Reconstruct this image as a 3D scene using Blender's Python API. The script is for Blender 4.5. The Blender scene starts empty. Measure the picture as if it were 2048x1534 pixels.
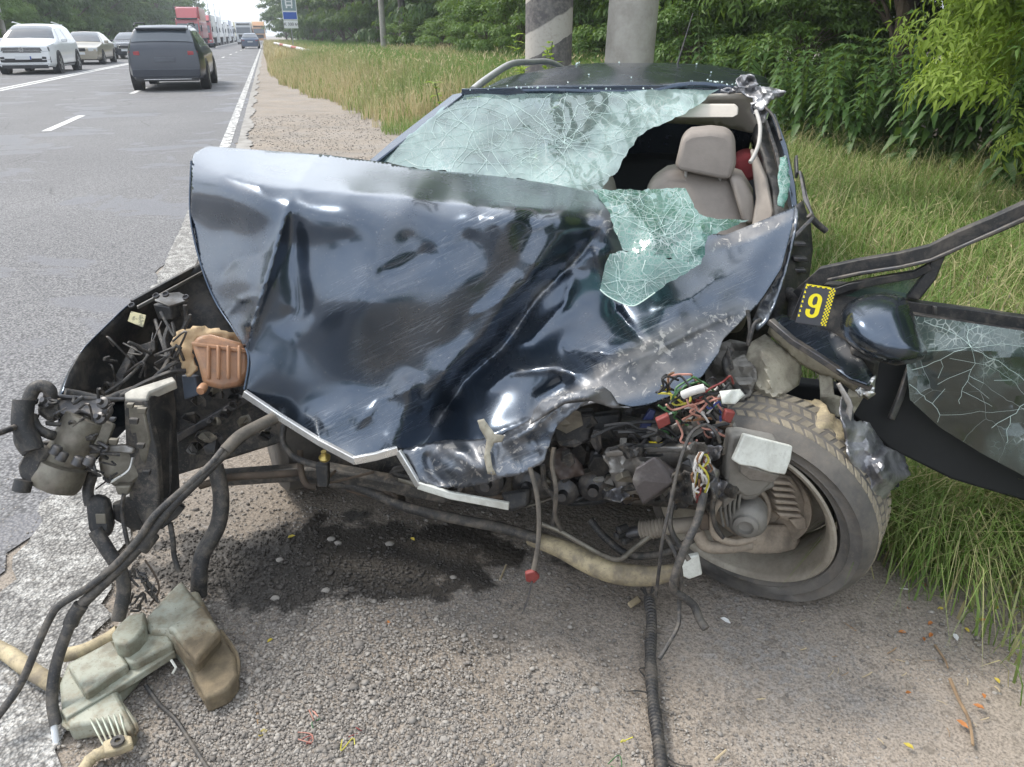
import bpy, bmesh, math, random
import numpy as np
from mathutils import Vector, Matrix, Euler
from mathutils.geometry import delaunay_2d_cdt
random.seed(7)
S = bpy.context.scene
COL = S.collection
PI = math.pi
# ------------------------------------------------------------------ camera
HC, FPX, HOR = 1.42, 1500.0, 70.0
GS = 0.905                               # size of the wreck's digitised depths and radii
PITCH = math.atan((767.0 - HOR) / FPX)
cam_d = bpy.data.cameras.new('camera'); cam = bpy.data.objects.new('camera', cam_d); COL.objects.link(cam)
cam.location = (0, 0, HC); cam.rotation_euler = (PI / 2 - PITCH, 0, 0)
cam_d.sensor_fit = 'HORIZONTAL'; cam_d.sensor_width = 36.0; cam_d.lens = 36.0 * FPX / 2048.0
cam_d.clip_start = 0.05; cam_d.clip_end = 3000
S.camera = cam
# ------------------------------------------------------------------ sky, sun, exposure
SUN_EL, SUN_AZ = math.radians(52), math.radians(-62)      # azimuth from +Y towards +X
w = bpy.data.worlds.new('World'); S.world = w; w.use_nodes = True
nt = w.node_tree; nt.nodes.clear()
def wn(t, **k):
    n = nt.nodes.new(t)
    for a, b in k.items(): setattr(n, a, b)
    return n
sky = wn('ShaderNodeTexSky', sky_type='NISHITA', sun_disc=False, sun_elevation=SUN_EL, sun_rotation=SUN_AZ,
         air_density=1.3, dust_density=3.0, ozone_density=1.0)
skb = wn('ShaderNodeVectorMath', operation='SCALE'); skb.inputs['Scale'].default_value = 1.0
tc = wn('ShaderNodeTexCoord'); mp = wn('ShaderNodeMapping'); mp.inputs['Scale'].default_value = (1.6, 1.6, 4.5)
cl = wn('ShaderNodeTexNoise'); cl.inputs['Scale'].default_value = 1.5; cl.inputs['Detail'].default_value = 6
cr = wn('ShaderNodeValToRGB'); cr.color_ramp.elements[0].position = .36; cr.color_ramp.elements[1].position = .62
cr.color_ramp.elements[0].color = (.62, .62, .62, 1)
mix = wn('ShaderNodeMix', data_type='RGBA'); mix.inputs[7].default_value = (7.4, 7.9, 8.6, 1)
bg = wn('ShaderNodeBackground'); bg.inputs['Strength'].default_value = 0.135
wo = wn('ShaderNodeOutputWorld')
L = nt.links.new
L(tc.outputs['Generated'], mp.inputs['Vector']); L(mp.outputs[0], cl.inputs['Vector']); L(cl.outputs[0], cr.inputs[0])
L(sky.outputs[0], skb.inputs[0]); L(cr.outputs[0], mix.inputs[0]); L(skb.outputs[0], mix.inputs[6]); L(mix.outputs[2], bg.inputs[0]); L(bg.outputs[0], wo.inputs[0])
sd = bpy.data.lights.new('sun', 'SUN'); sun = bpy.data.objects.new('sun', sd); COL.objects.link(sun)
sd.energy = 2.0; sd.angle = math.radians(14); sd.color = (1.0, .95, .87)
sdir = Vector((math.sin(SUN_AZ) * math.cos(SUN_EL), math.cos(SUN_AZ) * math.cos(SUN_EL), math.sin(SUN_EL)))
sun.rotation_euler = sdir.to_track_quat('Z', 'Y').to_euler(); sun.location = sdir * 30
S.view_settings.view_transform = 'Standard'; S.view_settings.look = 'None'
S.view_settings.exposure = 0.82; S.view_settings.gamma = 1
S.view_settings.use_curve_mapping = False
# ------------------------------------------------------------------ geometry helpers
cP, sP = math.cos(PITCH), math.sin(PITCH)
def ray(px, py):
    u = (px - 1024.0) / FPX; v = (767.0 - py) / FPX
    return Vector((u, cP + v * sP, -sP + v * cP))
def P(px, py, Y):                       # the point of the wreck seen at px,py that stands Y metres ahead
    d = ray(px, py); return Vector((0, 0, HC)) + d * (Y * GS / d.y)
def G(px, py, z=0.0):                   # a point of the ground
    d = ray(px, py); return Vector((0, 0, HC)) + d * ((z - HC) / d.z)
RA = math.radians(16.6)
RD = Vector((-math.sin(RA), math.cos(RA), 0)); RN = Vector((math.cos(RA), math.sin(RA), 0))
def RC(n, s, z=0.0): return RN * n + RD * s + Vector((0, 0, z))
def toNS(p): return p.dot(RN), p.dot(RD)
WORLD = {}
SC = [1.0]                              # scale for radii and thicknesses while the wreck is built
def wof(o): return WORLD.get(o.name, Vector((0, 0, 0))) if o else Vector((0, 0, 0))
def thing(name, label, cat, loc=(0, 0, 0), group=None, local=False):
    o = bpy.data.objects.new(name, None); COL.objects.link(o); o.empty_display_size = .2
    o.location = (0, 0, 0) if local else loc
    WORLD[o.name] = Vector((0, 0, 0)) if local else Vector(loc)
    o['label'] = label; o['category'] = cat
    if group: o['group'] = group
    return o
def tag(o, label=None, cat=None, group=None, kind=None):
    if label: o['label'] = label
    if cat: o['category'] = cat
    if group: o['group'] = group
    if kind: o['kind'] = kind
    return o
def link_mesh(name, me, m, parent=None, smooth=True, angle=None):
    if isinstance(m, (list, tuple)):
        for x in m: me.materials.append(x)
    elif m: me.materials.append(m)
    if smooth: me.shade_smooth()
    if angle is not None: me.set_sharp_from_angle(angle=math.radians(angle))
    o = bpy.data.objects.new(name, me); COL.objects.link(o)
    if parent: o.parent = parent
    return o
def obj(name, verts, faces, m, parent=None, smooth=True, angle=40, uv=None, attrs=None, mi=None):
    """verts in world (or the parent's own frame while it stands at 0); origin goes to the base of the piece"""
    V = np.array([tuple(v) for v in verts], dtype=float) if not isinstance(verts, np.ndarray) else verts.astype(float)
    off = np.array(wof(parent))
    lo, hi = V.min(0), V.max(0)
    org = np.array([(lo[0] + hi[0]) / 2, (lo[1] + hi[1]) / 2, lo[2]])
    me = bpy.data.meshes.new(name)
    me.from_pydata((V - org).tolist(), [], [tuple(f) for f in faces])
    if mi is not None: me.polygons.foreach_set('material_index', mi)
    if uv is not None:
        ul = me.uv_layers.new(name='UVMap')
        vi = np.zeros(len(me.loops), dtype=np.int32); me.loops.foreach_get('vertex_index', vi)
        ul.data.foreach_set('uv', np.asarray(uv, dtype=np.float32)[vi].ravel())
    if attrs:
        for k, a in attrs.items():
            at = me.attributes.new(k, 'FLOAT', 'POINT'); at.data.foreach_set('value', np.asarray(a, dtype=np.float32))
    me.update()
    o = link_mesh(name, me, m, parent, smooth, angle if smooth else None)
    o.location = Vector(org) - Vector(off)
    WORLD[o.name] = Vector(org)
    return o
def bevel(o, w=.005, seg=2, ang=35):
    b = o.modifiers.new('bevel', 'BEVEL'); b.width = w; b.segments = seg; b.limit_method = 'ANGLE'; b.angle_limit = math.radians(ang)
    return o
def copy_tree(o, loc=None, rz=None, label=None, group=None, scale=None, parent=None):
    c = o.copy(); COL.objects.link(c)
    if parent is not None: c.parent = parent
    if loc is not None: c.location = loc
    if rz is not None: c.rotation_euler = (0, 0, rz)
    if scale is not None: c.scale = scale if hasattr(scale, '__len__') else (scale,) * 3
    if label: c['label'] = label
    if group: c['group'] = group
    for ch in list(o.children): copy_tree(ch, parent=c)
    return c
class MB:
    def __init__(s): s.v = []; s.f = []; s.m = []; s.mat = 0
    def add(s, vs, fs):
        b = len(s.v); s.v += [tuple(v) for v in vs]; s.f += [tuple(i + b for i in f) for f in fs]; s.m += [s.mat] * len(fs); return s
    def box(s, c, d, R=None):
        c = Vector(c); R = R or Matrix.Identity(3); vs = []
        for x in (-1, 1):
            for y in (-1, 1):
                for z in (-1, 1): vs.append(c + R @ Vector((x * d[0] / 2, y * d[1] / 2, z * d[2] / 2)))
        return s.add(vs, [(0, 1, 3, 2), (4, 6, 7, 5), (0, 4, 5, 1), (2, 3, 7, 6), (0, 2, 6, 4), (1, 5, 7, 3)])
    def tube(s, pts, r, n=8, cap=True):
        pts = [Vector(p) for p in pts]; k = len(pts); vs = []; fs = []
        rr = r if hasattr(r, '__len__') else [r] * k
        rr = [x * SC[0] for x in rr]
        T = (pts[1] - pts[0]).normalized(); u = T.orthogonal().normalized()
        for i in range(k):
            a = pts[max(i - 1, 0)]; b = pts[min(i + 1, k - 1)]; t = (b - a)
            t = t.normalized() if t.length > 1e-9 else T
            u = (u - t * u.dot(t)); u = u.normalized() if u.length > 1e-6 else t.orthogonal().normalized()
            w_ = t.cross(u)
            for j in range(n):
                an = 2 * PI * j / n; vs.append(pts[i] + (u * math.cos(an) + w_ * math.sin(an)) * rr[i])
        for i in range(k - 1):
            for j in range(n):
                fs.append((i * n + j, i * n + (j + 1) % n, (i + 1) * n + (j + 1) % n, (i + 1) * n + j))
        if cap: fs.append(tuple(range(n))[::-1]); fs.append(tuple((k - 1) * n + j for j in range(n)))
        return s.add(vs, fs)
    def lathe(s, prof, c=(0, 0, 0), ax=(0, 0, 1), n=24, close=False):
        ax = Vector(ax).normalized(); u = ax.orthogonal().normalized()
        if abs(ax.z) < .95:
            u = Vector((0, 0, 1)).cross(ax).normalized()
        w_ = ax.cross(u); c = Vector(c); vs = []; fs = []
        for (r, h) in prof:
            r *= SC[0]; h *= SC[0]
            for j in range(n):
                an = 2 * PI * j / n; vs.append(c + ax * h + (u * math.cos(an) + w_ * math.sin(an)) * r)
        k = len(prof)
        for i in range(k if close else k - 1):
            a = i * n; b = ((i + 1) % k) * n
            for j in range(n): fs.append((a + j, a + (j + 1) % n, b + (j + 1) % n, b + j))
        if not close: fs.append(tuple(range(n))[::-1]); fs.append(tuple((k - 1) * n + j for j in range(n)))
        return s.add(vs, fs)
    def prism(s, top, down):                       # top: list of points; down: extrusion vector
        top = [Vector(p) for p in top]; n = len(top); down = Vector(down)
        vs = top + [p + down for p in top]
        fs = [tuple(range(n)), tuple(range(2 * n - 1, n - 1, -1))] + [((i + 1) % n, i, n + i, n + (i + 1) % n) for i in range(n)]
        return s.add(vs, fs)
    def poly(s, pts, f=None):
        return s.add(pts, f or [tuple(range(len(pts)))])
    def build(s, name, m, parent=None, smooth=True, angle=40, bev=0, **k):
        o = obj(name, s.v, s.f, m, parent, smooth, angle, mi=s.m if isinstance(m, (list, tuple)) else None, **k)
        if bev: bevel(o, bev)
        return o
def cr_pts(pts, n=6, closed=False):               # Catmull-Rom through points of any dimension
    A = np.array([tuple(p) for p in pts], dtype=float); k = len(A); out = []
    rng = range(k if closed else k - 1)
    for i in rng:
        p0 = A[(i - 1) % k] if closed else A[max(i - 1, 0)]; p1 = A[i]; p2 = A[(i + 1) % k] if closed else A[i + 1]
        p3 = A[(i + 2) % k] if closed else A[min(i + 2, k - 1)]
        for j in range(n):
            t = j / n
            out.append(.5 * ((2 * p1) + (-p0 + p2) * t + (2 * p0 - 5 * p1 + 4 * p2 - p3) * t * t + (-p0 + 3 * p1 - 3 * p2 + p3) * t ** 3))
    if not closed: out.append(A[-1])
    return out
def hose(name, ctl, r, m, parent=None, n=8, sub=6, px=True, ribs=0):
    """ctl: (px,py,Y) points, or world points with px=False"""
    pts = [P(*c) for c in ctl] if px else [Vector(c) for c in ctl]
    pts = [Vector(p) for p in cr_pts(pts, sub)]
    rr = r
    if ribs:
        pts2 = [Vector(p) for p in cr_pts(pts, ribs)]; pts = pts2
        rr = [r * (1.0 if i % 2 else .82) for i in range(len(pts))]
    return MB().tube(pts, rr, n).build(name, m, parent, angle=60)
def slab(name, pts, th, m, parent=None, bev=.004, dirv=None, smooth=True):
    """pts (px,py,Y): a plate or block whose front face runs through them; thickness runs away from the front"""
    W3 = [P(*p) for p in pts]
    if dirv is None:
        c = sum(W3, Vector()) / len(W3); n = Vector()
        for i in range(len(W3)): n += (W3[i] - c).cross(W3[(i + 1) % len(W3)] - c)
        n.normalize()
        if n.dot(c - Vector((0, 0, HC))) < 0: n = -n
        dirv = n
    return MB().prism(W3, Vector(dirv).normalized() * th * SC[0]).build(name, m, parent, bev=bev, smooth=smooth)
def rbf(ctrl):
    C = np.array([(c[0] / 100., c[1] / 100.) for c in ctrl]); z = np.array([c[2] for c in ctrl]); n = len(C)
    d = np.linalg.norm(C[:, None] - C[None], axis=2); K = np.where(d > 0, d ** 2 * np.log(d + 1e-12), 0) + np.eye(n) * .035
    Pm = np.hstack([np.ones((n, 1)), C]); A = np.zeros((n + 3, n + 3)); A[:n, :n] = K; A[:n, n:] = Pm; A[n:, :n] = Pm.T
    sol = np.linalg.solve(A, np.concatenate([z, np.zeros(3)]))
    def f(X, Y):
        Q = np.stack([np.asarray(X) / 100., np.asarray(Y) / 100.], 1)
        d = np.linalg.norm(Q[:, None] - C[None], axis=2); K = np.where(d > 0, d ** 2 * np.log(d + 1e-12), 0)
        return K @ sol[:n] + sol[n] + Q @ sol[n + 1:]
    return f
def seg_dist(X, Y, pl):                            # signed distance (px) to a polyline, + on its right-hand side
    best = np.full(len(X), 1e9); sg = np.ones(len(X)); tt = np.zeros(len(X)); acc = 0
    tot = sum(math.hypot(pl[i + 1][0] - pl[i][0], pl[i + 1][1] - pl[i][1]) for i in range(len(pl) - 1))
    for i in range(len(pl) - 1):
        ax, ay = pl[i][:2]; bx, by = pl[i + 1][:2]; dx, dy = bx - ax, by - ay; l2 = dx * dx + dy * dy; ln = math.sqrt(l2)
        t = np.clip(((X - ax) * dx + (Y - ay) * dy) / l2, 0, 1)
        ex = X - (ax + t * dx); ey = Y - (ay + t * dy); d = np.hypot(ex, ey); s_ = np.sign(dx * ey - dy * ex)
        m_ = d < best; best = np.where(m_, d, best); sg = np.where(m_, s_, sg); tt = np.where(m_, (acc + t * ln) / tot, tt); acc += ln
    return best, sg, tt
def vnoise(X, Y, sc, seed=0):                      # smooth value noise in px space
    r = np.random.RandomState(seed + 11); T = r.rand(64, 64) * 2 - 1
    x = X / sc + 100; y = Y / sc + 100; xi = np.floor(x).astype(int); yi = np.floor(y).astype(int)
    fx = x - xi; fy = y - yi; fx = fx * fx * (3 - 2 * fx); fy = fy * fy * (3 - 2 * fy)
    g = lambda a, b: T[a % 64, b % 64]
    return (g(xi, yi) * (1 - fx) + g(xi + 1, yi) * fx) * (1 - fy) + (g(xi, yi + 1) * (1 - fx) + g(xi + 1, yi + 1) * fx) * fy
def sheet(name, outline, ctrl, m, parent=None, sp=12, th=.004, creases=(), noise=(), smooth_outline=0, attrs=None, seed=1, angle=180, post=None, ragged=0):
    """a bent sheet (metal, glass): outline and depths digitised as px,py,Y; creases (polyline, height m, width px, kind)"""
    r = random.Random(seed)
    ol = cr_pts(outline, smooth_outline, True) if smooth_outline else [np.array(p[:2], float) for p in outline]
    pts = []
    for i in range(len(ol)):
        a = ol[i]; b = ol[(i + 1) % len(ol)]; d = math.hypot(b[0] - a[0], b[1] - a[1]); k = max(1, int(round(d / sp)))
        for j in range(k):
            q = a + (b - a) * j / k
            if ragged and j: q = q + np.array([r.uniform(-ragged, ragged), r.uniform(-ragged, ragged)])
            pts.append((float(q[0]), float(q[1])))
    nb = len(pts); P2 = np.array(pts)
    x0, y0 = P2.min(0); x1, y1 = P2.max(0)
    inn = []
    row = 0; y = y0
    while y < y1:
        x = x0 + (row % 2) * sp / 2
        while x < x1:
            inn.append((x + r.uniform(-.12, .12) * sp, y + r.uniform(-.12, .12) * sp)); x += sp
        y += sp * .87; row += 1
    I = np.array(inn)
    ins = np.zeros(len(I), bool)
    for i in range(nb):
        ax, ay = P2[i]; bx, by = P2[(i + 1) % nb]
        c = ((ay > I[:, 1]) != (by > I[:, 1])) & (I[:, 0] < (bx - ax) * (I[:, 1] - ay) / ((by - ay) if by != ay else 1e-9) + ax)
        ins ^= c
    D = np.min(np.hypot(I[:, None, 0] - P2[None, :, 0], I[:, None, 1] - P2[None, :, 1]), axis=1)
    I = I[ins & (D > sp * .5)]
    allp = pts + [tuple(p) for p in I]
    vo, eo, fo, _, _, _ = delaunay_2d_cdt([Vector(p) for p in allp], [(i, (i + 1) % nb) for i in range(nb)], [], 1, 1e-4)
    X = np.array([v[0] for v in vo]); Yp = np.array([v[1] for v in vo])
    f = rbf(ctrl) if len(ctrl) > 3 else (lambda a, b: np.full(len(a), ctrl[0][2]))
    Z = f(X, Yp)
    for c in creases:
        pl, h, wd, kind = c; d, sg, t = seg_dist(X, Yp, pl); fade = np.clip(np.minimum(t, 1 - t) * 6, 0, 1)
        if kind == 'ridge': Z -= h * np.exp(-d / wd) * fade
        elif kind == 'soft': Z -= h * np.exp(-(d / wd) ** 2) * fade
        elif kind == 'step': Z -= h * np.where(sg > 0, np.exp(-d / wd), 0) * fade
    for (sc, amp, sd_) in noise: Z += vnoise(X, Yp, sc, sd_) * amp
    if post: Z = post(X, Yp, Z)
    V = [P(X[i], Yp[i], Z[i]) for i in range(len(X))]
    at = {}
    if attrs:
        for k, fn in attrs.items(): at[k] = fn(X, Yp)
    faces = []
    for fc in fo:
        a, b, c = V[fc[0]], V[fc[1]], V[fc[2]]; n = (b - a).cross(c - a)
        cc = (a + b + c) / 3 - Vector((0, 0, HC))
        faces.append(tuple(fc) if n.dot(cc) < 0 else tuple(fc)[::-1])
    o = obj(name, V, faces, m, parent, True, angle, uv=np.stack([X / 1000., Yp / 1000.], 1), attrs=at)
    if th:
        so = o.modifiers.new('thickness', 'SOLIDIFY'); so.thickness = th; so.offset = -1
    return o
# ------------------------------------------------------------------ materials
MATS = {}
class NB:
    def __init__(s, name):
        s.m = bpy.data.materials.new(name); s.m.use_nodes = True; s.t = s.m.node_tree; s.t.nodes.clear()
        s.out = s.t.nodes.new('ShaderNodeOutputMaterial'); MATS[name] = s.m
    def n(s, t, ins=None, **k):
        nd = s.t.nodes.new(t)
        for a, b in k.items(): setattr(nd, a, b)
        if ins:
            for a, b in ins.items():
                if isinstance(b, bpy.types.NodeSocket): s.t.links.new(b, nd.inputs[a])
                else: nd.inputs[a].default_value = b
        return nd
    def noise(s, sc, det=4, vec=None, rough=.55, dist=0):
        nd = s.n('ShaderNodeTexNoise', {'Scale': sc, 'Detail': det, 'Roughness': rough, 'Distortion': dist})
        if vec is not None: s.t.links.new(vec, nd.inputs['Vector'])
        return nd.outputs[0]
    def coord(s, which='Object', scale=None, rot=None):
        c = s.n('ShaderNodeTexCoord').outputs[which]
        if scale is not None or rot is not None:
            c = s.n('ShaderNodeMapping', {'Vector': c, 'Scale': scale or (1, 1, 1), 'Rotation': rot or (0, 0, 0)}).outputs[0]
        return c
    def mixc(s, f, a, b, bt='MIX'):
        nd = s.n('ShaderNodeMix', data_type='RGBA', blend_type=bt)
        for i, v in ((0, f), (6, a), (7, b)):
            if isinstance(v, bpy.types.NodeSocket): s.t.links.new(v, nd.inputs[i])
            elif i == 0: nd.inputs[0].default_value = v
            else: nd.inputs[i].default_value = (*v[:3], 1)
        return nd.outputs[2]
    def ramp(s, f, stops):
        nd = s.n('ShaderNodeValToRGB', {0: f}); e = nd.color_ramp.elements
        while len(e) < len(stops): e.new(.5)
        for i, (p, c) in enumerate(stops):
            e[i].position = p; e[i].color = (c, c, c, 1) if not hasattr(c, '__len__') else (*c[:3], 1)
        return nd.outputs[0]
    def math(s, op, a, b=0.0, clamp=False):
        nd = s.n('ShaderNodeMath', {0: a, 1: b}, operation=op, use_clamp=clamp); return nd.outputs[0]
    def bump(s, h, st=.3, dist=.01, nrm=None):
        d = {'Height': h, 'Strength': st, 'Distance': dist}
        if nrm is not None: d['Normal'] = nrm
        return s.n('ShaderNodeBump', d).outputs[0]
    def bsdf(s, **k):
        nm = {'col': 'Base Color', 'rough': 'Roughness', 'metal': 'Metallic', 'coat': 'Coat Weight', 'coatr': 'Coat Roughness', 'spec': 'Specular IOR Level',
              'nrm': 'Normal', 'alpha': 'Alpha', 'em': 'Emission Color', 'ems': 'Emission Strength', 'trans': 'Transmission Weight', 'ior': 'IOR', 'coatn': 'Coat Normal'}
        d = {}
        for a, b in k.items():
            if a in ('col', 'em') and not isinstance(b, bpy.types.NodeSocket): b = (*b[:3], 1)
            d[nm[a]] = b
        return s.n('ShaderNodeBsdfPrincipled', d)
    def done(s, sh, disp=None):
        s.t.links.new(sh.outputs[0] if hasattr(sh, 'outputs') else sh, s.out.inputs['Surface']); return s.m
def mat(name, c1, c2=None, sc=6, rough=.6, metal=0, bump=0, bs=60, coat=0, spec=.5, lo=.4, hi=.62, r2=None, bd=.004, dirt=0):
    """general weathered material: two colours mixed by noise, fine relief"""
    if name in MATS: return MATS[name]
    b = NB(name); co = b.coord()
    c2 = c2 or tuple(x * .72 for x in c1)
    nz = b.ramp(b.noise(sc, 6, co, .62), [(lo, 0), (hi, 1)])
    col = b.mixc(nz, c1, c2)
    fine = b.noise(sc * 9, 4, co); col = b.mixc(b.math('MULTIPLY', fine, .35), col, tuple(min(1, x * 1.5 + .01) for x in c1))
    if dirt:                                        # mud and road dust in irregular patches and specks
        dm = b.ramp(b.noise(sc * 2.3, 7, co, .72, .4), [(.47, 0), (.60, 1)]); dm = b.math('MAXIMUM', b.math('MULTIPLY', dm, dirt), b.math('MULTIPLY', b.ramp(b.noise(sc * 16, 5, co, .75), [(.56, 0), (.63, 1)]), dirt * .8))
        col = b.mixc(dm, col, b.mixc(b.noise(sc * 5, 3, co), (.24, .205, .165), (.10, .085, .07)))
        if metal: metal = b.math('SUBTRACT', metal, b.math('MULTIPLY', dm, metal * .9), clamp=True)
    k = dict(col=col, metal=metal, coat=coat, spec=spec, coatr=.06)
    rr = b.n('ShaderNodeMapRange', {0: nz, 3: rough, 4: (r2 if r2 is not None else min(1, rough + .15))}).outputs[0]
    k['rough'] = rr
    if bump: k['nrm'] = b.bump(b.noise(bs, 4, co), bump, bd)
    return b.done(b.bsdf(**k))
def flat(name, c, rough=.5, **k):
    if name in MATS: return MATS[name]
    b = NB(name); return b.done(b.bsdf(col=c, rough=rough, **k))
# ================================================================== SETTING
def np_mesh(name, V, F, m, parent=None, attr=None, smooth=False, loc=(0, 0, 0)):
    """fast mesh of triangles from arrays"""
    me = bpy.data.meshes.new(name); V = np.asarray(V, dtype=np.float32); F = np.asarray(F, dtype=np.int32)
    me.vertices.add(len(V)); me.vertices.foreach_set('co', (V - np.array(loc, dtype=np.float32)).ravel())
    me.loops.add(len(F) * 3); me.loops.foreach_set('vertex_index', F.ravel())
    me.polygons.add(len(F)); me.polygons.foreach_set('loop_start', np.arange(0, len(F) * 3, 3, dtype=np.int32))
    if attr:
        for k, a in attr.items():
            at = me.attributes.new(k, 'FLOAT', 'POINT'); at.data.foreach_set('value', np.asarray(a, dtype=np.float32))
    me.update(calc_edges=True); me.validate()
    o = link_mesh(name, me, m, parent, smooth); o.location = loc; return o
# ---- materials of the ground
def m_asphalt():
    b = NB('asphalt'); co = b.coord()
    rot = b.coord('Object', (1, .12, 1), (0, 0, RA))
    big = b.ramp(b.noise(.35, 4, co, .6), [(.35, 0), (.65, 1)])
    track = b.ramp(b.noise(1.1, 3, rot, .5), [(.35, 0), (.7, 1)])
    col = b.mixc(big, (.215, .212, .218), (.155, .153, .16)); col = b.mixc(b.math('MULTIPLY', track, .5), col, (.13, .128, .134))
    vo = b.n('ShaderNodeTexVoronoi', {'Vector': co, 'Scale': 95.0}); st = b.n('ShaderNodeSeparateColor', {0: vo.outputs['Color']}).outputs[0]
    agg = b.ramp(st, [(.25, 0), (.95, 1)]); col = b.mixc(b.math('MULTIPLY', agg, .6), col, (.34, .335, .33))
    col = b.mixc(b.ramp(vo.outputs['Distance'], [(.3, 0), (.75, .8)]), col, (.045, .045, .048))
    wv = b.noise(.8, 5, co, .6, .6); wet = b.ramp(wv, [(.555, 0), (.58, 1)])
    col = b.mixc(b.math('MULTIPLY', wet, .62), col, (.085, .085, .098))
    cv = b.n('ShaderNodeTexVoronoi', {'Vector': b.mixc(.06, co, b.n('ShaderNodeTexNoise', {'Vector': co, 'Scale': 4.0}).outputs['Color']), 'Scale': .55}, feature='DISTANCE_TO_EDGE')
    ck = b.ramp(cv.outputs[0], [(0, 1), (.006, 0)]); ckm = b.math('MULTIPLY', ck, b.ramp(b.noise(.3, 2, co), [(.5, 0), (.6, 1)]))
    col = b.mixc(b.math('MULTIPLY', ckm, .8), col, (.03, .03, .03))
    rg = b.n('ShaderNodeMapRange', {0: wet, 3: .82, 4: .5}).outputs[0]
    return b.done(b.bsdf(col=col, rough=rg, nrm=b.bump(vo.outputs['Distance'], .35, .006)))
def stain(b, co):
    g1 = G(668, 1112); pos = b.n('ShaderNodeNewGeometry').outputs['Position']
    px_ = b.n('ShaderNodeMapping', {'Vector': pos, 'Location': (-g1.x * 1.25, -g1.y * 3.5, 0), 'Scale': (1.25, 3.5, 0)}).outputs[0]
    wob = b.n('ShaderNodeTexNoise', {'Vector': pos, 'Scale': 9.0, 'Detail': 5.0}).outputs['Color']
    wo_ = b.n('ShaderNodeVectorMath', {0: wob, 1: (.5, .5, .5)}, operation='SUBTRACT').outputs[0]
    d = b.n('ShaderNodeVectorMath', {0: b.n('ShaderNodeVectorMath', {0: px_, 1: b.n('ShaderNodeVectorMath', {0: wo_, 'Scale': 1.3}, operation='SCALE').outputs[0]}, operation='ADD').outputs[0]}, operation='LENGTH').outputs[1]
    return b.ramp(d, [(.66, 1), (.80, 0)])
def m_ground():
    b = NB('dirt_gravel'); co = b.coord()
    big = b.ramp(b.noise(1.3, 5, co, .65), [(.35, 0), (.65, 1)])
    col = b.mixc(big, (.36, .305, .25), (.25, .215, .178))
    col = b.mixc(b.ramp(b.noise(.45, 3, co), [(.45, 0), (.6, .7)]), col, (.35, .305, .26))
    vo = b.n('ShaderNodeTexVoronoi', {'Vector': co, 'Scale': 70.0}); st = b.n('ShaderNodeSeparateColor', {0: vo.outputs['Color']}).outputs[0]
    gm = b.ramp(b.noise(2.2, 4, co, .6), [(.45, 0), (.6, 1)])
    col = b.mixc(b.math('MULTIPLY', gm, b.ramp(st, [(.3, .1), (1, .75)])), col, (.3, .29, .28))
    col = b.mixc(b.math('MULTIPLY', b.ramp(b.noise(22, 4, co), [(.58, 0), (.66, 1)]), .5), col, (.12, .10, .08))
    grn = b.noise(160, 4, co, .7); col = b.mixc(b.ramp(grn, [(.36, .75), (.56, 0)]), col, (.10, .082, .064))
    # oil and coolant that ran out under the front of the car: dark, sharp-edged stain
    stn = stain(b, co)
    col = b.mixc(b.math('MULTIPLY', stn, .85), col, (.014, .012, .010))
    ht = b.math('ADD', b.math('MULTIPLY', b.noise(55, 5, co, .7), .8), b.math('MULTIPLY', vo.outputs['Distance'], .5))
    rg = b.n('ShaderNodeMapRange', {0: stn, 3: .93, 4: .55}).outputs[0]
    return b.done(b.bsdf(col=col, rough=rg, nrm=b.bump(ht, .55, .012)))
def m_line(name='road_paint', wear=.5, rough_dirt=(.16, .155, .15)):
    b = NB(name); co = b.coord()
    k = b.ramp(b.noise(9, 6, co, .7), [(wear - .04, 0), (wear + .05, 1)])
    k2 = b.ramp(b.noise(60, 5, co, .7), [(.4, 0), (.5, 1)])
    kk = b.math('MULTIPLY', k, b.math('ADD', b.math('MULTIPLY', k2, .6), .4))
    vo = b.n('ShaderNodeTexVoronoi', {'Vector': co, 'Scale': 110.0})
    return b.done(b.bsdf(col=b.mixc(kk, rough_dirt, (.72, .72, .70)), rough=.75, nrm=b.bump(vo.outputs['Distance'], .5, .006)))
asph, dirt = m_asphalt(), m_ground()
# ---- terrain: one sheet to the horizon, with a dropped strip for nothing else (road sheets lie 4 mm above)
def terrain():
    ns = np.concatenate([np.linspace(-900, -60, 14), np.linspace(-50, -16, 12), np.linspace(-15, 12, 109), np.linspace(14, 60, 12), np.linspace(80, 900, 12)])
    ss = np.concatenate([np.linspace(-300, -10, 12), np.linspace(-6, 24, 121), np.linspace(26, 120, 30), np.linspace(150, 1400, 14)])
    N_, S_ = np.meshgrid(ns, ss, indexing='ij')
    off = N_
    z = np.where((off > -.55), .018 * vnoise(N_.ravel() * 100, S_.ravel() * 100, 45, 3).reshape(N_.shape) * np.clip((off + .55) / .8, 0, 1), 0)
    z = z + np.where(off > 6, np.clip((off - 6) * .06, 0, .5), 0) + np.where(off < -15.5, np.clip((-15.5 - off) * .05, 0, .6), 0)
    V = N_[..., None] * np.array(RN) + S_[..., None] * np.array(RD); V[..., 2] = z
    a, b_ = N_.shape; idx = np.arange(a * b_).reshape(a, b_)
    F = np.concatenate([np.stack([idx[:-1, :-1], idx[1:, :-1], idx[1:, 1:]], -1).reshape(-1, 3), np.stack([idx[:-1, :-1], idx[1:, 1:], idx[:-1, 1:]], -1).reshape(-1, 3)])
    return np_mesh('ground', V.reshape(-1, 3), F, dirt, smooth=True)
tag(terrain(), 'beige dirt and gravel verge under the wrecked car', kind='structure')
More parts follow.
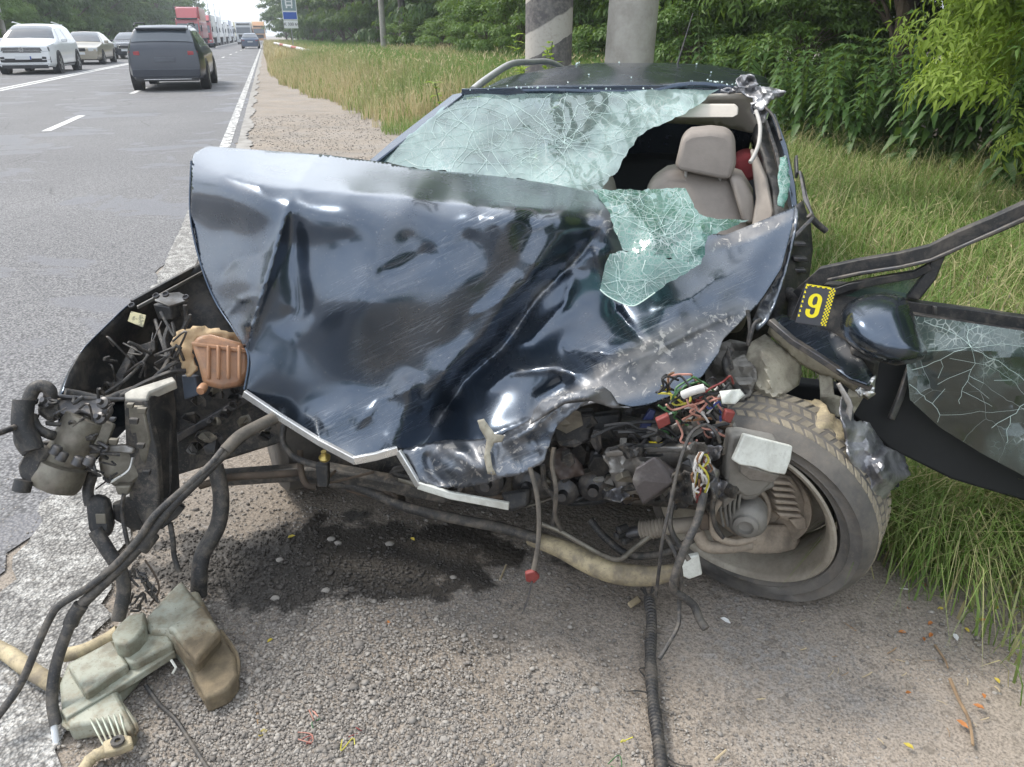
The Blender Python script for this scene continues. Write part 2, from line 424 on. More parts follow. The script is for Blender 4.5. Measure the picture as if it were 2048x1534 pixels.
def strip(name, edge_a, edge_b, z, m, kind='structure', label=None):
    V = [Vector((p.x, p.y, z)) for p in edge_a] + [Vector((p.x, p.y, z)) for p in edge_b]; n = len(edge_a)
    o = obj(name, V, [(i, i + 1, n + i + 1, n + i) for i in range(n - 1)], m, smooth=False)
    for p in o.data.polygons: pass
    return tag(o, label, kind=kind)
rs = np.random.RandomState(5)
# broken right-hand asphalt edge near the camera, straight further off
ss = list(np.arange(-6, 14, .09)) + list(np.arange(14, 40, .6)) + list(np.arange(42, 900, 25))
edge_r = []
for s_ in ss:
    k = 1 if s_ < 14 else .3
    e = (-.90 if s_ < 5 else (-.90 + (s_ - 5) * .40 if s_ < 6 else -.5)) + k * (.06 * math.sin(s_ * 3.1) + .05 * math.sin(s_ * 7.7 + 1) + rs.uniform(-.03, .03)) - (.0)
    edge_r.append(RC(e, s_))
edge_l = [RC(-14.6 + (.1 * math.sin(s_ * 1.3)), s_) for s_ in ss]
strip('road', edge_l, edge_r, .006, asph, label='grey four lane asphalt road')
lp = m_line('line_paint', .41)
def m_crumbled():
    b = NB('crumbled_line'); co = b.coord(); vo = b.n('ShaderNodeTexVoronoi', {'Vector': co, 'Scale': 120.0}); v2 = b.n('ShaderNodeTexVoronoi', {'Vector': co, 'Scale': 55.0})
    st = b.n('ShaderNodeSeparateColor', {0: vo.outputs['Color']}).outputs[0]
    k = b.math('MULTIPLY', b.ramp(b.noise(14, 6, co, .7), [(.47, 0), (.60, 1)]), b.ramp(b.noise(75, 5, co, .75), [(.44, .05), (.57, 1)]))
    col = b.mixc(st, (.17, .165, .16), (.40, .385, .36)); col = b.mixc(b.ramp(vo.outputs['Distance'], [(.35, 0), (.8, .8)]), col, (.09, .085, .08))
    col = b.mixc(k, col, (.58, .57, .54))
    return b.done(b.bsdf(col=col, rough=.85, nrm=b.bump(b.math('ADD', vo.outputs['Distance'], b.math('MULTIPLY', v2.outputs['Distance'], 1.5)), .7, .010)))
lpw = m_crumbled()
def painted(name, n0, n1, s0, s1, m, label, z=.0105, step=6):
    k = max(2, int((s1 - s0) / step) + 1); sv = np.linspace(s0, s1, k)
    a = [RC(n0, s_) for s_ in sv]; b_ = [RC(n1, s_) for s_ in sv]
    return strip(name, a, b_, z, m, label=label)
def DL(s_): return float(np.interp(s_, [-10, 40, 101, 270, 900], [-7.5, -7.4, -6.4, -5.4, -5.4]))
for (o0, o1, lb) in ((-.20, -.06, 'outer'), (.06, .20, 'inner')):
    sv = np.linspace(-4, 300, 60); strip('double_line', [RC(DL(q) + o0, q) for q in sv], [RC(DL(q) + o1, q) for q in sv], .0105, lp, label='white double centre line, %s stripe' % lb)
n_, s_a = toNS(G(75, 264)); n2, s_b = toNS(G(168, 232)); _, s_c = toNS(G(262, 188))
Ls = s_b - s_a; per = (s_c - s_a)
for i in range(-1, 16):
    a = s_a + per * i
    painted('lane_dash', -3.66 + max(0, a - 25) * .017, -3.52 + max(0, a - 25) * .017, a, a + Ls, lp, 'white lane dash on the near carriageway')
painted('edge_line', -.80, -.66, 9.2, 300, m_line('edge_paint', .50), 'worn white edge line along the verge')
# near the car the thick thermoplastic edge line has crumbled to a wide gravelly white band
ea, eb = [], []
for s_ in np.arange(-3, 9.7, .06):
    wd = .15 if s_ > 6 else .15 + (6 - s_) * .018
    ea.append(RC(-.76 - wd * .55 + rs.uniform(-.02, .02) * (1.4 if s_ < 5 else .4), s_)); eb.append(RC(-.74 + wd * .62 + rs.uniform(-.02, .02) * (1.6 if s_ < 5 else .4), s_))
strip('edge_line', ea, eb, .0105, lpw, label='crumbling white edge line beside the wreck')
svc = list(np.arange(6.4, 30, .12)) + list(np.arange(30, 90, 2.0))
strip('concrete_edge', [RC(-.57 + rs.uniform(-.008, .008), q) for q in svc], [RC(-.42 + .05 * math.sin(q * 2.3) + rs.uniform(-.03, .03), q) for q in svc], .0145, mat('edge_concrete', (.30, .285, .265), (.19, .18, .165), 5, .9, bump=.5, bs=50), label='pale concrete edge strip between road and verge')

# ---- foliage toolkit -------------------------------------------------------
def m_leaf(name, c1, c2, c3, tr=.35, rough=.5):
    b = NB(name); isl = b.n('ShaderNodeNewGeometry').outputs['Random Per Island']
    oi = b.n('ShaderNodeObjectInfo').outputs['Random']
    co = b.coord(); big = b.ramp(b.noise(.9, 3, co), [(.35, 0), (.65, 1)])
    col = b.mixc(isl, c1, c2); col = b.mixc(b.math('MULTIPLY', big, .7), col, c3)
    col = b.mixc(b.math('MULTIPLY', oi, .35), col, c2)
    d = b.bsdf(col=col, rough=rough, spec=.35); t = b.n('ShaderNodeBsdfTranslucent', {'Color': b.mixc(.35, col, (.30, .42, .04))})
    return b.done(b.n('ShaderNodeMixShader', {0: tr, 1: d.outputs[0], 2: t.outputs[0]}))
leaf_dark = m_leaf('leaf_dark', (.045, .10, .026), (.09, .165, .04), (.03, .07, .024))
leaf_mid = m_leaf('leaf_mid', (.085, .17, .033), (.15, .25, .05), (.055, .115, .03))
leaf_bright = m_leaf('leaf_bright', (.24, .36, .04), (.36, .46, .08), (.13, .23, .035), .48)
leaf_nettle = m_leaf('leaf_nettle', (.065, .14, .04), (.10, .18, .05), (.045, .10, .03), .3)
bark = mat('bark', (.11, .085, .06), (.06, .048, .036), 5, .9, bump=.6, bs=25, bd=.02)
def unit(a): return a / np.maximum(np.linalg.norm(a, axis=-1, keepdims=True), 1e-9)
def leaves(pos, dr, nr, size, wd=.42, bend=.25):
    """each leaf: pointed, folded along its rib (6 verts, 4 tris) as arrays"""
    n = len(pos); dr = unit(dr); side = unit(np.cross(dr, nr)); up = np.cross(side, dr)
    s = size[:, None]; L_, W_ = s, s * wd
    v0 = pos; v1 = pos + dr * L_ * .38 + side * W_ * .5 + up * L_ * .06; v2 = pos + dr * L_ * .38 - side * W_ * .5 + up * L_ * .06
    v3 = pos + dr * L_ * .45 - up * L_ * .02; v4 = pos + dr * L_ - up * L_ * bend
    V = np.stack([v0, v1, v2, v3, v4], 1).reshape(-1, 3); b_ = (np.arange(n) * 5)[:, None]
    F = np.concatenate([b_ + np.array([0, 1, 3]), b_ + np.array([1, 4, 3]), b_ + np.array([0, 3, 2]), b_ + np.array([3, 4, 2])])
    return V, F
def rnd_unit(rs_, n): return unit(rs_.normal(size=(n, 3)))
def make_tree(name, label, cat, seed, H, R, zb, nclump, nleaf, size, lm, compound=False, trunk_r=.12, group=None, wd=.42, clump_r=(.5, .95)):
    rs_ = np.random.RandomState(seed); t = thing(name, label, cat, local=True, group=group)
    mb = MB(); top = Vector((rs_.uniform(-.3, .3), rs_.uniform(-.3, .3), H * .82)); ctr = []
    path = [Vector((0, 0, -.2))] + [Vector((top.x * k + rs_.uniform(-.12, .12), top.y * k + rs_.uniform(-.12, .12), top.z * k)) for k in (.2, .4, .6, .8, 1)]
    mb.tube(path, [trunk_r * (1 - .15 * i) for i in range(6)], 8)
    zc, zr = (zb + H) / 2, (H - zb) / 2
    cs = []
    for i in range(nclump):
        d = rnd_unit(rs_, 1)[0]; rad = rs_.uniform(.45, 1) ** .6
        c = np.array([d[0] * R * rad * rs_.uniform(.8, 1.15), d[1] * R * rad * rs_.uniform(.8, 1.15), zc + d[2] * zr * rad]); cs.append(c)
        if i % 2 == 0:
            k = min(.95, max(.12, (c[2] - .2 * zr) / H)); a = path[0].lerp(path[-1], k * .9)
            m_ = (a + Vector(c)) / 2 + Vector((0, 0, .15)); mb.tube([a, m_, Vector(c)], [trunk_r * .38, trunk_r * .22, .01], 5)
    mb.build('trunk', bark, t)
    cs = np.array(cs); ids = rs_.randint(0, nclump, nleaf); cr_ = rs_.uniform(*clump_r, nclump)
    d = rnd_unit(rs_, nleaf); d[:, 2] = np.abs(d[:, 2]) * .9 - .25 * rs_.rand(nleaf)
    pos = cs[ids] + d * (cr_[ids] * rs_.uniform(.35, 1.0, nleaf) ** .5)[:, None] * np.array([1, 1, .62])
    out = unit(pos - np.array([0, 0, zc]) + rs_.normal(size=(nleaf, 3)) * .6)
    nr = unit(d + np.array([0, 0, .7]) + rs_.normal(size=(nleaf, 3)) * .35)
    dr = unit(out * .8 + np.array([0, 0, -.55]) + rs_.normal(size=(nleaf, 3)) * .45)
    sz = size * rs_.uniform(.65, 1.25, nleaf)
    if compound:                                    # pinnate sprays: five leaflets on a drooping stalk
        Vs, Fs = [], []; b0 = 0
        side = unit(np.cross(dr, nr))
        for (k, sg, ls) in ((.25, 1, .75), (.25, -1, .75), (.6, 1, .85), (.6, -1, .85), (.95, 0, 1.05)):
            p2 = pos + dr * (sz * k * 1.5)[:, None] - nr * (sz * k * k * .35)[:, None]
            d2 = unit(dr * (.75 if sg else 1) + side * sg * .8 - nr * .25 * k + rs_.normal(size=(nleaf, 3)) * .12)
            V, F = leaves(p2, d2, nr, sz * ls, .27, .22); Vs.append(V); Fs.append(F + b0); b0 += len(V)
        V = np.concatenate(Vs); F = np.concatenate(Fs)
    else: V, F = leaves(pos, dr, nr, sz, wd)
    np_mesh('crown', V, F, lm, t)
    return t
treesA = [make_tree('broadleaf_tree', 'x', 'tree', 20 + i, H_, R_, zb_, 90, 26000, .17, lm_, trunk_r=.14)
          for i, (H_, R_, zb_, lm_) in enumerate([(10, 2.9, 1.0, leaf_dark), (8.5, 2.7, .5, leaf_mid), (11.5, 3.2, 1.6, leaf_dark)])]
treeC = make_tree('box_elder', 'x', 'tree', 41, 7.5, 2.6, .5, 75, 6500, .17, leaf_mid, compound=True, trunk_r=.09)
bushB = make_tree('bush', 'x', 'bush', 51, 2.6, 1.5, .1, 40, 9000, .12, leaf_mid, trunk_r=.04, wd=.45, clump_r=(.3, .55))
treeF = make_tree('distant_tree', 'x', 'tree', 61, 9.5, 3.4, .3, 60, 9000, .36, leaf_dark, trunk_r=.16, clump_r=(.7, 1.3))
TP = {'a0': treesA[0], 'a1': treesA[1], 'a2': treesA[2], 'c': treeC, 'b': bushB, 'f': treeF}
used = set()
def place(key, loc, rz, sc, label, group=None, zs=1.0):
    src = TP[key]
    if key not in used:
        used.add(key); o = src; o.location = loc; o.rotation_euler = (0, 0, rz); o.scale = (sc, sc, sc * zs); o['label'] = label
        if group: o['group'] = group
        return o
    return copy_tree(src, loc, rz, label, group, (sc, sc, sc * zs))
rt = random.Random(3)
gR = 'trees of the dense wood behind the wreck'
for i in range(13):                                  # front row of the right-hand wood
    s_ = .5 + i * 3.1; key = ['c', 'a1', 'a0', 'a2', 'c', 'a1'][i % 6]
    n_ = 8.8 + .022 * s_ + rt.uniform(-.4, .6)
    place(key, RC(n_, s_, .2), rt.uniform(0, 6.28), rt.uniform(.85, 1.1), 'leafy tree in the front row of the dense wood behind the wreck', gR)
for i in range(16):
    s_ = -3 + i * 3.3; place(['a0', 'a2'][i % 2], RC(13.2 + rt.uniform(-.8, .8), s_, .3), rt.uniform(0, 6.28), rt.uniform(1, 1.25), 'dark tree deeper inside the wood behind the wreck', 'trees deeper in the wood')
for i in range(14):
    s_ = 42 + i * 8.5; n_ = 9.8 - .45 * i + rt.uniform(-.5, .5)
    place('f', RC(n_, s_, .1), rt.uniform(0, 6.28), rt.uniform(.9, 1.25), 'distant leafy tree along the right side of the road', 'trees lining the right side of the road')
for i in range(12):
    s_ = 36 + i * 9; place('f', RC(14 + rt.uniform(-1, 1), s_, .2), rt.uniform(0, 6.28), rt.uniform(1.1, 1.4), 'tree in the wood beyond the dry grass', 'trees deeper in the wood')
for i in range(30):                                  # understorey that closes the view under the crowns
    s_ = 1.0 + i * 2.1 + rt.uniform(-.5, .5); place('b', RC(10.6 + rt.uniform(-1.2, 1.6) + .02 * s_, s_, .2), rt.uniform(0, 6.28), rt.uniform(1.2, 1.8), 'dark undergrowth bush between the trunks of the wood', 'undergrowth bushes inside the wood')
for i in range(16):
    s_ = 4 + i * 4.6; place('f', RC(17.5 + rt.uniform(-1, 1), s_, .3), rt.uniform(0, 6.28), rt.uniform(1, 1.3), 'dark tree at the back of the wood', 'trees deeper in the wood')
for i in range(11):                                  # scrub at the foot of the wood
    s_ = 11 + i * 3.4 + rt.uniform(-.6, .6); place('b', RC(7.7 + rt.uniform(-.3, .5), s_, .05), rt.uniform(0, 6.28), rt.uniform(.7, 1.05), 'green bush at the foot of the wood beyond the grass', 'bushes along the foot of the wood')
for i in range(22):                                  # left side of the road
    s_ = 27 + i * 7.0; n_ = -19.8 + rt.uniform(-.9, .9) + .03 * s_; key = 'f' if i > 5 else ['a1', 'c'][i % 2]
    place(key, RC(n_, s_, .2), rt.uniform(0, 6.28), rt.uniform(.9, 1.2) * (.9 if i < 6 else .95), 'green tree behind the queue on the left side of the road', 'trees on the left side of the road')
for i in range(24):                                  # low scrub right behind the queue
    s_ = 30 + i * 4.2; place('b', RC(-17.0 + rt.uniform(-.6, .6), s_, .1), rt.uniform(0, 6.28), rt.uniform(1.0, 1.7), 'low green scrub behind the queue on the left', 'scrub behind the queue on the left')
for i in range(20):
    s_ = 28 + i * 9.0; place('f', RC(-26 + rt.uniform(-1.5, 1.5), s_, .3), rt.uniform(0, 6.28), rt.uniform(1.15, 1.5), 'tall dark tree further back on the left of the road', 'tall trees further back on the left')
for i in range(9):                                   # the same wood and verge go on behind the photographer
    place('f', RC(11.5 + rt.uniform(-1, 1), -6 - i * 6, .2), rt.uniform(0, 6.28), rt.uniform(1, 1.2), 'tree of the wood continuing behind the camera', 'trees behind the camera')
for i in range(3):
    place('f', RC(-24 + rt.uniform(-1, 1), -10 - i * 14, .2), rt.uniform(0, 6.28), rt.uniform(.9, 1.1), 'roadside tree behind the camera on the far side', 'trees behind the camera')
# far-off wood closing the road at the horizon
def far_wood():
    rs_ = np.random.RandomState(9); n = 26000
    s_ = rs_.uniform(150, 420, n); side = rs_.rand(n) < .5
    off = np.where(side, 9.5 + rs_.rand(n) * 30 + (s_ - 130) * .00, -23 - rs_.rand(n) * 30)
    hgt = (9 + 3 * np.sin(s_ * .21) + 2 * np.sin(s_ * .57)) * rs_.rand(n) ** .7
    pos = off[:, None] * np.array(RN) + s_[:, None] * np.array(RD); pos[:, 2] = hgt
    V, F = leaves(pos, rnd_unit(rs_, n) + np.array([0, 0, -.4]), rnd_unit(rs_, n) + np.array([0, 0, .6]), rs_.uniform(1.2, 2.2, n), .8)
    return np_mesh('far_wood', V, F, leaf_dark)
tag(far_wood(), 'hazy far-off wood where the road meets the horizon', 'wood', kind='stuff')

# the bright box elder hanging in at the upper right
lt = make_tree('box_elder_bush', 'bright lime green box elder leaning in at the upper right of the picture', 'bush', 77, 3.9, 1.5, .35, 64, 6800, .098, leaf_bright, compound=True, trunk_r=.04, clump_r=(.3, .55))
lt.location = RC(6.1, 4.7, 0.02); lt.rotation_euler = (0, 0, .6)
lt2 = make_tree('box_elder_bush', 'darker green low box elder bush under the bright one at the right edge', 'bush', 78, 2.3, 1.3, .1, 34, 2000, .13, leaf_mid, compound=True, trunk_r=.03, clump_r=(.3, .5))
lt2.location = RC(6.3, 3.6, 0.02)
# nettle-like tall plants
def make_nettle(seed, H=1.25):
    rs_ = np.random.RandomState(seed); t = thing('tall_weed', 'x', 'plant', local=True, group='tall weeds along the edge of the wood')
    mb = MB(); pos = []; dr = []; sz = []
    for st in range(5):
        b0 = np.array([rs_.uniform(-.2, .2), rs_.uniform(-.2, .2), -.05]); lean = rs_.normal(size=2) * .13; h = H * rs_.uniform(.75, 1.1)
        pts = [Vector(b0 + np.array([lean[0] * k * k, lean[1] * k * k, h * k])) for k in (0, .35, .7, 1)]; mb.tube(pts, [.008, .007, .005, .002], 5)
        nn = 15; tw = rs_.uniform(0, 3)
        for i in range(nn):
            k = .12 + .88 * i / nn; q = b0 + np.array([lean[0] * k * k, lean[1] * k * k, h * k])
            for m_ in range(4 if k > .5 else 2):
                a = tw + i * 1.57 + m_ * (PI / 2 if k > .5 else PI) + rs_.uniform(-.3, .3)
                pos.append(q); dr.append([math.cos(a), math.sin(a), -.55 + .9 * k * k]); sz.append((.24 - .14 * k) * rs_.uniform(.8, 1.2))
    mb.build('stem', mat('weed_stem', (.10, .14, .05), rough=.7), t)
    pos = np.array(pos); dr = np.array(dr); n = len(pos)
    V, F = leaves(pos, dr, np.tile([0, 0, 1.0], (n, 1)) + rs_.normal(size=(n, 3)) * .2, np.array(sz), .36, .42)
    np_mesh('foliage', V, F, leaf_nettle, t); return t
N0, N1 = make_nettle(1), make_nettle(2, 1.05)
cnt = 0
for i in range(44):
    if i < 30: n_, s_ = 6.7 + rt.uniform(-.4, .6), 2.2 + i * .27 + rt.uniform(-.2, .2)
    else: n_, s_ = 7.4 + rt.uniform(-.3, .3), 10.4 + (i - 30) * .9
    src = (N0, N1)[i % 2]; lab = 'tall dark green weed with drooping pointed leaves at the foot of the wood'
    if i < 2: o = src; o.location = RC(n_, s_, .03); o['label'] = lab
    else: o = copy_tree(src, RC(n_ - .25, s_, .03), rt.uniform(0, 6.28), lab, None, rt.uniform(.95, 1.4))
# ---- grass
def m_grass():
    b = NB('grass_blade'); isl = b.n('ShaderNodeNewGeometry').outputs['Random Per Island']; at = b.n('ShaderNodeAttribute', attribute_name='dry').outputs['Fac']
    g = b.mixc(isl, (.095, .195, .032), (.20, .33, .065)); d = b.mixc(isl, (.38, .32, .16), (.60, .52, .31))
    col = b.mixc(at, g, d)
    s1 = b.bsdf(col=col, rough=.55, spec=.3); s2 = b.n('ShaderNodeBsdfTranslucent', {'Color': col})
    return b.done(b.n('ShaderNodeMixShader', {0: .35, 1: s1.outputs[0], 2: s2.outputs[0]}))
mg = m_grass()
def grass(name, label, pos, H, Wd, dry, lean=.5, seed=0, head=0.0):
    rs_ = np.random.RandomState(seed); n = len(pos); a = rs_.uniform(0, 2 * PI, n); ln = rs_.uniform(.15, 1, n) * lean
    d = np.stack([np.cos(a), np.sin(a), np.zeros(n)], 1); side = np.stack([-np.sin(a), np.cos(a), np.zeros(n)], 1)
    tw = rs_.uniform(-1, 1, (n, 1)); side = unit(side + d * tw)
    h = H[:, None]; w_ = Wd[:, None]; up = np.array([0, 0, 1.0]); l_ = ln[:, None]
    c1 = pos + up * h * .45 + d * h * l_ * .18; c2 = pos + up * h * (.82 - .1 * l_) + d * h * l_ * .55; c3 = pos + up * h * (1 - .42 * l_) + d * h * l_ * 1.1
    V = np.stack([pos - side * w_ * .5, pos + side * w_ * .5, c1 - side * w_ * .45, c1 + side * w_ * .45, c2 - side * w_ * .28, c2 + side * w_ * .28, c3], 1).reshape(-1, 3)
    b_ = (np.arange(n) * 7)[:, None]
    F = np.concatenate([b_ + np.array(t) for t in ([0, 1, 3], [0, 3, 2], [2, 3, 5], [2, 5, 4], [4, 5, 6])])
    at = np.repeat(dry, 7)
    if head:                                        # seed heads on some stems
        k = np.where(rs_.rand(n) < head)[0]; m_ = len(k); t = unit(c3[k] - c2[k]); q = c3[k] - t * h[k] * .1
        hw = np.maximum(.0035, w_[k] * 1.1); hl = h[k] * .13
        Vh = np.stack([q, q + t * hl * .4 + side[k] * hw, q + t * hl * .4 - side[k] * hw, q + t * hl], 1).reshape(-1, 3); bh = (len(V) + np.arange(m_) * 4)[:, None]
        V = np.concatenate([V, Vh]); F = np.concatenate([F, bh + np.array([0, 1, 2]), bh + np.array([1, 3, 2])]); at = np.concatenate([at, np.full(m_ * 4, 1.0)])
    o = np_mesh(name, V, F, mg, attr={'dry': at}); return tag(o, label, 'grass', kind='stuff')
def scatter(n0, n1, s0, s1, dens, seed, edge=None):
    rs_ = np.random.RandomState(seed); N_ = int((n1 - n0) * (s1 - s0) * dens); nn = rs_.uniform(n0, n1, N_); sv = rs_.uniform(s0, s1, N_)
    if edge is not None:
        cl_ = vnoise(nn * 100, sv * 100, 28, seed) ; k = nn > edge(sv) + cl_ * .25 + rs_.exponential(.0001, N_)
        nn, sv = nn[k], sv[k]
    z = .018 * vnoise(nn * 100, sv * 100, 45, 3) * 0
    z = z + np.where(nn > 6, np.clip((nn - 6) * .06, 0, .5), 0)
    return nn[:, None] * np.array(RN) + sv[:, None] * np.array(RD) + z[:, None] * np.array([0, 0, 1.]), nn, sv, rs_
eg = lambda s: np.interp(s, [-3, 1.4, 3, 12, 17, 20, 25, 35, 120], [1.62, 1.5, 1.5, 1.8, 1.5, 1.1, .45, .05, -.25])
p, nn, sv, r_ = scatter(1.5, 7.4, -2, 13, 1150, 1, eg)
cl_ = np.clip(.5 + .9 * vnoise(nn * 100, sv * 100, 130, 8), 0, 1)
grass('verge_grass', 'green grass with dry stems on the verge right of the wreck', p, r_.uniform(.12, .36, len(p)) * (.6 + .6 * np.clip((nn - 1.6) / 1.2, 0, 1)), r_.uniform(.004, .008, len(p)), np.where(r_.rand(len(p)) < .10 + .30 * cl_, r_.uniform(.5, 1, len(p)), r_.uniform(0, .22, len(p))), 1.0, 2, .015)
p, nn, sv, r_ = scatter(1.9, 6.9, 0, 11, 110, 31, eg)
grass('dry_stalks', 'long bent straw coloured stalks over the green verge grass', p, r_.uniform(.3, .62, len(p)), r_.uniform(.0025, .0045, len(p)), r_.uniform(.6, 1, len(p)), 1.5, 32, .25)
p, nn, sv, r_ = scatter(4.2, 7.2, 2.5, 12, 420, 33, eg); kk = vnoise(nn * 100, sv * 100, 90, 12) > -.1; p = p[kk]
grass('lush_grass', 'lush bright green grass in front of the tall weeds', p, r_.uniform(.18, .36, len(p)), r_.uniform(.006, .011, len(p)), r_.uniform(0, .15, len(p)), 1.2, 34)
p, nn, sv, r_ = scatter(-.1, 8, 13, 40, 420, 3, eg)
e_ = eg(sv); dd = nn - e_; dry = np.clip(1.25 - dd / 2.6 + .5 * vnoise(nn * 100, sv * 100, 200, 5), 0, 1); far_ = np.clip((sv - 20) / 12, 0, 1)
dry = np.maximum(dry * (r_.rand(len(p)) < .8), np.where((nn > 5.2) & (r_.rand(len(p)) < .75 * far_), .9, 0)); hh = r_.uniform(.35, .95, len(p)) * np.clip(.35 + dd * .55, .35, 1.25)
grass('tall_grass', 'tall straw-tipped grass on the wide verge beyond the wreck', p, hh, r_.uniform(.008, .016, len(p)), np.clip(dry, .05, 1), .55, 4, .12)
p, nn, sv, r_ = scatter(-.4, 9, 40, 130, 60, 5, eg)
grass('far_grass', 'far strip of dry grass along the right of the road', p, r_.uniform(.4, 1.0, len(p)), r_.uniform(.03, .06, len(p)), np.clip(1.1 - (nn - eg(sv)) / 4 + r_.uniform(-.3, .3, len(p)), .05, 1), .5, 6)
p, nn, sv, r_ = scatter(-26, -15.2, 14, 120, 34, 7)
grass('left_grass', 'green grass at the left roadside behind the queue', p, r_.uniform(.2, .6, len(p)), r_.uniform(.02, .05, len(p)), r_.uniform(0, .4, len(p)), .5, 8)
# dense tuft of long blades by the flat wheel, bottom right
rs_ = np.random.RandomState(12); n = 3600
a_ = rs_.uniform(0, 1, n); c_ = G(1790, 1130) * 1; c2 = G(2200, 1120)
q = np.array([tuple(c_.lerp(c2, float(k))) for k in a_]) + np.stack([rs_.normal(0, .05, n), rs_.normal(.08, .10, n), np.zeros(n)], 1); q[:, 2] = 0
cid = (a_ * 14).astype(int)
grass('grass_tuft', 'long green grass clumps beside the flat front wheel', q, rs_.uniform(.16, .40, n), rs_.uniform(.003, .006, n), np.where(rs_.rand(n) < .32, rs_.uniform(.5, .9, n), rs_.uniform(0, .3, n)), 1.45, 13, .0)
# ---- gravel
def gravel():
    rs_ = np.random.RandomState(21); ico = bmesh.new(); bmesh.ops.create_icosphere(ico, subdivisions=1, radius=1)
    bv = np.array([v.co for v in ico.verts]); bf = np.array([[v.index for v in f.verts] for f in ico.faces]); ico.free()
    ov = np.array([(1, 0, 0), (-1, 0, 0), (0, 1, 0), (0, -1, 0), (0, 0, 1), (0, 0, -1)], float); of = np.array([(0, 2, 4), (2, 1, 4), (1, 3, 4), (3, 0, 4)])
    def pick(n, y0, y1, base, gx, sx):
        X = rs_.uniform(-100, 2150, n * 6); Y = rs_.uniform(y0, y1, n * 6); wgt = np.exp(-((X - gx) / sx) ** 2 - ((Y - 1400) / 330) ** 2) * 1.15 + base
        wgt = wgt * (1 + .5 * vnoise(X, Y, 70, 5)) * np.where(X < 240, .5, 1); k = rs_.rand(n * 6) < wgt; X, Y = X[k][:n], Y[k][:n]
        u = (X - 1024) / FPX; v = (767 - Y) / FPX; t = HC / (sP - v * cP); return np.stack([u * t, (cP + v * sP) * t, t * 0], 1)
    g1 = pick(17000, 960, 1750, .03, 600, 360); s1 = np.clip(np.exp(rs_.normal(math.log(.0034), .36, len(g1))), .003, .012)
    nn_ = rs_.uniform(-.5, 1.6, 5000); sv_ = rs_.uniform(4, 16, 5000); g2 = nn_[:, None] * np.array(RN) + sv_[:, None] * np.array(RD); g1 = np.concatenate([g1, g2]); s1 = np.concatenate([s1, rs_.uniform(.004, .011, 5000)])
    g3 = pick(62000, 900, 1800, .30, 640, 420); s3 = rs_.uniform(.0010, .0032, len(g3))
    def mk(g, sz, bv, bf, b0):
        n = len(g); sc = sz[:, None] * rs_.uniform(.6, 1.35, (n, 3)) * np.array([1, 1, .6]); A = rs_.uniform(0, 2 * PI, n); ca, sa = np.cos(A), np.sin(A)
        v = bv[None] * (1 + rs_.uniform(-.32, .32, (n, len(bv), 1))) * sc[:, None]; x = v[..., 0] * ca[:, None] - v[..., 1] * sa[:, None]; y = v[..., 0] * sa[:, None] + v[..., 1] * ca[:, None]
        V = np.stack([x + g[:, 0:1], y + g[:, 1:2], v[..., 2] + sz[:, None] * .15 + .002], -1)
        nn = V[..., 0] * RN.x + V[..., 1] * RN.y; ss_ = V[..., 0] * RD.x + V[..., 1] * RD.y
        V[..., 2] += np.where(nn > -.55, .018 * vnoise((nn * 100).ravel(), (ss_ * 100).ravel(), 45, 3).reshape(nn.shape) * np.clip((nn + .55) / .8, 0, 1), .004)
        return V.reshape(-1, 3), (bf[None] + (np.arange(n) * len(bv))[:, None, None]).reshape(-1, 3) + b0
    V1, F1 = mk(g1, s1, bv, bf, 0); V2, F2 = mk(g3, s3, ov, of, len(V1)); V = np.concatenate([V1, V2]); F = np.concatenate([F1, F2])
    b = NB('pebble'); isl = b.n('ShaderNodeNewGeometry').outputs['Random Per Island']
    col = b.ramp(isl, [(0, (.12, .11, .10)), (.4, (.22, .20, .18)), (.8, (.32, .295, .265)), (1, (.42, .39, .35))])
    cc = b.mixc(b.math('MULTIPLY', b.noise(300, 3, b.coord()), .5), col, (.2, .175, .15)); cc = b.mixc(b.math('MULTIPLY', stain(b, None), .8), cc, (.022, .019, .017))
    return np_mesh('gravel', V, F, b.done(b.bsdf(col=cc, rough=.88)))
tag(gravel(), 'grey gravel spread on the dirt in front of the wreck', 'gravel', kind='stuff')
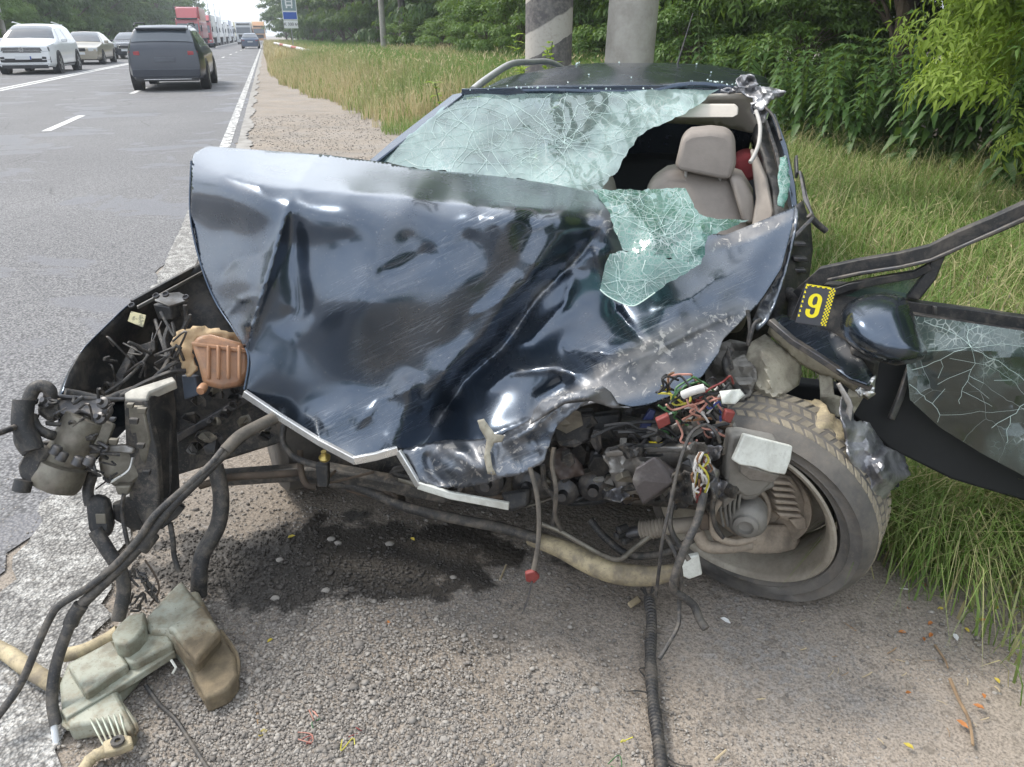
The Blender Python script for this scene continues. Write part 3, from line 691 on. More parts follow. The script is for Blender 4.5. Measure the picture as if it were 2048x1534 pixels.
# ================================================================== THE WRECKED CAR
def m_paint(name='car_paint', scuffy=True):
    b = NB(name); uv = b.n('ShaderNodeTexCoord').outputs['UV']; co = b.coord()
    base = (.040, .062, .096)
    sp = b.ramp(b.noise(170, 3, co, .6), [(.66, 0), (.72, 1)]); dust = b.ramp(b.noise(7, 5, co, .65), [(.4, .05), (.75, .35)])
    col = b.mixc(dust, base, (.16, .16, .16)); col = b.mixc(b.math('MULTIPLY', sp, .4), col, (.42, .40, .37))
    metal, rough = .82, b.math('ADD', b.math('MULTIPLY', dust, .3), .21)
    k = dict(coat=.4, coatr=.14)
    if scuffy:
        sc = b.n('ShaderNodeAttribute', attribute_name='scuff').outputs['Fac']
        m1 = b.n('ShaderNodeMapping', {'Vector': b.n('ShaderNodeMapping', {'Vector': uv, 'Rotation': (0, 0, math.radians(24))}).outputs[0], 'Scale': (9, 230, 1)}).outputs[0]
        m2 = b.n('ShaderNodeMapping', {'Vector': b.n('ShaderNodeMapping', {'Vector': uv, 'Rotation': (0, 0, math.radians(38))}).outputs[0], 'Scale': (16, 300, 1)}).outputs[0]
        n1 = b.noise(1, 5, m1, .7, .5); n2 = b.noise(1, 4, m2, .7, .6)
        blot = b.noise(11, 5, uv, .7)
        st = b.math('MAXIMUM', b.ramp(n1, [(.54, 0), (.64, 1)]), b.ramp(n2, [(.60, 0), (.66, 1)]))
        k1 = b.math('MULTIPLY', st, b.math('MULTIPLY', b.ramp(blot, [(.38, 0), (.6, 1)]), sc), clamp=True)
        col = b.mixc(b.math('MULTIPLY', k1, .42), col, (.40, .42, .44))
        # bare filler-coloured gouges on the scraped rim
        gr = b.n('ShaderNodeAttribute', attribute_name='gouge').outputs['Fac']
        g1 = b.ramp(b.noise(38, 6, uv, .75, 1.0), [(.555, 0), (.60, 1)]); g2 = b.ramp(b.noise(13, 5, uv, .6), [(.4, 0), (.55, .8)])
        gg = b.math('MULTIPLY', gr, b.math('MAXIMUM', g1, b.math('MULTIPLY', g2, .35)), clamp=True)
        col = b.mixc(gg, col, (.58, .55, .50))
        dul = b.math('MULTIPLY', gr, .55); col = b.mixc(dul, col, (.17, .165, .165))
        rough = b.math('ADD', rough, b.math('MULTIPLY', b.math('MAXIMUM', k1, gr), .35), clamp=True)
        metal = b.math('SUBTRACT', .82, b.math('MULTIPLY', b.math('MAXIMUM', gg, b.math('MULTIPLY', k1, .6)), .82), clamp=True)
        k['coat'] = b.math('SUBTRACT', .9, b.math('MULTIPLY', gr, .75), clamp=True)
    wav = b.bump(b.noise(4, 2, co), .06, .015)
    return b.done(b.bsdf(col=col, metal=metal, rough=rough, nrm=wav, **k))
PAINT = m_paint(); PAINT2 = m_paint('car_paint_plain', False)
def m_crackglass(name, tint, milky, sc=9, frac=.5, milk_col=(.50, .68, .64), k2=3.2, k3=11, w1=.03, w2=.05, f2=.12, tilt=.28):
    """laminated glass gone to crazed shards: bright crack lines, milky patches (crushed, or sky sheen painted on the door pane), tilted facets"""
    b = NB(name); uv = b.n('ShaderNodeTexCoord').outputs['UV']
    wv = b.mixc(.035, uv, b.n('ShaderNodeTexNoise', {'Vector': uv, 'Scale': 9.0, 'Detail': 3.0}).outputs['Color'], 'ADD')
    def cell(s, wd, edge=True):
        v = b.n('ShaderNodeTexVoronoi', {'Vector': wv, 'Scale': float(s)}, feature='DISTANCE_TO_EDGE').outputs[0]
        return b.ramp(v, [(0, 1), (wd, 0)])
    big = cell(sc, w1); mid = cell(sc * k2, w2); fin = cell(sc * k3, .13)
    crush_or_sheen = b.ramp(b.noise(6.5, 4, uv, .65), [(.44, 0), (.64, 1)]); at = b.n('ShaderNodeAttribute', attribute_name='crush_or_sheen').outputs['Fac']
    cm = b.math('MAXIMUM', crush_or_sheen, at, clamp=True)
    ln = b.math('MAXIMUM', b.math('MULTIPLY', big, .85), b.math('MAXIMUM', b.math('MULTIPLY', mid, b.math('ADD', b.math('MULTIPLY', cm, .75), f2)), b.math('MULTIPLY', fin, b.math('MULTIPLY', cm, cm))), clamp=True)
    ln = b.math('MULTIPLY', ln, b.ramp(b.noise(16, 4, uv), [(.32, .25), (.6, 1)]))
    cc = b.n('ShaderNodeTexVoronoi', {'Vector': wv, 'Scale': float(sc * k2)}).outputs['Color']
    cc2 = b.n('ShaderNodeTexVoronoi', {'Vector': wv, 'Scale': float(sc)}).outputs['Color']
    hgt = b.n('ShaderNodeSeparateColor', {0: cc}).outputs[0]
    nrm0 = b.n('ShaderNodeNewGeometry').outputs['Normal']
    tl0 = b.n('ShaderNodeVectorMath', {0: b.mixc(.5, cc, cc2), 1: (.5, .5, .5)}, operation='SUBTRACT').outputs[0]
    tl = b.n('ShaderNodeVectorMath', {0: tl0, 'Scale': tilt}, operation='SCALE').outputs[0]
    nn = b.n('ShaderNodeVectorMath', {0: b.n('ShaderNodeVectorMath', {0: nrm0, 1: tl}, operation='ADD').outputs[0]}, operation='NORMALIZE').outputs[0]
    gls = b.n('ShaderNodeBsdfGlossy', {'Color': (.9, .97, .95, 1), 'Roughness': .06, 'Normal': nn})
    trn = b.n('ShaderNodeBsdfTransparent', {'Color': (*tint, 1)})
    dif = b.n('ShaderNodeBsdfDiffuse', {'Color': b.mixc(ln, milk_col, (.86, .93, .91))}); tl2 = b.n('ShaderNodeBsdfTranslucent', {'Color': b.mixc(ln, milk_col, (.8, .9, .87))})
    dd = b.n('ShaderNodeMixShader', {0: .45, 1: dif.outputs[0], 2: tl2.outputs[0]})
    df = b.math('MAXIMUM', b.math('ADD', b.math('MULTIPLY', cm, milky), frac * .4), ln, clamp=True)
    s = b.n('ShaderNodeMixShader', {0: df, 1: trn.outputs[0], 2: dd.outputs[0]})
    fr = b.n('ShaderNodeFresnel', {'IOR': 1.5, 'Normal': nn}).outputs[0]
    s = b.n('ShaderNodeMixShader', {0: b.math('MULTIPLY', b.math('ADD', fr, .05), b.math('SUBTRACT', 1, b.math('MULTIPLY', ln, .8))), 1: s.outputs[0], 2: gls.outputs[0]})
    return b.done(s)
G_WIND = m_crackglass('cracked_windscreen', (.60, .78, .74), .50, 13, .62, (.50, .70, .66), 3.3, 9, .006, .022, .35, .13)
G_HANG = m_crackglass('crazed_glass', (.30, .60, .50), .4, 26, .55, (.27, .56, .47), 3.0, 5.5, .03, .09, .45)
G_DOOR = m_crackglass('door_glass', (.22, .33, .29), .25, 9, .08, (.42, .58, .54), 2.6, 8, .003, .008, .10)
black = mat('black_plastic', (.012, .013, .015), (.03, .029, .028), 7, .45, bump=.15, bs=50, r2=.7, dirt=0.35)
dusty = mat('dusty_black', (.022, .022, .023), (.085, .078, .068), 9, .6, bump=.3, bs=40, lo=.4, hi=.7, dirt=0.7)
rubber = mat('rubber_hose', (.022, .022, .024), (.06, .056, .05), 12, .55, bump=.2, bs=80, dirt=0.55)
dirtyhose = mat('dirty_hose', (.05, .046, .042), (.19, .165, .13), 10, .75, bump=.3, bs=70, lo=.35, hi=.65, dirt=0.6)
alum = mat('dull_aluminium', (.30, .29, .275), (.12, .11, .10), 11, .42, metal=.75, bump=.25, bs=45, r2=.65, dirt=0.6)
alum2 = mat('oily_casting', (.20, .185, .15), (.07, .064, .052), 12, .42, metal=.55, bump=.35, bs=60, r2=.7, dirt=0.65)
steel = mat('dark_steel', (.10, .10, .105), (.035, .034, .034), 9, .4, metal=.7, bump=.2, bs=60, dirt=0.6)
rust = mat('rusty_steel', (.10, .075, .055), (.045, .036, .03), 13, .8, metal=.2, bump=.5, bs=60)
cream = mat('primer_beige', (.40, .37, .29), (.20, .18, .14), 6, .6, bump=.25, bs=30, lo=.38, hi=.7, dirt=0.5)
cream2 = mat('dirty_beige', (.42, .35, .22), (.13, .105, .07), 9, .7, bump=.4, bs=45, lo=.42, hi=.62, dirt=0.6)
whiteP = mat('torn_white_plastic', (.60, .61, .56), (.40, .40, .35), 7, .5, bump=.25, bs=40, dirt=0.25)
chrome = mat('satin_chrome', (.72, .72, .70), (.45, .44, .42), 12, .25, metal=.75, bump=.15, bs=40)
tyreM = mat('tyre_rubber', (.07, .066, .062), (.165, .15, .13), 7, .75, bump=.35, bs=60, lo=.4, hi=.7, dirt=0.4)
treadM = mat('dusty_tread', (.26, .225, .165), (.11, .098, .08), 9, .85, bump=.4, bs=60)
rimM = mat('dusty_rim', (.38, .345, .285), (.22, .19, .15), 6, .55, metal=.25, bump=.2, bs=40, dirt=0.35)
brake = mat('dusty_brake', (.34, .285, .225), (.15, .125, .10), 9, .8, metal=.15, bump=.5, bs=55, dirt=0.5)
leather = mat('beige_leather', (.225, .195, .168), (.18, .155, .135), 5, .55, bump=.15, bs=180)
liner = mat('headliner', (.50, .46, .40), (.42, .38, .33), 4, .85, bump=.1, bs=200)
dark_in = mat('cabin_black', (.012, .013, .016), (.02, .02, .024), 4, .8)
tankB = mat('coolant_tank_plastic', (.40, .22, .12), (.22, .085, .04), 8, .35, bump=.15, bs=30, lo=.35, hi=.7, dirt=0.35)
paper = mat('torn_fibre_mat', (.48, .36, .22), (.34, .24, .14), 8, .9, bump=.6, bs=25, bd=.01)
crinkle = mat('crinkled_black_foil', (.12, .12, .13), (.40, .40, .41), 12, .34, metal=.6, bump=.3, bs=22, coat=.5, bd=.02)
YEL = flat('marker_yellow', (.80, .66, .0), .45); MBK = mat('marker_black', (.035, .036, .042), (.05, .05, .055), 10, .55)

wreck_loc = G(900, 900); wreck_loc.z = 0
SC[0] = GS
W = thing('wrecked_car', 'dark blue estate car with crushed bonnet, shattered windscreen and no front bumper', 'car', (0.15, 3.1, 0))
# ---- bonnet -----------------------------------------------------------
def blob(X, Y, cx, cy, rx, ry, rot=0, hard=1.0):
    c, s = math.cos(math.radians(rot)), math.sin(math.radians(rot)); dx, dy = X - cx, Y - cy
    u, v = (dx * c + dy * s) / rx, (-dx * s + dy * c) / ry
    return np.clip((1.25 - np.sqrt(u * u + v * v)) * 2.2 * hard, 0, 1)
def scuff(X, Y):
    a = blob(X, Y, 1010, 455, 95, 35, 5); a = np.maximum(a, .9 * blob(X, Y, 960, 590, 150, 70, -32)); a = np.maximum(a, .8 * blob(X, Y, 840, 665, 150, 60, -28))
    a = np.maximum(a, .8 * blob(X, Y, 870, 730, 160, 45, -30)); a = np.maximum(a, .5 * blob(X, Y, 790, 545, 160, 45, -28)); a = np.maximum(a, .55 * blob(X, Y, 740, 840, 130, 45, -8))
    a = np.maximum(a, .8 * blob(X, Y, 1320, 650, 190, 60, -30)); return np.maximum(a, .03)
def gouge(X, Y):
    a = blob(X, Y, 1320, 715, 185, 48, -28); a = np.maximum(a, blob(X, Y, 1500, 462, 85, 16, -22)); a = np.maximum(a, .9 * blob(X, Y, 1150, 800, 90, 26, -22))
    for pl in ([(1215, 440), (1150, 520), (1075, 590), (1010, 690), (930, 760), (870, 850)], [(1190, 490), (1205, 560), (1240, 610)], [(1190, 760), (1110, 735), (1020, 745)], [(950, 412), (1060, 416), (1210, 432)]):
        d, _, _ = seg_dist(X, Y, pl); a = np.maximum(a, .75 * np.exp(-d / 5) * np.clip(.4 + vnoise(X, Y, 26, 9) * 1.5, 0, 1))
    a = np.maximum(a, .9 * blob(X, Y, 1232, 470, 16, 60, -24)); a = np.maximum(a, .8 * blob(X, Y, 905, 925, 70, 35, -10)); return a
HOOD = [(383, 322), (388, 306), (415, 292), (480, 297), (560, 303), (650, 309), (780, 326), (835, 338), (920, 345), (1000, 353), (1100, 367), (1190, 384), (1300, 420), (1400, 462),
        (1450, 470), (1500, 450), (1545, 432), (1590, 412), (1585, 450), (1563, 535), (1530, 588), (1512, 612), (1470, 655), (1446, 678), (1438, 705), (1405, 752), (1345, 790), (1300, 808), (1262, 813),
        (1212, 800), (1160, 812), (1105, 850), (1060, 885), (990, 905), (900, 905), (845, 900), (795, 897), (750, 912), (712, 922), (650, 886), (560, 828), (489, 779), (497, 712),
        (470, 662), (430, 600), (400, 522), (381, 430)]
HC_ = [(383, 325, 2.42), (415, 292, 2.62), (560, 303, 2.72), (780, 326, 2.72), (1000, 353, 2.70), (1190, 384, 2.60), (700, 350, 2.42), (900, 370, 2.42), (1080, 392, 2.42), (1400, 462, 2.45), (1590, 412, 2.42), (1520, 450, 2.40),
       # ridge across the bonnet
       (450, 345, 2.28), (520, 365, 2.19), (600, 380, 2.16), (700, 385, 2.15), (820, 395, 2.14), (940, 410, 2.12), (1030, 418, 2.10), (1120, 425, 2.13), (1210, 432, 2.20),
       # left flap (turned to the road)
       (381, 430, 2.33), (400, 522, 2.24), (430, 600, 2.15), (470, 662, 2.05), (497, 712, 1.98), (489, 779, 1.94), (460, 450, 2.19), (500, 560, 2.05), (560, 440, 2.08),
       # panel right of the fold
       (600, 480, 2.06), (610, 600, 2.00), (600, 700, 1.98), (590, 790, 1.95), (700, 480, 2.01), (720, 600, 1.90), (700, 700, 1.93), (690, 800, 1.92), (712, 922, 1.78),
       (820, 480, 2.02), (820, 560, 1.95), (820, 650, 1.93), (800, 740, 1.93), (780, 830, 1.90), (800, 895, 1.82), (560, 828, 1.95), (640, 878, 1.86),
       (940, 480, 2.03), (930, 560, 1.97), (900, 660, 1.95), (880, 740, 1.93), (860, 820, 1.90), (845, 898, 1.86),
       # hollow left of the deep fold, the fold, the panels beyond
       (1060, 470, 2.05), (1100, 520, 2.06), (1010, 620, 2.02), (950, 730, 2.00), (880, 830, 1.96), (1180, 470, 2.16), (1150, 560, 2.12), (1230, 560, 2.16), (1060, 640, 2.04), (1150, 650, 2.02),
       (1000, 740, 1.96), (1080, 730, 1.90), (1150, 730, 1.88), (930, 830, 1.88), (1000, 830, 1.82), (1080, 800, 1.82), (950, 890, 1.78), (1060, 880, 1.76),
       (1240, 640, 2.02), (1240, 720, 1.86), (1350, 620, 2.02), (1400, 560, 2.16), (1350, 520, 2.26), (1480, 560, 2.18), (1530, 520, 2.25), (1512, 612, 2.08), (1440, 690, 1.94),
       (1345, 750, 1.83), (1262, 812, 1.72), (1180, 790, 1.76), (1300, 700, 1.92), (1380, 640, 2.03)]
creases = [([(383, 325), (450, 352), (530, 372), (640, 382), (820, 396), (950, 412), (1060, 416), (1210, 432)], .030, 14, 'ridge'),
           ([(582, 392), (560, 470), (530, 570), (505, 650), (497, 705)], .045, 15, 'ridge'),
           ([(580, 398), (590, 520), (598, 620), (560, 670)], -.020, 26, 'soft'),
           ([(1215, 440), (1150, 520), (1075, 590), (1010, 690), (930, 760), (870, 850), (850, 896)], -.055, 17, 'ridge'),
           ([(1110, 470), (1060, 560), (985, 640), (960, 680), (900, 740), (850, 800)], .045, 30, 'soft'),
           ([(960, 440), (1000, 425), (1060, 425), (1110, 450)], .03, 22, 'soft'),
           ([(1180, 500), (1215, 560), (1230, 620), (1290, 690), (1220, 710), (1120, 690)], -.030, 14, 'ridge'),
           ([(1190, 490), (1205, 560), (1240, 610)], .03, 16, 'ridge'),
           ([(1510, 610), (1430, 640), (1330, 690), (1230, 735), (1160, 780)], .030, 15, 'ridge'),
           ([(1190, 760), (1110, 735), (1020, 745), (960, 790)], .028, 13, 'ridge'),
           ([(1150, 760), (1080, 800), (1070, 860)], -.03, 22, 'soft'),
           ([(760, 905), (800, 850), (810, 780), (830, 740)], .03, 26, 'soft'),
           ([(620, 860), (700, 820), (760, 830), (800, 850)], .025, 30, 'soft'),
           ([(740, 560), (800, 540), (880, 500)], -.018, 20, 'soft'),
           ([(640, 310), (610, 345), (590, 380)], .018, 18, 'ridge'),
           ([(1560, 440), (1500, 520), (1430, 590), (1350, 640)], .02, 30, 'soft'),
           ([(960, 880), (1040, 850), (1090, 820)], .02, 12, 'ridge'),
           ([(1000, 700), (1060, 680), (1130, 610), (1150, 540)], .014, 9, 'ridge'), ([(1120, 690), (1180, 730), (1200, 770)], -.012, 8, 'ridge'), ([(700, 870), (760, 800), (850, 770)], .012, 9, 'ridge'),
           ([(930, 640), (1000, 600), (1040, 540)], .012, 9, 'ridge'), ([(1300, 620), (1380, 600), (1450, 540)], .012, 9, 'ridge'), ([(1280, 760), (1340, 700), (1420, 660)], -.010, 8, 'ridge'),
           ([(440, 640), (480, 600), (520, 590)], .010, 8, 'ridge'), ([(430, 560), (470, 520), (545, 500)], -.007, 10, 'ridge'), ([(1060, 560), (1110, 540), (1180, 545)], -.012, 8, 'ridge')]
bonnet = sheet('bonnet', HOOD, HC_, PAINT, W, sp=7.5, th=.004, creases=creases, noise=[(130, .005, 1), (50, .0012, 2)], attrs={'scuff': scuff, 'gouge': gouge})
sb = bonnet.modifiers.new('smooth', 'SUBSURF'); sb.levels = sb.render_levels = 1; bonnet.modifiers.move(1, 0)
def hem(name, pts, r, m, sub=5, n=6): return hose(name, pts, r, m, W, n, sub)
hem('bonnet_rolled_edge', [(383, 322, 2.42), (381, 430, 2.33), (400, 522, 2.24), (430, 600, 2.15), (470, 662, 2.05), (497, 712, 1.98), (489, 779, 1.94)], .004, PAINT2)
# chrome lip, bent three times
def bar(name, pts, wd, th, m, up=(0, 0, 1), parent=W):
    mb = MB(); A = [P(*p) for p in pts]; U = Vector(up); prev = None; vs = []
    for i, a in enumerate(A):
        t = (A[min(i + 1, len(A) - 1)] - A[max(i - 1, 0)]).normalized(); sd = t.cross(U).normalized(); uu = sd.cross(t).normalized()
        vs += [a - uu * wd / 2 - sd * th / 2, a + uu * wd / 2 - sd * th / 2, a + uu * wd / 2 + sd * th / 2, a - uu * wd / 2 + sd * th / 2]
    fs = []
    for i in range(len(A) - 1):
        for j in range(4): fs.append((i * 4 + j, i * 4 + (j + 1) % 4, i * 4 + 4 + (j + 1) % 4, i * 4 + 4 + j))
    k = len(A) * 4; fs += [(3, 2, 1, 0), (k - 4, k - 3, k - 2, k - 1)]
    return mb.add(vs, fs).build(name, m, parent, angle=30, bev=.002)
bar('chrome_trim', [(488, 786, 1.935), (560, 834, 1.90), (640, 884, 1.85), (712, 922, 1.765)], .020, .012, chrome)
bar('chrome_trim', [(708, 921, 1.765), (750, 913, 1.78), (796, 900, 1.80)], .022, .010, chrome)
bar('chrome_trim', [(796, 902, 1.80), (818, 938, 1.78), (838, 972, 1.76)], .020, .010, chrome)
bar('chrome_trim', [(836, 970, 1.76), (900, 990, 1.74), (1018, 1012, 1.70)], .021, .009, whiteP)
# crumpled front lip / skin of the nose
LIP = [(800, 900), (845, 888), (890, 880), (940, 880), (1000, 872), (1060, 838), (1110, 800), (1160, 782), (1206, 774), (1180, 800), (1140, 830), (1115, 850), (1100, 885), (1086, 925),
       (1050, 945), (1000, 958), (960, 970), (925, 976), (870, 972), (838, 962), (822, 935)]
LC = [(800, 900, 1.82), (890, 880, 1.84), (1000, 872, 1.76), (1110, 800, 1.72), (1206, 774, 1.70), (1115, 850, 1.68), (1086, 925, 1.66), (1000, 958, 1.68), (925, 976, 1.72), (838, 962, 1.77), (900, 925, 1.74), (960, 910, 1.74), (1040, 890, 1.70)]
sheet('nose_skin', LIP, LC, PAINT, W, sp=7, th=.004, creases=[([(985, 870), (975, 905), (985, 960)], .03, 9, 'ridge'), ([(850, 900), (870, 950), (900, 972)], -.025, 14, 'soft'), ([(1000, 890), (1060, 860), (1130, 800)], .025, 9, 'ridge'),
      ([(880, 890), (930, 910), (960, 950)], .02, 14, 'soft'), ([(1060, 870), (1080, 920)], -.015, 8, 'ridge')], noise=[(40, .008, 4), (16, .004, 5), (8, .0015, 8)],
      attrs={'scuff': lambda X, Y: np.full(len(X), .6), 'gouge': lambda X, Y: np.clip(.35 + .4 * vnoise(X, Y, 30, 6), 0, 1)}, ragged=1.5)
sheet('torn_strip', [(955, 842), (968, 838), (990, 868), (1010, 872), (1004, 884), (988, 886), (980, 905), (985, 935), (992, 950), (975, 948), (968, 915), (973, 880), (960, 858)], [(960, 850, 1.70), (985, 880, 1.69), (975, 915, 1.68), (985, 945, 1.67)], cream, W, sp=6, th=.004, noise=[(14, .006, 3)])
sheet('scraped_flange', [(1085, 800), (1160, 780), (1206, 773), (1222, 784), (1240, 812), (1262, 816), (1225, 816), (1180, 802), (1130, 808), (1085, 835), (1060, 850), (1068, 820)], [(1085, 800, 1.69), (1206, 773, 1.675), (1240, 805, 1.68), (1130, 808, 1.66), (1065, 845, 1.68)], PAINT, W, sp=6, th=.004,
      creases=[([(1075, 835), (1130, 800), (1200, 790)], .02, 8, 'ridge')], noise=[(14, .005, 3)], attrs={'scuff': lambda X, Y: X * 0 + .5, 'gouge': lambda X, Y: X * 0 + .75})
# ---- windscreen -------------------------------------------------------
WS = [(752, 322), (800, 284), (850, 246), (900, 205), (922, 188), (1000, 184), (1150, 180), (1300, 179), (1439, 178), (1400, 208), (1370, 228), (1334, 244), (1318, 252), (1302, 257), (1286, 268), (1275, 274), (1268, 290), (1258, 298), (1252, 312), (1246, 318), (1240, 334), (1228, 350), (1216, 362), (1205, 376),
      (1190, 384), (1100, 368), (1000, 354), (920, 346), (835, 337)]
WC = [(752, 322, 3.10), (922, 188, 3.70), (1150, 180, 3.62), (1439, 178, 3.42), (1300, 250, 3.15), (1205, 376, 2.74), (1000, 354, 2.92), (835, 337, 3.0), (950, 265, 3.30), (1120, 270, 3.15), (1180, 320, 2.95)]
def crushWS(X, Y):
    a = blob(X, Y, 1150, 340, 90, 35, -20) * .8; a = np.maximum(a, .6 * blob(X, Y, 880, 300, 110, 30, -25)); return np.maximum(a, .3 * blob(X, Y, 1330, 215, 100, 25, -20))
sheet('windscreen', WS, WC, G_WIND, W, sp=11, th=0, noise=[(60, .022, 7), (22, .007, 8)], creases=[([(1040, 240), (1120, 300), (1180, 350)], -.05, 22, 'ridge'), ([(1100, 190), (1110, 260), (1090, 330)], .03, 18, 'ridge')], attrs={'crush_or_sheen': crushWS}, ragged=3, angle=12)
HG = [(1186, 378), (1230, 380), (1269, 380), (1320, 378), (1370, 376), (1378, 390), (1384, 402), (1388, 415), (1398, 427), (1415, 434), (1434, 438), (1470, 438), (1498, 440), (1460, 456), (1416, 472), (1410, 500), (1402, 528), (1330, 516), (1270, 506), (1246, 501), (1238, 480), (1222, 440), (1205, 405)]
HGC = [(1186, 378, 2.60), (1269, 380, 2.48), (1370, 376, 2.42), (1498, 440, 2.30), (1416, 472, 2.16), (1402, 528, 2.06), (1300, 450, 2.16), (1246, 501, 2.07), (1222, 440, 2.18), (1330, 516, 2.04)]
sheet('hanging_glass', HG, HGC, G_HANG, W, sp=9, th=0, noise=[(45, .022, 17), (18, .008, 18)], creases=[([(1400, 440), (1410, 500)], .03, 14, 'ridge'), ([(1240, 400), (1290, 450), (1320, 510)], .03, 16, 'ridge')], attrs={'crush_or_sheen': lambda X, Y: np.full(len(X), .55)}, ragged=2.5, angle=12)
HG2 = [(1246, 501), (1270, 506), (1330, 516), (1402, 528), (1375, 545), (1342, 562), (1310, 585), (1278, 607), (1262, 612), (1240, 605), (1215, 592), (1200, 579), (1206, 550), (1214, 520), (1220, 508)]
HG2C = [(1246, 501, 2.05), (1402, 528, 2.03), (1342, 562, 1.99), (1270, 608, 1.93), (1200, 579, 1.97), (1215, 515, 2.03), (1300, 545, 1.99)]
sheet('hanging_glass', HG2, HG2C, G_HANG, W, sp=9, th=0, noise=[(40, .012, 27)], attrs={'crush_or_sheen': lambda X, Y: np.clip(.15 + (Y - 570) / 60, 0, .8)}, ragged=2, angle=12)
def cracks(name, outline, ctrl, noise, parent, seeds, r, seed, arcs=True, reach=(60, 420), creases=()):
    """jagged bright fracture lines lying on a pane, running out from the impact points"""
    rq_ = random.Random(seed); f = rbf(ctrl); mb = MB(); O = np.array([p[:2] for p in outline], float)
    def inside(x, y):
        c = False; n = len(O)
        for i in range(n):
            ax, ay = O[i]; bx, by = O[(i + 1) % n]
            if (ay > y) != (by > y) and x < (bx - ax) * (y - ay) / (by - ay) + ax: c = not c
        return c
    lines = []
    for (cx, cy, k) in seeds:
        rays = []
        for i in range(k):
            a = 2 * PI * i / k + rq_.uniform(-.15, .15); L_ = rq_.uniform(*reach); x, y = cx, cy; pl = [(x, y)]; tr = 0
            while tr < L_:
                st = rq_.uniform(9, 26); aa = a + rq_.uniform(-.35, .35); x += st * math.cos(aa); y += st * math.sin(aa) * .62; tr += st
                if not inside(x, y): break
                pl.append((x, y))
                if rq_.random() < .10 and tr > 40:
                    b_ = a + rq_.choice((-1, 1)) * rq_.uniform(.5, 1.1); xx, yy = x, y; p2 = [(x, y)]
                    for _ in range(rq_.randint(2, 6)):
                        s_ = rq_.uniform(8, 22); xx += s_ * math.cos(b_ + rq_.uniform(-.3, .3)); yy += s_ * math.sin(b_) * .62
                        if not inside(xx, yy): break
                        p2.append((xx, yy))
                    lines.append(p2)
                if rq_.random() < .03: break
            rays.append(pl); lines.append(pl)
        if arcs:
            for j in range(5):
                rad = 18 + j * rq_.uniform(18, 34); a0 = rq_.uniform(0, 6.28); p2 = []
                for q in range(rq_.randint(6, 20)):
                    a = a0 + q * .28; x = cx + rad * math.cos(a) * rq_.uniform(.93, 1.07); y = cy + rad * math.sin(a) * .62 * rq_.uniform(.93, 1.07)
                    if inside(x, y): p2.append((x, y))
                    else: lines.append(p2); p2 = []
                lines.append(p2)
    for pl in lines:
        if len(pl) < 2: continue
        X = np.array([p[0] for p in pl]); Y = np.array([p[1] for p in pl]); Z = f(X, Y)
        for (sc_, amp, sd_) in noise: Z = Z + vnoise(X, Y, sc_, sd_) * amp
        for (cpl, h_, wd_, kd_) in creases:
            d, _, t_ = seg_dist(X, Y, cpl); Z = Z - h_ * np.exp(-d / wd_) * np.clip(np.minimum(t_, 1 - t_) * 6, 0, 1)
        rr_w = r * rq_.uniform(.5, 1.5); mb.tube([P(X[i], Y[i], Z[i] - .006) for i in range(len(X))], rr_w, 4, cap=False)
    return tag(mb.build(name, flat('crack_white', (.52, .65, .62), .35), parent, smooth=False), kind='stuff')
wsN = [(60, .022, 7), (22, .007, 8)]; wsC = [([(1040, 240), (1120, 300), (1180, 350)], -.05, 22, 'ridge'), ([(1100, 190), (1110, 260), (1090, 330)], .03, 18, 'ridge')]
cracks('crack_lines', WS, WC, wsN, W, [(1128, 285, 20), (945, 262, 9), (1185, 225, 6), (860, 300, 7), (1060, 325, 8), (1300, 215, 5)], .00055, 3, creases=wsC)
hgN = [(45, .022, 17), (18, .008, 18)]; hgC = [([(1400, 440), (1410, 500)], .03, 14, 'ridge'), ([(1240, 400), (1290, 450), (1320, 510)], .03, 16, 'ridge')]
cracks('crack_lines', HG, HGC, hgN, W, [(1330, 470, 10), (1270, 410, 9), (1380, 500, 8), (1440, 450, 6)], .0005, 4, reach=(40, 200), creases=hgC)
cracks('crack_lines', HG2, HG2C, [(40, .012, 27)], W, [(1290, 560, 10), (1240, 590, 8), (1350, 535, 6)], .0005, 5, reach=(30, 150))
# rubber-edged rims of the torn laminate
for nm_, seq, zz in (('laminate_edge', HG2[8:], 0), ):
    fz = rbf(HG2C); hose(nm_, [(x, y, float(fz(np.array([x]), np.array([y]))[0]) - .004) for x, y in HG2[6:12]], .0018, flat('laminate_edge', (.55, .68, .62), .3), W, 5, 3)
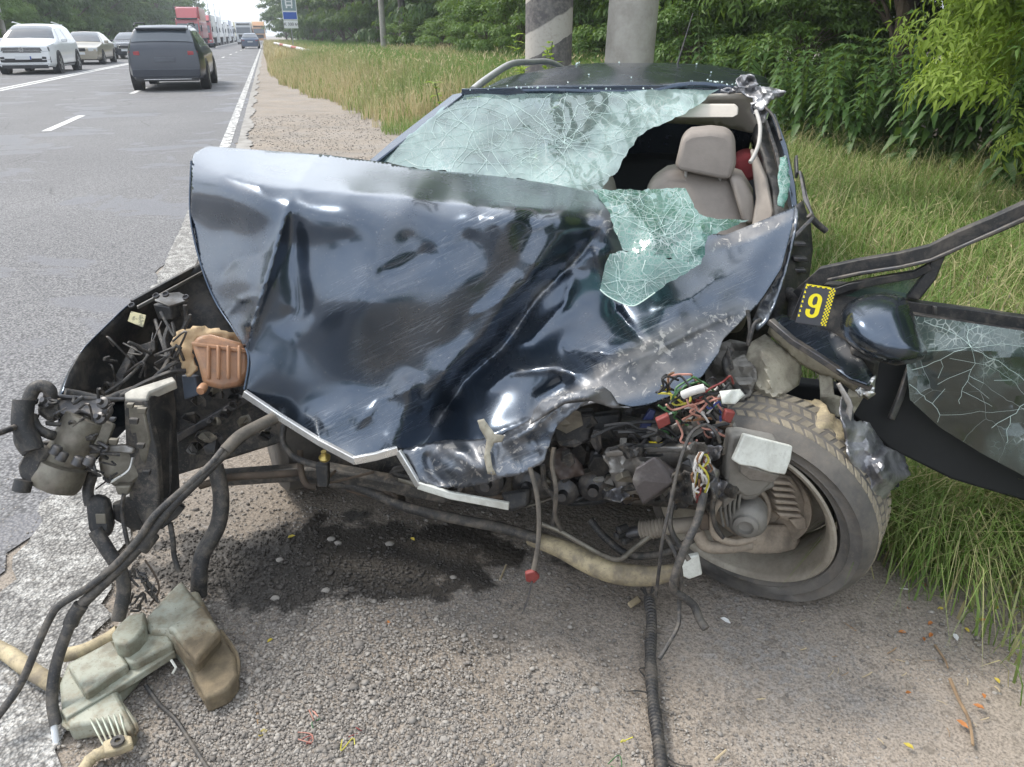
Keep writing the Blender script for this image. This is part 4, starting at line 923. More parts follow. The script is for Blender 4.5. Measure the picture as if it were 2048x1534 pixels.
# ---- roof, pillars, body shell ---------------------------------------------
c_ax = Vector((math.sin(math.radians(15)), math.cos(math.radians(15)), 0))     # towards the tail
RF0 = P(922, 186, 3.70); RF1 = P(1545, 184, 3.36)
def roof():
    vs, uvw = [], []; nu, nv = 25, 22
    for j in range(nv):
        for i in range(nu):
            u, v = i / (nu - 1), j / (nv - 1); p = RF0.lerp(RF1, u)
            drop = -.12 * (v ** 2) * 1.1 + .055 * math.sin(min(1, v * 1.8) * PI / 2)
            arch = .055 * math.sin(PI * u) ** .7 * (.25 + .75 * min(1, v * 4))
            q = p + c_ax * (2.15 * v) - (RF1 - RF0).normalized() * (0) + Vector((0, 0, drop * (.4 + .6 * math.sin(PI * min(max(u, .12), .88))) + arch))
            q.z += .012 * float(vnoise(np.array([u * 300.]), np.array([v * 500.]), 80, 4)[0]) * (1 + 2 * (u > .6)) - .05 * max(0, u - .72) * max(0, .5 - v) * 3
            vs.append(q)
    fs = [(j * nu + i, j * nu + i + 1, (j + 1) * nu + i + 1, (j + 1) * nu + i) for j in range(nv - 1) for i in range(nu - 1)]
    o = obj('roof', vs, fs, PAINT2, W, angle=180); so = o.modifiers.new('thickness', 'SOLIDIFY'); so.thickness = .02; so.offset = -1
    return vs, nu, nv
rv, rnu, rnv = roof()
# glass crumbs on the roof edge
mb = MB(); rr_ = random.Random(4)
for i in range(55):
    u, v = rr_.uniform(.05, .98), rr_.random() ** 4 * .5; p = rv[int(v * (rnv - 1)) * rnu + int(u * (rnu - 1))] + Vector((rr_.uniform(-.02, .02), rr_.uniform(-.02, .02), .006)); s_ = rr_.uniform(.003, .007)
    mb.box(p, (s_, s_, s_ * .7), Euler((rr_.random(), rr_.random(), rr_.random() * 3)).to_matrix())
tag(mb.build('glass_crumbs', flat('glass_crumb', (.65, .78, .75), .2), W, smooth=False), kind='stuff')
# rails
rl = [rv[int(k * (rnv - 1)) * rnu + 1] for k in (0.0, .12, .3, .5, .7, .9, 1.0)]
mbr = MB(); mbr.tube([Vector(p) for p in cr_pts([rl[0] + Vector((0, 0, .005)), rl[1] + Vector((.0, 0, .035)), rl[2] + Vector((0, 0, .055)), rl[3] + Vector((0, 0, .06)), rl[4] + Vector((0, 0, .06)), rl[5] + Vector((0, 0, .05)), rl[6] + Vector((0, 0, .0))], 6)], .017, 10)
mbr.build('roof_rail', mat('satin_rail', (.5, .5, .48), (.36, .36, .35), 5, .35, metal=.6), W)
rl = []
if rl: rl = [rv[int(k * (rnv - 1)) * rnu + rnu - 2] for k in (.45, .5, .6, .75, .9, 1.0)]
if rl: MB().tube([Vector(p) for p in cr_pts([rl[0] + Vector((0, 0, .0)), rl[1] + Vector((0, 0, .04)), rl[2] + Vector((0, 0, .06)), rl[3] + Vector((0, 0, .06)), rl[4] + Vector((0, 0, .04)), rl[5]], 5)], .017, 10).build('roof_rail', MATS['satin_rail'], W)
a0 = rv[int(.62 * (rnv - 1)) * rnu + int(.62 * rnu)]
ab = P(1348, 148, 4.5); MB().tube([ab, P(1352, 138, 4.5), P(1386, 26, 4.62)], [.018, .006, .0025], 6).build('aerial', black, W)
# near-left pillar (A pillar, road side) and door glass line, side body
slab('windscreen_pillar', [(735, 322, 3.06), (752, 325, 3.04), (800, 287, 3.24), (850, 249, 3.42), (924, 189, 3.66), (930, 184, 3.70), (905, 188, 3.74), (838, 240, 3.50), (782, 284, 3.30)], .05, PAINT2, W, .006)
bar('header_rail', [(925, 185, 3.70), (1100, 181, 3.62), (1300, 178, 3.52), (1500, 180, 3.39)], .03, .03, PAINT2)
# body sides / tail from estimated plan (they carry the shell when seen from the side)
A_l = Vector((-.60, 2.68, 0)); sideL = [A_l, A_l + c_ax * 3.1]
A_r = Vector((.86, 2.50, 0))
def side_shell(name, base, sgn, m, belt=.88, y0=0.):
    prof = [(.0, .22), (.05, .30), (.07, .55), (.045, .80), (.0, belt), (-.02, belt + .01)]
    nrm = Vector((c_ax.y, -c_ax.x, 0)) * sgn; vs = []; n = 14
    for i in range(n):
        s_ = (y0 + (3.35 - y0) * i / (n - 1)) * GS; tap = -.10 * max(0, (s_ - 2.6)) ** 1.5
        for (o_, z) in prof: vs.append(base + c_ax * s_ + nrm * (o_ + tap) + Vector((0, 0, z + .03 * s_ / 3)))
    k = len(prof); fs = [(i * k + j, (i + 1) * k + j, (i + 1) * k + j + 1, i * k + j + 1) for i in range(n - 1) for j in range(k - 1)]
    o = obj(name, vs, fs, m, W, angle=50); so = o.modifiers.new('thickness', 'SOLIDIFY'); so.thickness = .03; so.offset = 0; return vs, k
svL, kL = side_shell('body_side', A_l, -1, PAINT2); svR, kR = side_shell('body_side', A_r, 1, PAINT2, y0=1.1)
tail = [svL[-1], svL[-3], svL[-kL], svR[-kR], svR[-3], svR[-1]]
MB().poly([tail[0], tail[1], tail[2], tail[3], tail[4], tail[5]]).build('tailgate', PAINT2, W, smooth=False)
rT0, rT1 = rv[(rnv - 1) * rnu], rv[(rnv - 1) * rnu + rnu - 1]
glassD = flat('tinted_glass', (.02, .03, .035), .08, coat=.5)
MB().poly([svL[-1] + Vector((.06, 0, 0)), svR[-1] + Vector((-.06, 0, 0)), rT1 + Vector((-.1, -.05, -.03)), rT0 + Vector((.1, -.05, -.03))]).build('rear_window', glassD, W, smooth=False)
# side windows on the road side
pil = P(905, 190, 3.74)
MB().poly([svL[kL * 1 - 1] + Vector((.02, 0, .01)), svL[-1] + Vector((.03, -.1, .01)), rT0 + Vector((0.0, -.05, -.03)), RF0 + c_ax * .12 + Vector((0, 0, -.03))]).build('side_window', glassD, W, smooth=False)
rearR = rT1 + Vector((0, 0, -.03)); 
MB().poly([svR[-1] + Vector((-.02, -.1, .01)), svR[kR * 4 - 1] + Vector((-.03, 0, .01)), RF1 + c_ax * 1.1 + Vector((-.02, 0, -.05)), rearR]).build('side_window', glassD, W, smooth=False)
# wheels at the back, road side front wheel
def wheel(name, c, ax, r=.33, wd=.21):
    mb = MB(); mb.lathe([(r * .62, -wd / 2), (r * .92, -wd / 2), (r, -wd / 2 + .02), (r, wd / 2 - .02), (r * .92, wd / 2), (r * .62, wd / 2)], c, ax, 28); o = mb.build(name, tyreM, W)
    mb = MB(); mb.lathe([(r * .62, -wd * .4), (r * .6, wd * .38), (.05, wd * .42)], c, ax, 28); q = mb.build('rim', rimM, o); return o
nR = Vector((c_ax.y, -c_ax.x, 0))
wheel('rear_wheel', A_l + c_ax * 2.1 + nR * .06 + Vector((0, 0, .30)), -nR); wheel('rear_wheel', A_r + c_ax * 2.1 - nR * .06 + Vector((0, 0, .30)), nR)
wheel('front_wheel', P(470, 900, 2.35) * Vector((1, 1, 0)) + Vector((.0, 0, .33)) if False else Vector((-.74, 2.28, .30)), Vector((-.9, -.43, 0)))
MB().prism([Vector((*(p.xy), .20)) for p in (A_l + nR * .05 - c_ax * .55, A_l + c_ax * 2.9 + nR * .1, A_r + c_ax * 2.9 - nR * .1, A_r - nR * .05 - c_ax * .5)], (0, 0, -.05)).build('floor_pan', dusty, W, smooth=False)
# ---- cabin ----------------------------------------------------------------
def seat(off_n, y, name='front_seat'):
    s = MB(); o_ = thing  # noqa
b0 = P(1405, 420, 3.05)                           # driver's seat seen through the hole
def pad(name, pts, th, m, parent=W, bev=.03, dirv=None):
    o = slab(name, pts, th, m, parent, bev, dirv); o.modifiers['bevel'].segments = 4; return o
bk = Vector((.25, .96, .12))
seatO = pad('seat_backrest', [(1292, 372, 3.02), (1330, 346, 3.04), (1375, 338, 3.05), (1440, 340, 3.05), (1484, 356, 3.04), (1506, 392, 3.0), (1512, 470, 2.92), (1470, 560, 2.80), (1330, 560, 2.80), (1280, 460, 2.92)], .14, leather, dirv=bk)
pad('backrest_wing', [(1455, 352, 3.0), (1484, 360, 2.98), (1505, 395, 2.95), (1512, 450, 2.9), (1485, 450, 2.89), (1470, 400, 2.94)], .08, leather, dirv=bk, bev=.02)
pad('headrest', [(1362, 278, 3.04), (1380, 266, 3.05), (1420, 262, 3.05), (1455, 266, 3.04), (1470, 284, 3.03), (1472, 330, 3.0), (1462, 362, 2.98), (1440, 360, 2.98), (1352, 342, 2.99), (1350, 330, 3.0)], .12, leather, dirv=bk, bev=.028)
for a, b_ in ((1372, 348), (1440, 362)):
    hose('headrest_post', [(a, b_ - 8, 3.04), (a - 1, b_ + 8, 3.04), (a - 2, b_ + 26, 3.04)], .007, chrome, W, 8, 2)
pad('seat_cushion', [(1270, 520, 2.72), (1520, 520, 2.72), (1500, 600, 2.45), (1290, 600, 2.45)], .15, leather, dirv=Vector((0, .2, -1)), bev=.03)
pad('passenger_backrest', [(1050, 420, 3.15), (1080, 350, 3.25), (1170, 340, 3.28), (1220, 360, 3.26), (1240, 460, 3.1)], .14, leather, dirv=bk)
pad('rear_bench', [(1150, 330, 3.95), (1300, 318, 3.9), (1560, 330, 3.75), (1580, 420, 3.7), (1150, 420, 3.9)], .15, dark_in, dirv=bk, bev=.02)
pad('red_bag', [(1466, 318, 3.3), (1496, 306, 3.3), (1516, 316, 3.28), (1520, 352, 3.25), (1500, 366, 3.25), (1474, 362, 3.26)], .12, mat('red_cloth', (.16, .012, .015), (.09, .01, .012), 8, .8), dirv=bk, bev=.02)
pad('sun_visor', [(1330, 212, 3.36), (1345, 209, 3.36), (1470, 209, 3.30), (1477, 216, 3.29), (1476, 230, 3.27), (1466, 235, 3.26), (1345, 236, 3.32), (1325, 228, 3.33)], .02, liner, dirv=bk, bev=.006)
sheet('headliner', [(1390, 196), (1500, 188), (1506, 200), (1503, 218), (1512, 240), (1520, 262), (1500, 266), (1440, 252), (1330, 246), (1300, 250), (1330, 225)], [(1390, 196, 3.40), (1505, 190, 3.34), (1515, 262, 3.42), (1440, 252, 3.6), (1310, 250, 3.62)], liner, W, sp=14, th=.012)
pad('centre_pillar_trim', [(1500, 300, 3.10), (1512, 306, 3.08), (1535, 360, 2.98), (1548, 420, 2.86), (1540, 470, 2.8), (1500, 480, 2.82), (1512, 400, 2.95)], .05, leather, bev=.012, dirv=bk)
sheet('centre_pillar', [(1515, 235), (1540, 250), (1570, 320), (1582, 380), (1580, 425), (1552, 440), (1545, 380), (1528, 310), (1510, 262)], [(1515, 235, 3.45), (1570, 320, 3.2), (1582, 400, 2.9), (1548, 430, 2.8), (1528, 310, 3.2)], black, W, sp=12, th=.03)
slab('rear_door_frame', [(1538, 222, 3.38), (1552, 228, 3.36), (1575, 290, 3.15), (1592, 370, 2.88), (1596, 415, 2.75), (1584, 412, 2.75), (1566, 300, 3.12)], .04, PAINT2, W)
slab('weather_strip', [(1528, 238, 3.30), (1534, 236, 3.30), (1556, 300, 3.1), (1566, 350, 2.95), (1560, 352, 2.95), (1548, 300, 3.1)], .02, rubber, W, .003)
sheet('side_glass_remnant', [(1560, 315), (1572, 310), (1577, 330), (1580, 370), (1574, 400), (1568, 415), (1556, 410), (1560, 380), (1556, 350)], [(1565, 315, 2.95), (1578, 370, 2.82), (1560, 412, 2.72), (1558, 350, 2.85)], G_HANG, W, sp=8, th=.004, attrs={'crush_or_sheen': lambda X, Y: X * 0 + .9}, ragged=2)
# dark cabin walls so that the hole looks into depth
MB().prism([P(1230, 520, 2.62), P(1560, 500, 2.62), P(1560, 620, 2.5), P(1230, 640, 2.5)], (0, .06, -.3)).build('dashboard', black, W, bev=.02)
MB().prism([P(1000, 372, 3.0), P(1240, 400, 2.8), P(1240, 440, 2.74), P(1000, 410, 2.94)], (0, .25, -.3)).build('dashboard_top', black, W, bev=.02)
hose('steering_wheel', [P(1300 + 62 * math.cos(a), 470 + 34 * math.sin(a), 2.62 - .05 * math.sin(a)) for a in np.linspace(0, 2 * PI, 18)], .015, black, W, 8, 3, px=False)
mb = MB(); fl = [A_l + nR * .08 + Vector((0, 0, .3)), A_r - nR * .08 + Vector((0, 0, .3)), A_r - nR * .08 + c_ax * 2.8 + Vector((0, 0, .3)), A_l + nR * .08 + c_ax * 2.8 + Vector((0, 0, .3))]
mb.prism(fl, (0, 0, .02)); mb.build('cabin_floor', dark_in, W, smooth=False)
# ---- torn upper corner, A pillar remains
sheet('torn_roof_corner', [(1440, 178), (1500, 172), (1545, 175), (1571, 184), (1560, 194), (1540, 202), (1528, 214), (1515, 226), (1502, 212), (1506, 196), (1480, 186), (1440, 184)], [(1440, 180, 3.42), (1545, 178, 3.24), (1571, 184, 3.18), (1515, 224, 3.22), (1500, 190, 3.3)], crinkle, W, sp=6, th=.005, noise=[(14, .03, 4), (7, .01, 5)], ragged=2, angle=20)
sheet('torn_roof_corner', [(1472, 160), (1482, 150), (1496, 148), (1508, 154), (1516, 168), (1500, 176), (1478, 174)], [(1472, 160, 3.36), (1496, 148, 3.34), (1516, 168, 3.3), (1478, 174, 3.34)], crinkle, W, sp=5, th=.005, noise=[(10, .03, 6)], ragged=1.5, angle=20)
sheet('pillar_stub', [(1500, 205), (1530, 205), (1536, 222), (1528, 250), (1516, 240), (1504, 226)], [(1500, 205, 3.26), (1532, 210, 3.22), (1528, 250, 3.2), (1506, 228, 3.24)], crinkle, W, sp=5, th=.006, noise=[(9, .03, 7)], ragged=1.5, angle=20)
hose('torn_seal', [(1512, 222, 3.2), (1520, 250, 3.12), (1518, 285, 3.05), (1508, 312, 3.0), (1500, 325, 2.98)], .008, mat('grey_seal', (.42, .40, .37), rough=.6), W)
hose('torn_seal', [(1530, 215, 3.2), (1548, 235, 3.15), (1562, 280, 3.05)], .006, rubber, W)
# ---- hinge pillar, right side
sheet('hinge_pillar', [(1590, 412), (1606, 400), (1622, 450), (1626, 500), (1618, 560), (1606, 610), (1596, 640), (1560, 660), (1548, 600), (1560, 540), (1578, 470)], [(1590, 412, 2.5), (1622, 450, 2.5), (1620, 550, 2.42), (1570, 650, 2.2), (1560, 540, 2.3)], black, W, sp=10, th=.03, noise=[(22, .014, 3)], angle=35)
for (x, y) in ((1598, 492), (1600, 522), (1598, 545)): slab('door_check', [(x - 14, y - 8, 2.36), (x + 16, y - 6, 2.36), (x + 17, y + 3, 2.36), (x - 13, y + 2, 2.36)], .03, steel, W)
hose('wiring_boot', [(1575, 585, 2.3), (1590, 600, 2.25), (1588, 625, 2.2), (1592, 645, 2.15)], .022, rubber, W, 10, 8, ribs=2)
slab('torn_trim', [(1555, 500, 2.28), (1625, 432, 2.35), (1632, 436, 2.35), (1570, 500, 2.28), (1560, 520, 2.26)], .008, steel, W)
slab('torn_trim', [(1572, 480, 2.3), (1590, 440, 2.35), (1600, 445, 2.35), (1585, 490, 2.3)], .008, alum, W)
hose('rubber_strip', [(1618, 430, 2.4), (1635, 448, 2.4), (1652, 462, 2.4)], .010, rubber, W)
slab('side_seal_strip', [(1596, 340, 2.8), (1606, 400, 2.7), (1622, 430, 2.55), (1628, 430, 2.55), (1612, 392, 2.7), (1602, 340, 2.8)], .03, steel, W)
slab('side_seal_strip', [(1590, 310, 2.92), (1596, 308, 2.92), (1598, 345, 2.84), (1592, 345, 2.84)], .03, black, W)
sheet('fender_edge', [(1590, 410), (1597, 420), (1588, 470), (1572, 540), (1556, 590), (1535, 640), (1512, 660), (1505, 640), (1520, 605), (1545, 570), (1563, 535), (1582, 460)], [(1590, 410, 2.42), (1588, 470, 2.3), (1560, 580, 2.14), (1512, 655, 2.03), (1563, 535, 2.24)], PAINT, W, sp=7, th=.006, noise=[(14, .012, 9)], attrs={'scuff': lambda X, Y: X * 0 + .3, 'gouge': lambda X, Y: X * 0 + .25}, angle=40)
hose('washer_pipe', [(1495, 620, 2.02), (1500, 660, 2.0), (1496, 690, 1.98), (1508, 650, 1.99), (1520, 640, 2.02)], .006, rubber, W)
# ---- right wing rail, strut tower, inner structure ------------------------
sheet('wing_rail_top', [(1545, 640), (1565, 628), (1600, 640), (1650, 655), (1690, 680), (1725, 720), (1748, 752), (1740, 770), (1700, 756), (1640, 715), (1585, 680)], [(1545, 640, 2.05), (1600, 640, 2.12), (1690, 680, 2.02), (1748, 755, 1.88), (1640, 715, 1.93), (1585, 680, 1.98)], PAINT, W, sp=8, th=.005, noise=[(26, .006, 3)], attrs={'scuff': lambda X, Y: X * 0 + .4, 'gouge': lambda X, Y: blob(X, Y, 1700, 700, 45, 20, 45)})
bar('wing_rail_edge', [(1540, 642, 2.03), (1585, 681, 1.965), (1640, 716, 1.915), (1700, 756, 1.875), (1742, 775, 1.86)], .016, .02, steel)
sheet('wing_rail_underside', [(1540, 648), (1585, 690), (1640, 725), (1700, 765), (1742, 782), (1750, 790), (1735, 800), (1700, 778), (1660, 752), (1640, 750), (1600, 728), (1560, 690), (1535, 665)], [(1540, 650, 2.03), (1640, 725, 1.93), (1742, 782, 1.87), (1700, 778, 1.93), (1640, 750, 1.98), (1560, 690, 2.04)], cream, W, sp=7, th=.005, noise=[(20, .006, 3)])
sheet('wing_rail_tip', [(1728, 768), (1752, 752), (1748, 790), (1738, 798), (1724, 786), (1718, 796), (1712, 780)], [(1728, 768, 1.86), (1752, 760, 1.86), (1738, 796, 1.86), (1715, 785, 1.87)], chrome, W, sp=5, th=.005, noise=[(8, .012, 3)], angle=20)
# strut tower of beige primed steel
sheet('strut_tower', [(1500, 685), (1530, 668), (1560, 690), (1600, 725), (1604, 745), (1598, 770), (1560, 795), (1545, 802), (1520, 812), (1490, 800), (1480, 770), (1490, 720)], [(1500, 685, 2.06), (1530, 668, 2.10), (1600, 725, 2.02), (1600, 760, 2.02), (1545, 790, 1.94), (1500, 790, 2.02), (1545, 720, 2.0)], cream, W, sp=8, th=.006, creases=[([(1520, 690), (1545, 790)], .04, 12, 'ridge'), ([(1498, 760), (1545, 795), (1598, 770)], .03, 7, 'ridge')], angle=40)
sheet('inner_wing', [(1420, 700), (1460, 680), (1500, 690), (1520, 740), (1500, 790), (1540, 830), (1500, 830), (1450, 800), (1410, 760)], [(1420, 700, 2.1), (1500, 690, 2.12), (1500, 790, 2.06), (1540, 830, 2.0), (1420, 760, 2.1)], mat('grey_primer', (.24, .23, .21), (.13, .12, .105), 9, .6, bump=.3), W, sp=8, th=.005, noise=[(18, .03, 12), (9, .008, 13)], angle=25)
sheet('crushed_bracket', [(1450, 735), (1470, 718), (1490, 712), (1512, 735), (1515, 765), (1502, 790), (1480, 800), (1458, 780)], [(1450, 735, 1.99), (1490, 712, 2.02), (1515, 765, 1.97), (1480, 800, 1.94)], MATS['grey_primer'], W, sp=6, th=.006, noise=[(12, .025, 14)], angle=25)
hose('pinch_pipe', [(1462, 700, 2.0), (1450, 730, 1.96), (1470, 770, 1.95), (1500, 800, 1.95), (1540, 812, 1.93)], .010, dusty, W)
slab('crumple_spike', [(1455, 690, 1.97), (1462, 712, 1.96), (1468, 740, 1.95), (1458, 742, 1.95), (1450, 712, 1.97)], .01, dusty, W)
# wheel arch liner + crinkled foil
sheet('arch_liner', [(1590, 778), (1640, 790), (1700, 800), (1712, 850), (1700, 900), (1760, 900), (1810, 935), (1815, 965), (1790, 990), (1760, 1000), (1735, 985), (1722, 955), (1700, 930), (1690, 890), (1685, 840), (1650, 825), (1600, 810)][6:] if False else
      [(1688, 786), (1702, 800), (1708, 840), (1740, 846), (1768, 890), (1808, 910), (1822, 950), (1790, 972), (1766, 1000), (1736, 990), (1712, 940), (1694, 905), (1690, 860), (1680, 820)],
      [(1688, 786, 1.84), (1708, 840, 1.80), (1768, 890, 1.80), (1822, 950, 1.80), (1766, 1000, 1.74), (1712, 940, 1.74), (1690, 860, 1.76), (1750, 940, 1.70)], crinkle, W, sp=6, th=.004, noise=[(34, .022, 5), (15, .010, 6), (8, .003, 7)], ragged=2, angle=25)
sheet('arch_panel', [(1640, 745), (1662, 752), (1668, 790), (1690, 800), (1700, 770), (1730, 790), (1700, 840), (1660, 830), (1640, 800)], [(1640, 745, 1.98), (1690, 800, 1.94), (1730, 790, 1.92), (1660, 830, 1.96)], cream, W, sp=7, th=.005, noise=[(22, .02, 4)], angle=30)
sheet('torn_edge', [(1672, 768), (1680, 765), (1702, 800), (1706, 815), (1700, 850), (1692, 880), (1686, 850), (1694, 812)], [(1675, 767, 1.84), (1700, 805, 1.80), (1690, 870, 1.78), (1690, 820, 1.80)], alum, W, sp=5, th=.003)
sheet('liner_tatter', [(1590, 800), (1640, 800), (1690, 855), (1700, 905), (1720, 940), (1700, 935), (1660, 905), (1640, 880), (1600, 858)], [(1590, 800, 1.94), (1640, 800, 1.92), (1690, 855, 1.82), (1700, 920, 1.77), (1620, 860, 1.80)], cream2, W, sp=8, th=.005, noise=[(18, .012, 4)], ragged=2.5)
# ---- flat front wheel -------------------------------------------------------
wc = P(1520, 990, 1.93); wax = Vector((-.55, -.82, -.15)).normalized()          # faces the camera with its brake side
up_ = Vector((0, 0, 1)); wu = up_.cross(wax).normalized(); wv_ = wax.cross(wu)
def ringverts(prof, n, fn=None, c=wc):
    vs = []
    for (r, h) in prof:
        for j in range(n):
            a = 2 * PI * j / n; p = c + (wax * h + (wu * math.cos(a) + wv_ * math.sin(a)) * r) * GS; vs.append(fn(p, a, r, h) if fn else p); continue
            p = c + wax * h + (wu * math.cos(a) + wv_ * math.sin(a)) * r
            vs.append(fn(p, a, r, h) if fn else p)
    return vs
def tyre_def(p, a, r, h):
    if r > .26:
        k = (r - .25) / .09
        p = p + wu * (.02 * k * max(0, math.cos(a)))
        if p.z < .024 + .01 * k:
            dz = .024 + .01 * k - p.z; p = p + wax * (dz * .9 if h > 0 else -dz * .6) + Vector((0, 0, dz))
    return p
prof = [(.243, .085), (.252, .102), (.258, .112), (.262, .110), (.275, .120), (.278, .124), (.281, .120), (.300, .122), (.304, .125), (.306, .121), (.318, .105), (.327, .08), (.329, .03), (.329, -.03), (.325, -.08), (.312, -.105), (.29, -.12), (.25, -.10)]
n = 96; vs = ringverts(prof, n, tyre_def); k = len(prof)
fs = [(i * n + j, i * n + (j + 1) % n, (i + 1) * n + (j + 1) % n, (i + 1) * n + j) for i in range(k - 1) for j in range(n)]
tyre = obj('flat_tyre', vs, fs, tyreM, W, angle=60)
mb = MB()                                          # tread blocks
for j in range(0, 66):
    a = 2 * PI * j / 66
    for (h0, h1, sk) in ((.072, .045, .05), (.035, .004, -.03), (-.006, -.035, .03), (-.045, -.078, -.05)):
        q = []
        for (aa, hh) in ((a, h0), (a + .072, h0), (a + .072 + sk, h1), (a + sk, h1)):
            q.append(tyre_def(wc + (wax * hh + (wu * math.cos(aa) + wv_ * math.sin(aa)) * .3275) * GS, aa, .328, hh))
        o_ = [tyre_def(wc + (wax * hh + (wu * math.cos(aa) + wv_ * math.sin(aa)) * .3298) * GS, aa, .333, hh) for (aa, hh) in ((a + .006, h0 - .002), (a + .066, h0 - .002), (a + .066 + sk, h1 + .002), (a + .006 + sk, h1 + .002))]
        mb.add(q + o_, [(4, 5, 6, 7), (0, 1, 5, 4), (1, 2, 6, 5), (2, 3, 7, 6), (3, 0, 4, 7)])
tag(mb.build('tread_block', treadM, tyre, smooth=False), kind='stuff')
def rim_def(p, a, r, h):                            # rim knocked out of round
    return p + wu * (-.02 * max(0, math.cos(a - 3.6)) * (h > .05)) + wax * (.012 * math.sin(2 * a + 1))
prof = [(.247, .104), (.252, .112), (.247, .118), (.236, .114), (.229, .104), (.226, .09), (.212, .07), (.208, -.01), (.214, -.08), (.232, -.10)]
vs = ringverts(prof, 72, rim_def); k = len(prof); n = 72
fs = [(i * n + j, i * n + (j + 1) % n, (i + 1) * n + (j + 1) % n, (i + 1) * n + j) for i in range(k - 1) for j in range(n)]
rim = obj('wheel_rim', vs, fs, rimM, W, angle=50)
MB().lathe([(.212, -.085), (.20, -.07), (.08, -.06), (.04, -.055)], wc, wax, 48).build('wheel_disc', rimM, rim)
MB().lathe([(.165, .02), (.168, .028), (.166, .036), (.085, .038), (.08, .05), (.06, .052)], wc + wu * -.005, wax, 48).build('brake_disc', brake, W)
# dust shield, dented crescent below the hub
sheet('dust_shield', [(1420, 1062), (1455, 1075), (1500, 1060), (1540, 1050), (1575, 1050), (1602, 1080), (1590, 1098), (1560, 1106), (1510, 1108), (1470, 1098), (1430, 1085)], [(1420, 1062, 1.79), (1500, 1060, 1.80), (1602, 1080, 1.86), (1510, 1108, 1.78)], brake, W, sp=8, th=.005, creases=[([(1470, 1070), (1530, 1080), (1590, 1098)], .012, 8, 'ridge')])
# caliper with cast ribs
cal = slab('brake_caliper', [(1555, 950, 1.80), (1585, 955, 1.80), (1605, 985, 1.81), (1618, 1020, 1.82), (1620, 1045, 1.83), (1600, 1052, 1.82), (1565, 1040, 1.79), (1550, 1010, 1.78)], .07, brake, W, .008)
for i in range(6):
    y = 962 + i * 13; slab('caliper_rib', [(1540 + i * 3, y, 1.765), (1580 + i * 4, y + 3, 1.77), (1590 + i * 4, y + 10, 1.77), (1546 + i * 3, y + 8, 1.765)], .03, brake, cal, .004)
slab('caliper_bracket', [(1580, 1040, 1.79), (1612, 1035, 1.80), (1614, 1058, 1.80), (1596, 1062, 1.79)], .04, brake, W, .004)
# knuckle and hub
slab('steering_knuckle', [(1462, 938, 1.74), (1500, 930, 1.74), (1545, 945, 1.75), (1552, 975, 1.75), (1530, 985, 1.74), (1512, 1000, 1.73), (1488, 1002, 1.73), (1462, 975, 1.73), (1450, 955, 1.74)], .06, mat('cast_grey', (.23, .22, .20), (.14, .13, .115), 9, .6, metal=.35, bump=.4), W, .008)
MB().lathe([(.052, -.03), (.055, .03), (.045, .045), (.036, .048), (.034, .058), (.022, .062), (.020, .05), (.01, .048)], P(1495, 1030, 1.76), Vector((-.35, -.93, -.05)), 28).build('wheel_hub', MATS['cast_grey'], W)
hose('hub_ring', [P(1497 + 40 * math.cos(a), 1020 + 48 * math.sin(a), 1.79) for a in np.linspace(-2.2, 1.4, 12)], .008, brake, W, 8, 3, px=False)
hose('control_arm', [(1395, 1060, 1.72), (1410, 1090, 1.71), (1450, 1095, 1.71), (1500, 1088, 1.73)], .018, brake, W, 10)
hose('control_arm', [(1440, 1000, 1.70), (1425, 1030, 1.69), (1430, 1070, 1.69), (1470, 1085, 1.70), (1510, 1075, 1.72)], .010, brake, W, 8)
hose('brake_hose', [(1470, 990, 1.69), (1440, 985, 1.68), (1425, 1010, 1.67), (1430, 1050, 1.68), (1445, 1075, 1.69)], .007, rubber, W)
slab('ball_joint', [(1402, 1030, 1.68), (1418, 1030, 1.68), (1420, 1062, 1.68), (1400, 1062, 1.68)], .03, rust, W, .005)
for j in range(5):
    a = 1445 + j * 9; hose('cooling_fin', [(a, 985, 1.735), (a - 4, 1020, 1.73), (a + 2, 1052, 1.735)], .004, MATS['cast_grey'], W, 6, 3)
# drive shaft and its ribbed boot
MB().tube([P(1250, 1068, 1.82), P(1285, 1062, 1.80)], .018, 10).build('drive_joint', steel, W)
hose('drive_boot', [(1282, 1060, 1.80), (1300, 1058, 1.79), (1320, 1055, 1.78), (1332, 1055, 1.775)], .030, mat('dusty_boot', (.24, .21, .17), (.14, .12, .10), 9, .8), W, 14, 3, ribs=2)
MB().tube([P(1325, 1055, 1.78), P(1400, 1048, 1.76)], .023, 12).build('drive_shaft', MATS['dusty_boot'], W)
for (x, y) in ((1243, 1058), (1252, 1080), (1238, 1070)): MB().lathe([(.010, -.02), (.012, 0), (.012, .012), (.006, .016)], P(x, y, 1.80), Vector((-.8, -.55, 0)), 10).build('bolt', black, W)
# smashed white module and its housing
modl = slab('white_module', [(1489, 868, 1.62), (1586, 893, 1.62), (1582, 920, 1.61), (1571, 950, 1.60), (1540, 945, 1.60), (1512, 935, 1.60), (1480, 930, 1.60), (1466, 921, 1.60), (1478, 895, 1.61)], .018, whiteP, W, .003)
slab('module_edge', [(1480, 928, 1.61), (1512, 938, 1.61), (1560, 952, 1.61), (1548, 966, 1.62), (1500, 962, 1.62), (1478, 945, 1.62)], .02, alum, W, .004)
slab('module_housing', [(1462, 872, 1.645), (1490, 872, 1.645), (1560, 885, 1.66), (1552, 960, 1.65), (1520, 992, 1.66), (1490, 996, 1.66), (1452, 968, 1.65), (1456, 910, 1.645)], .05, MATS['cast_grey'], W, .008)
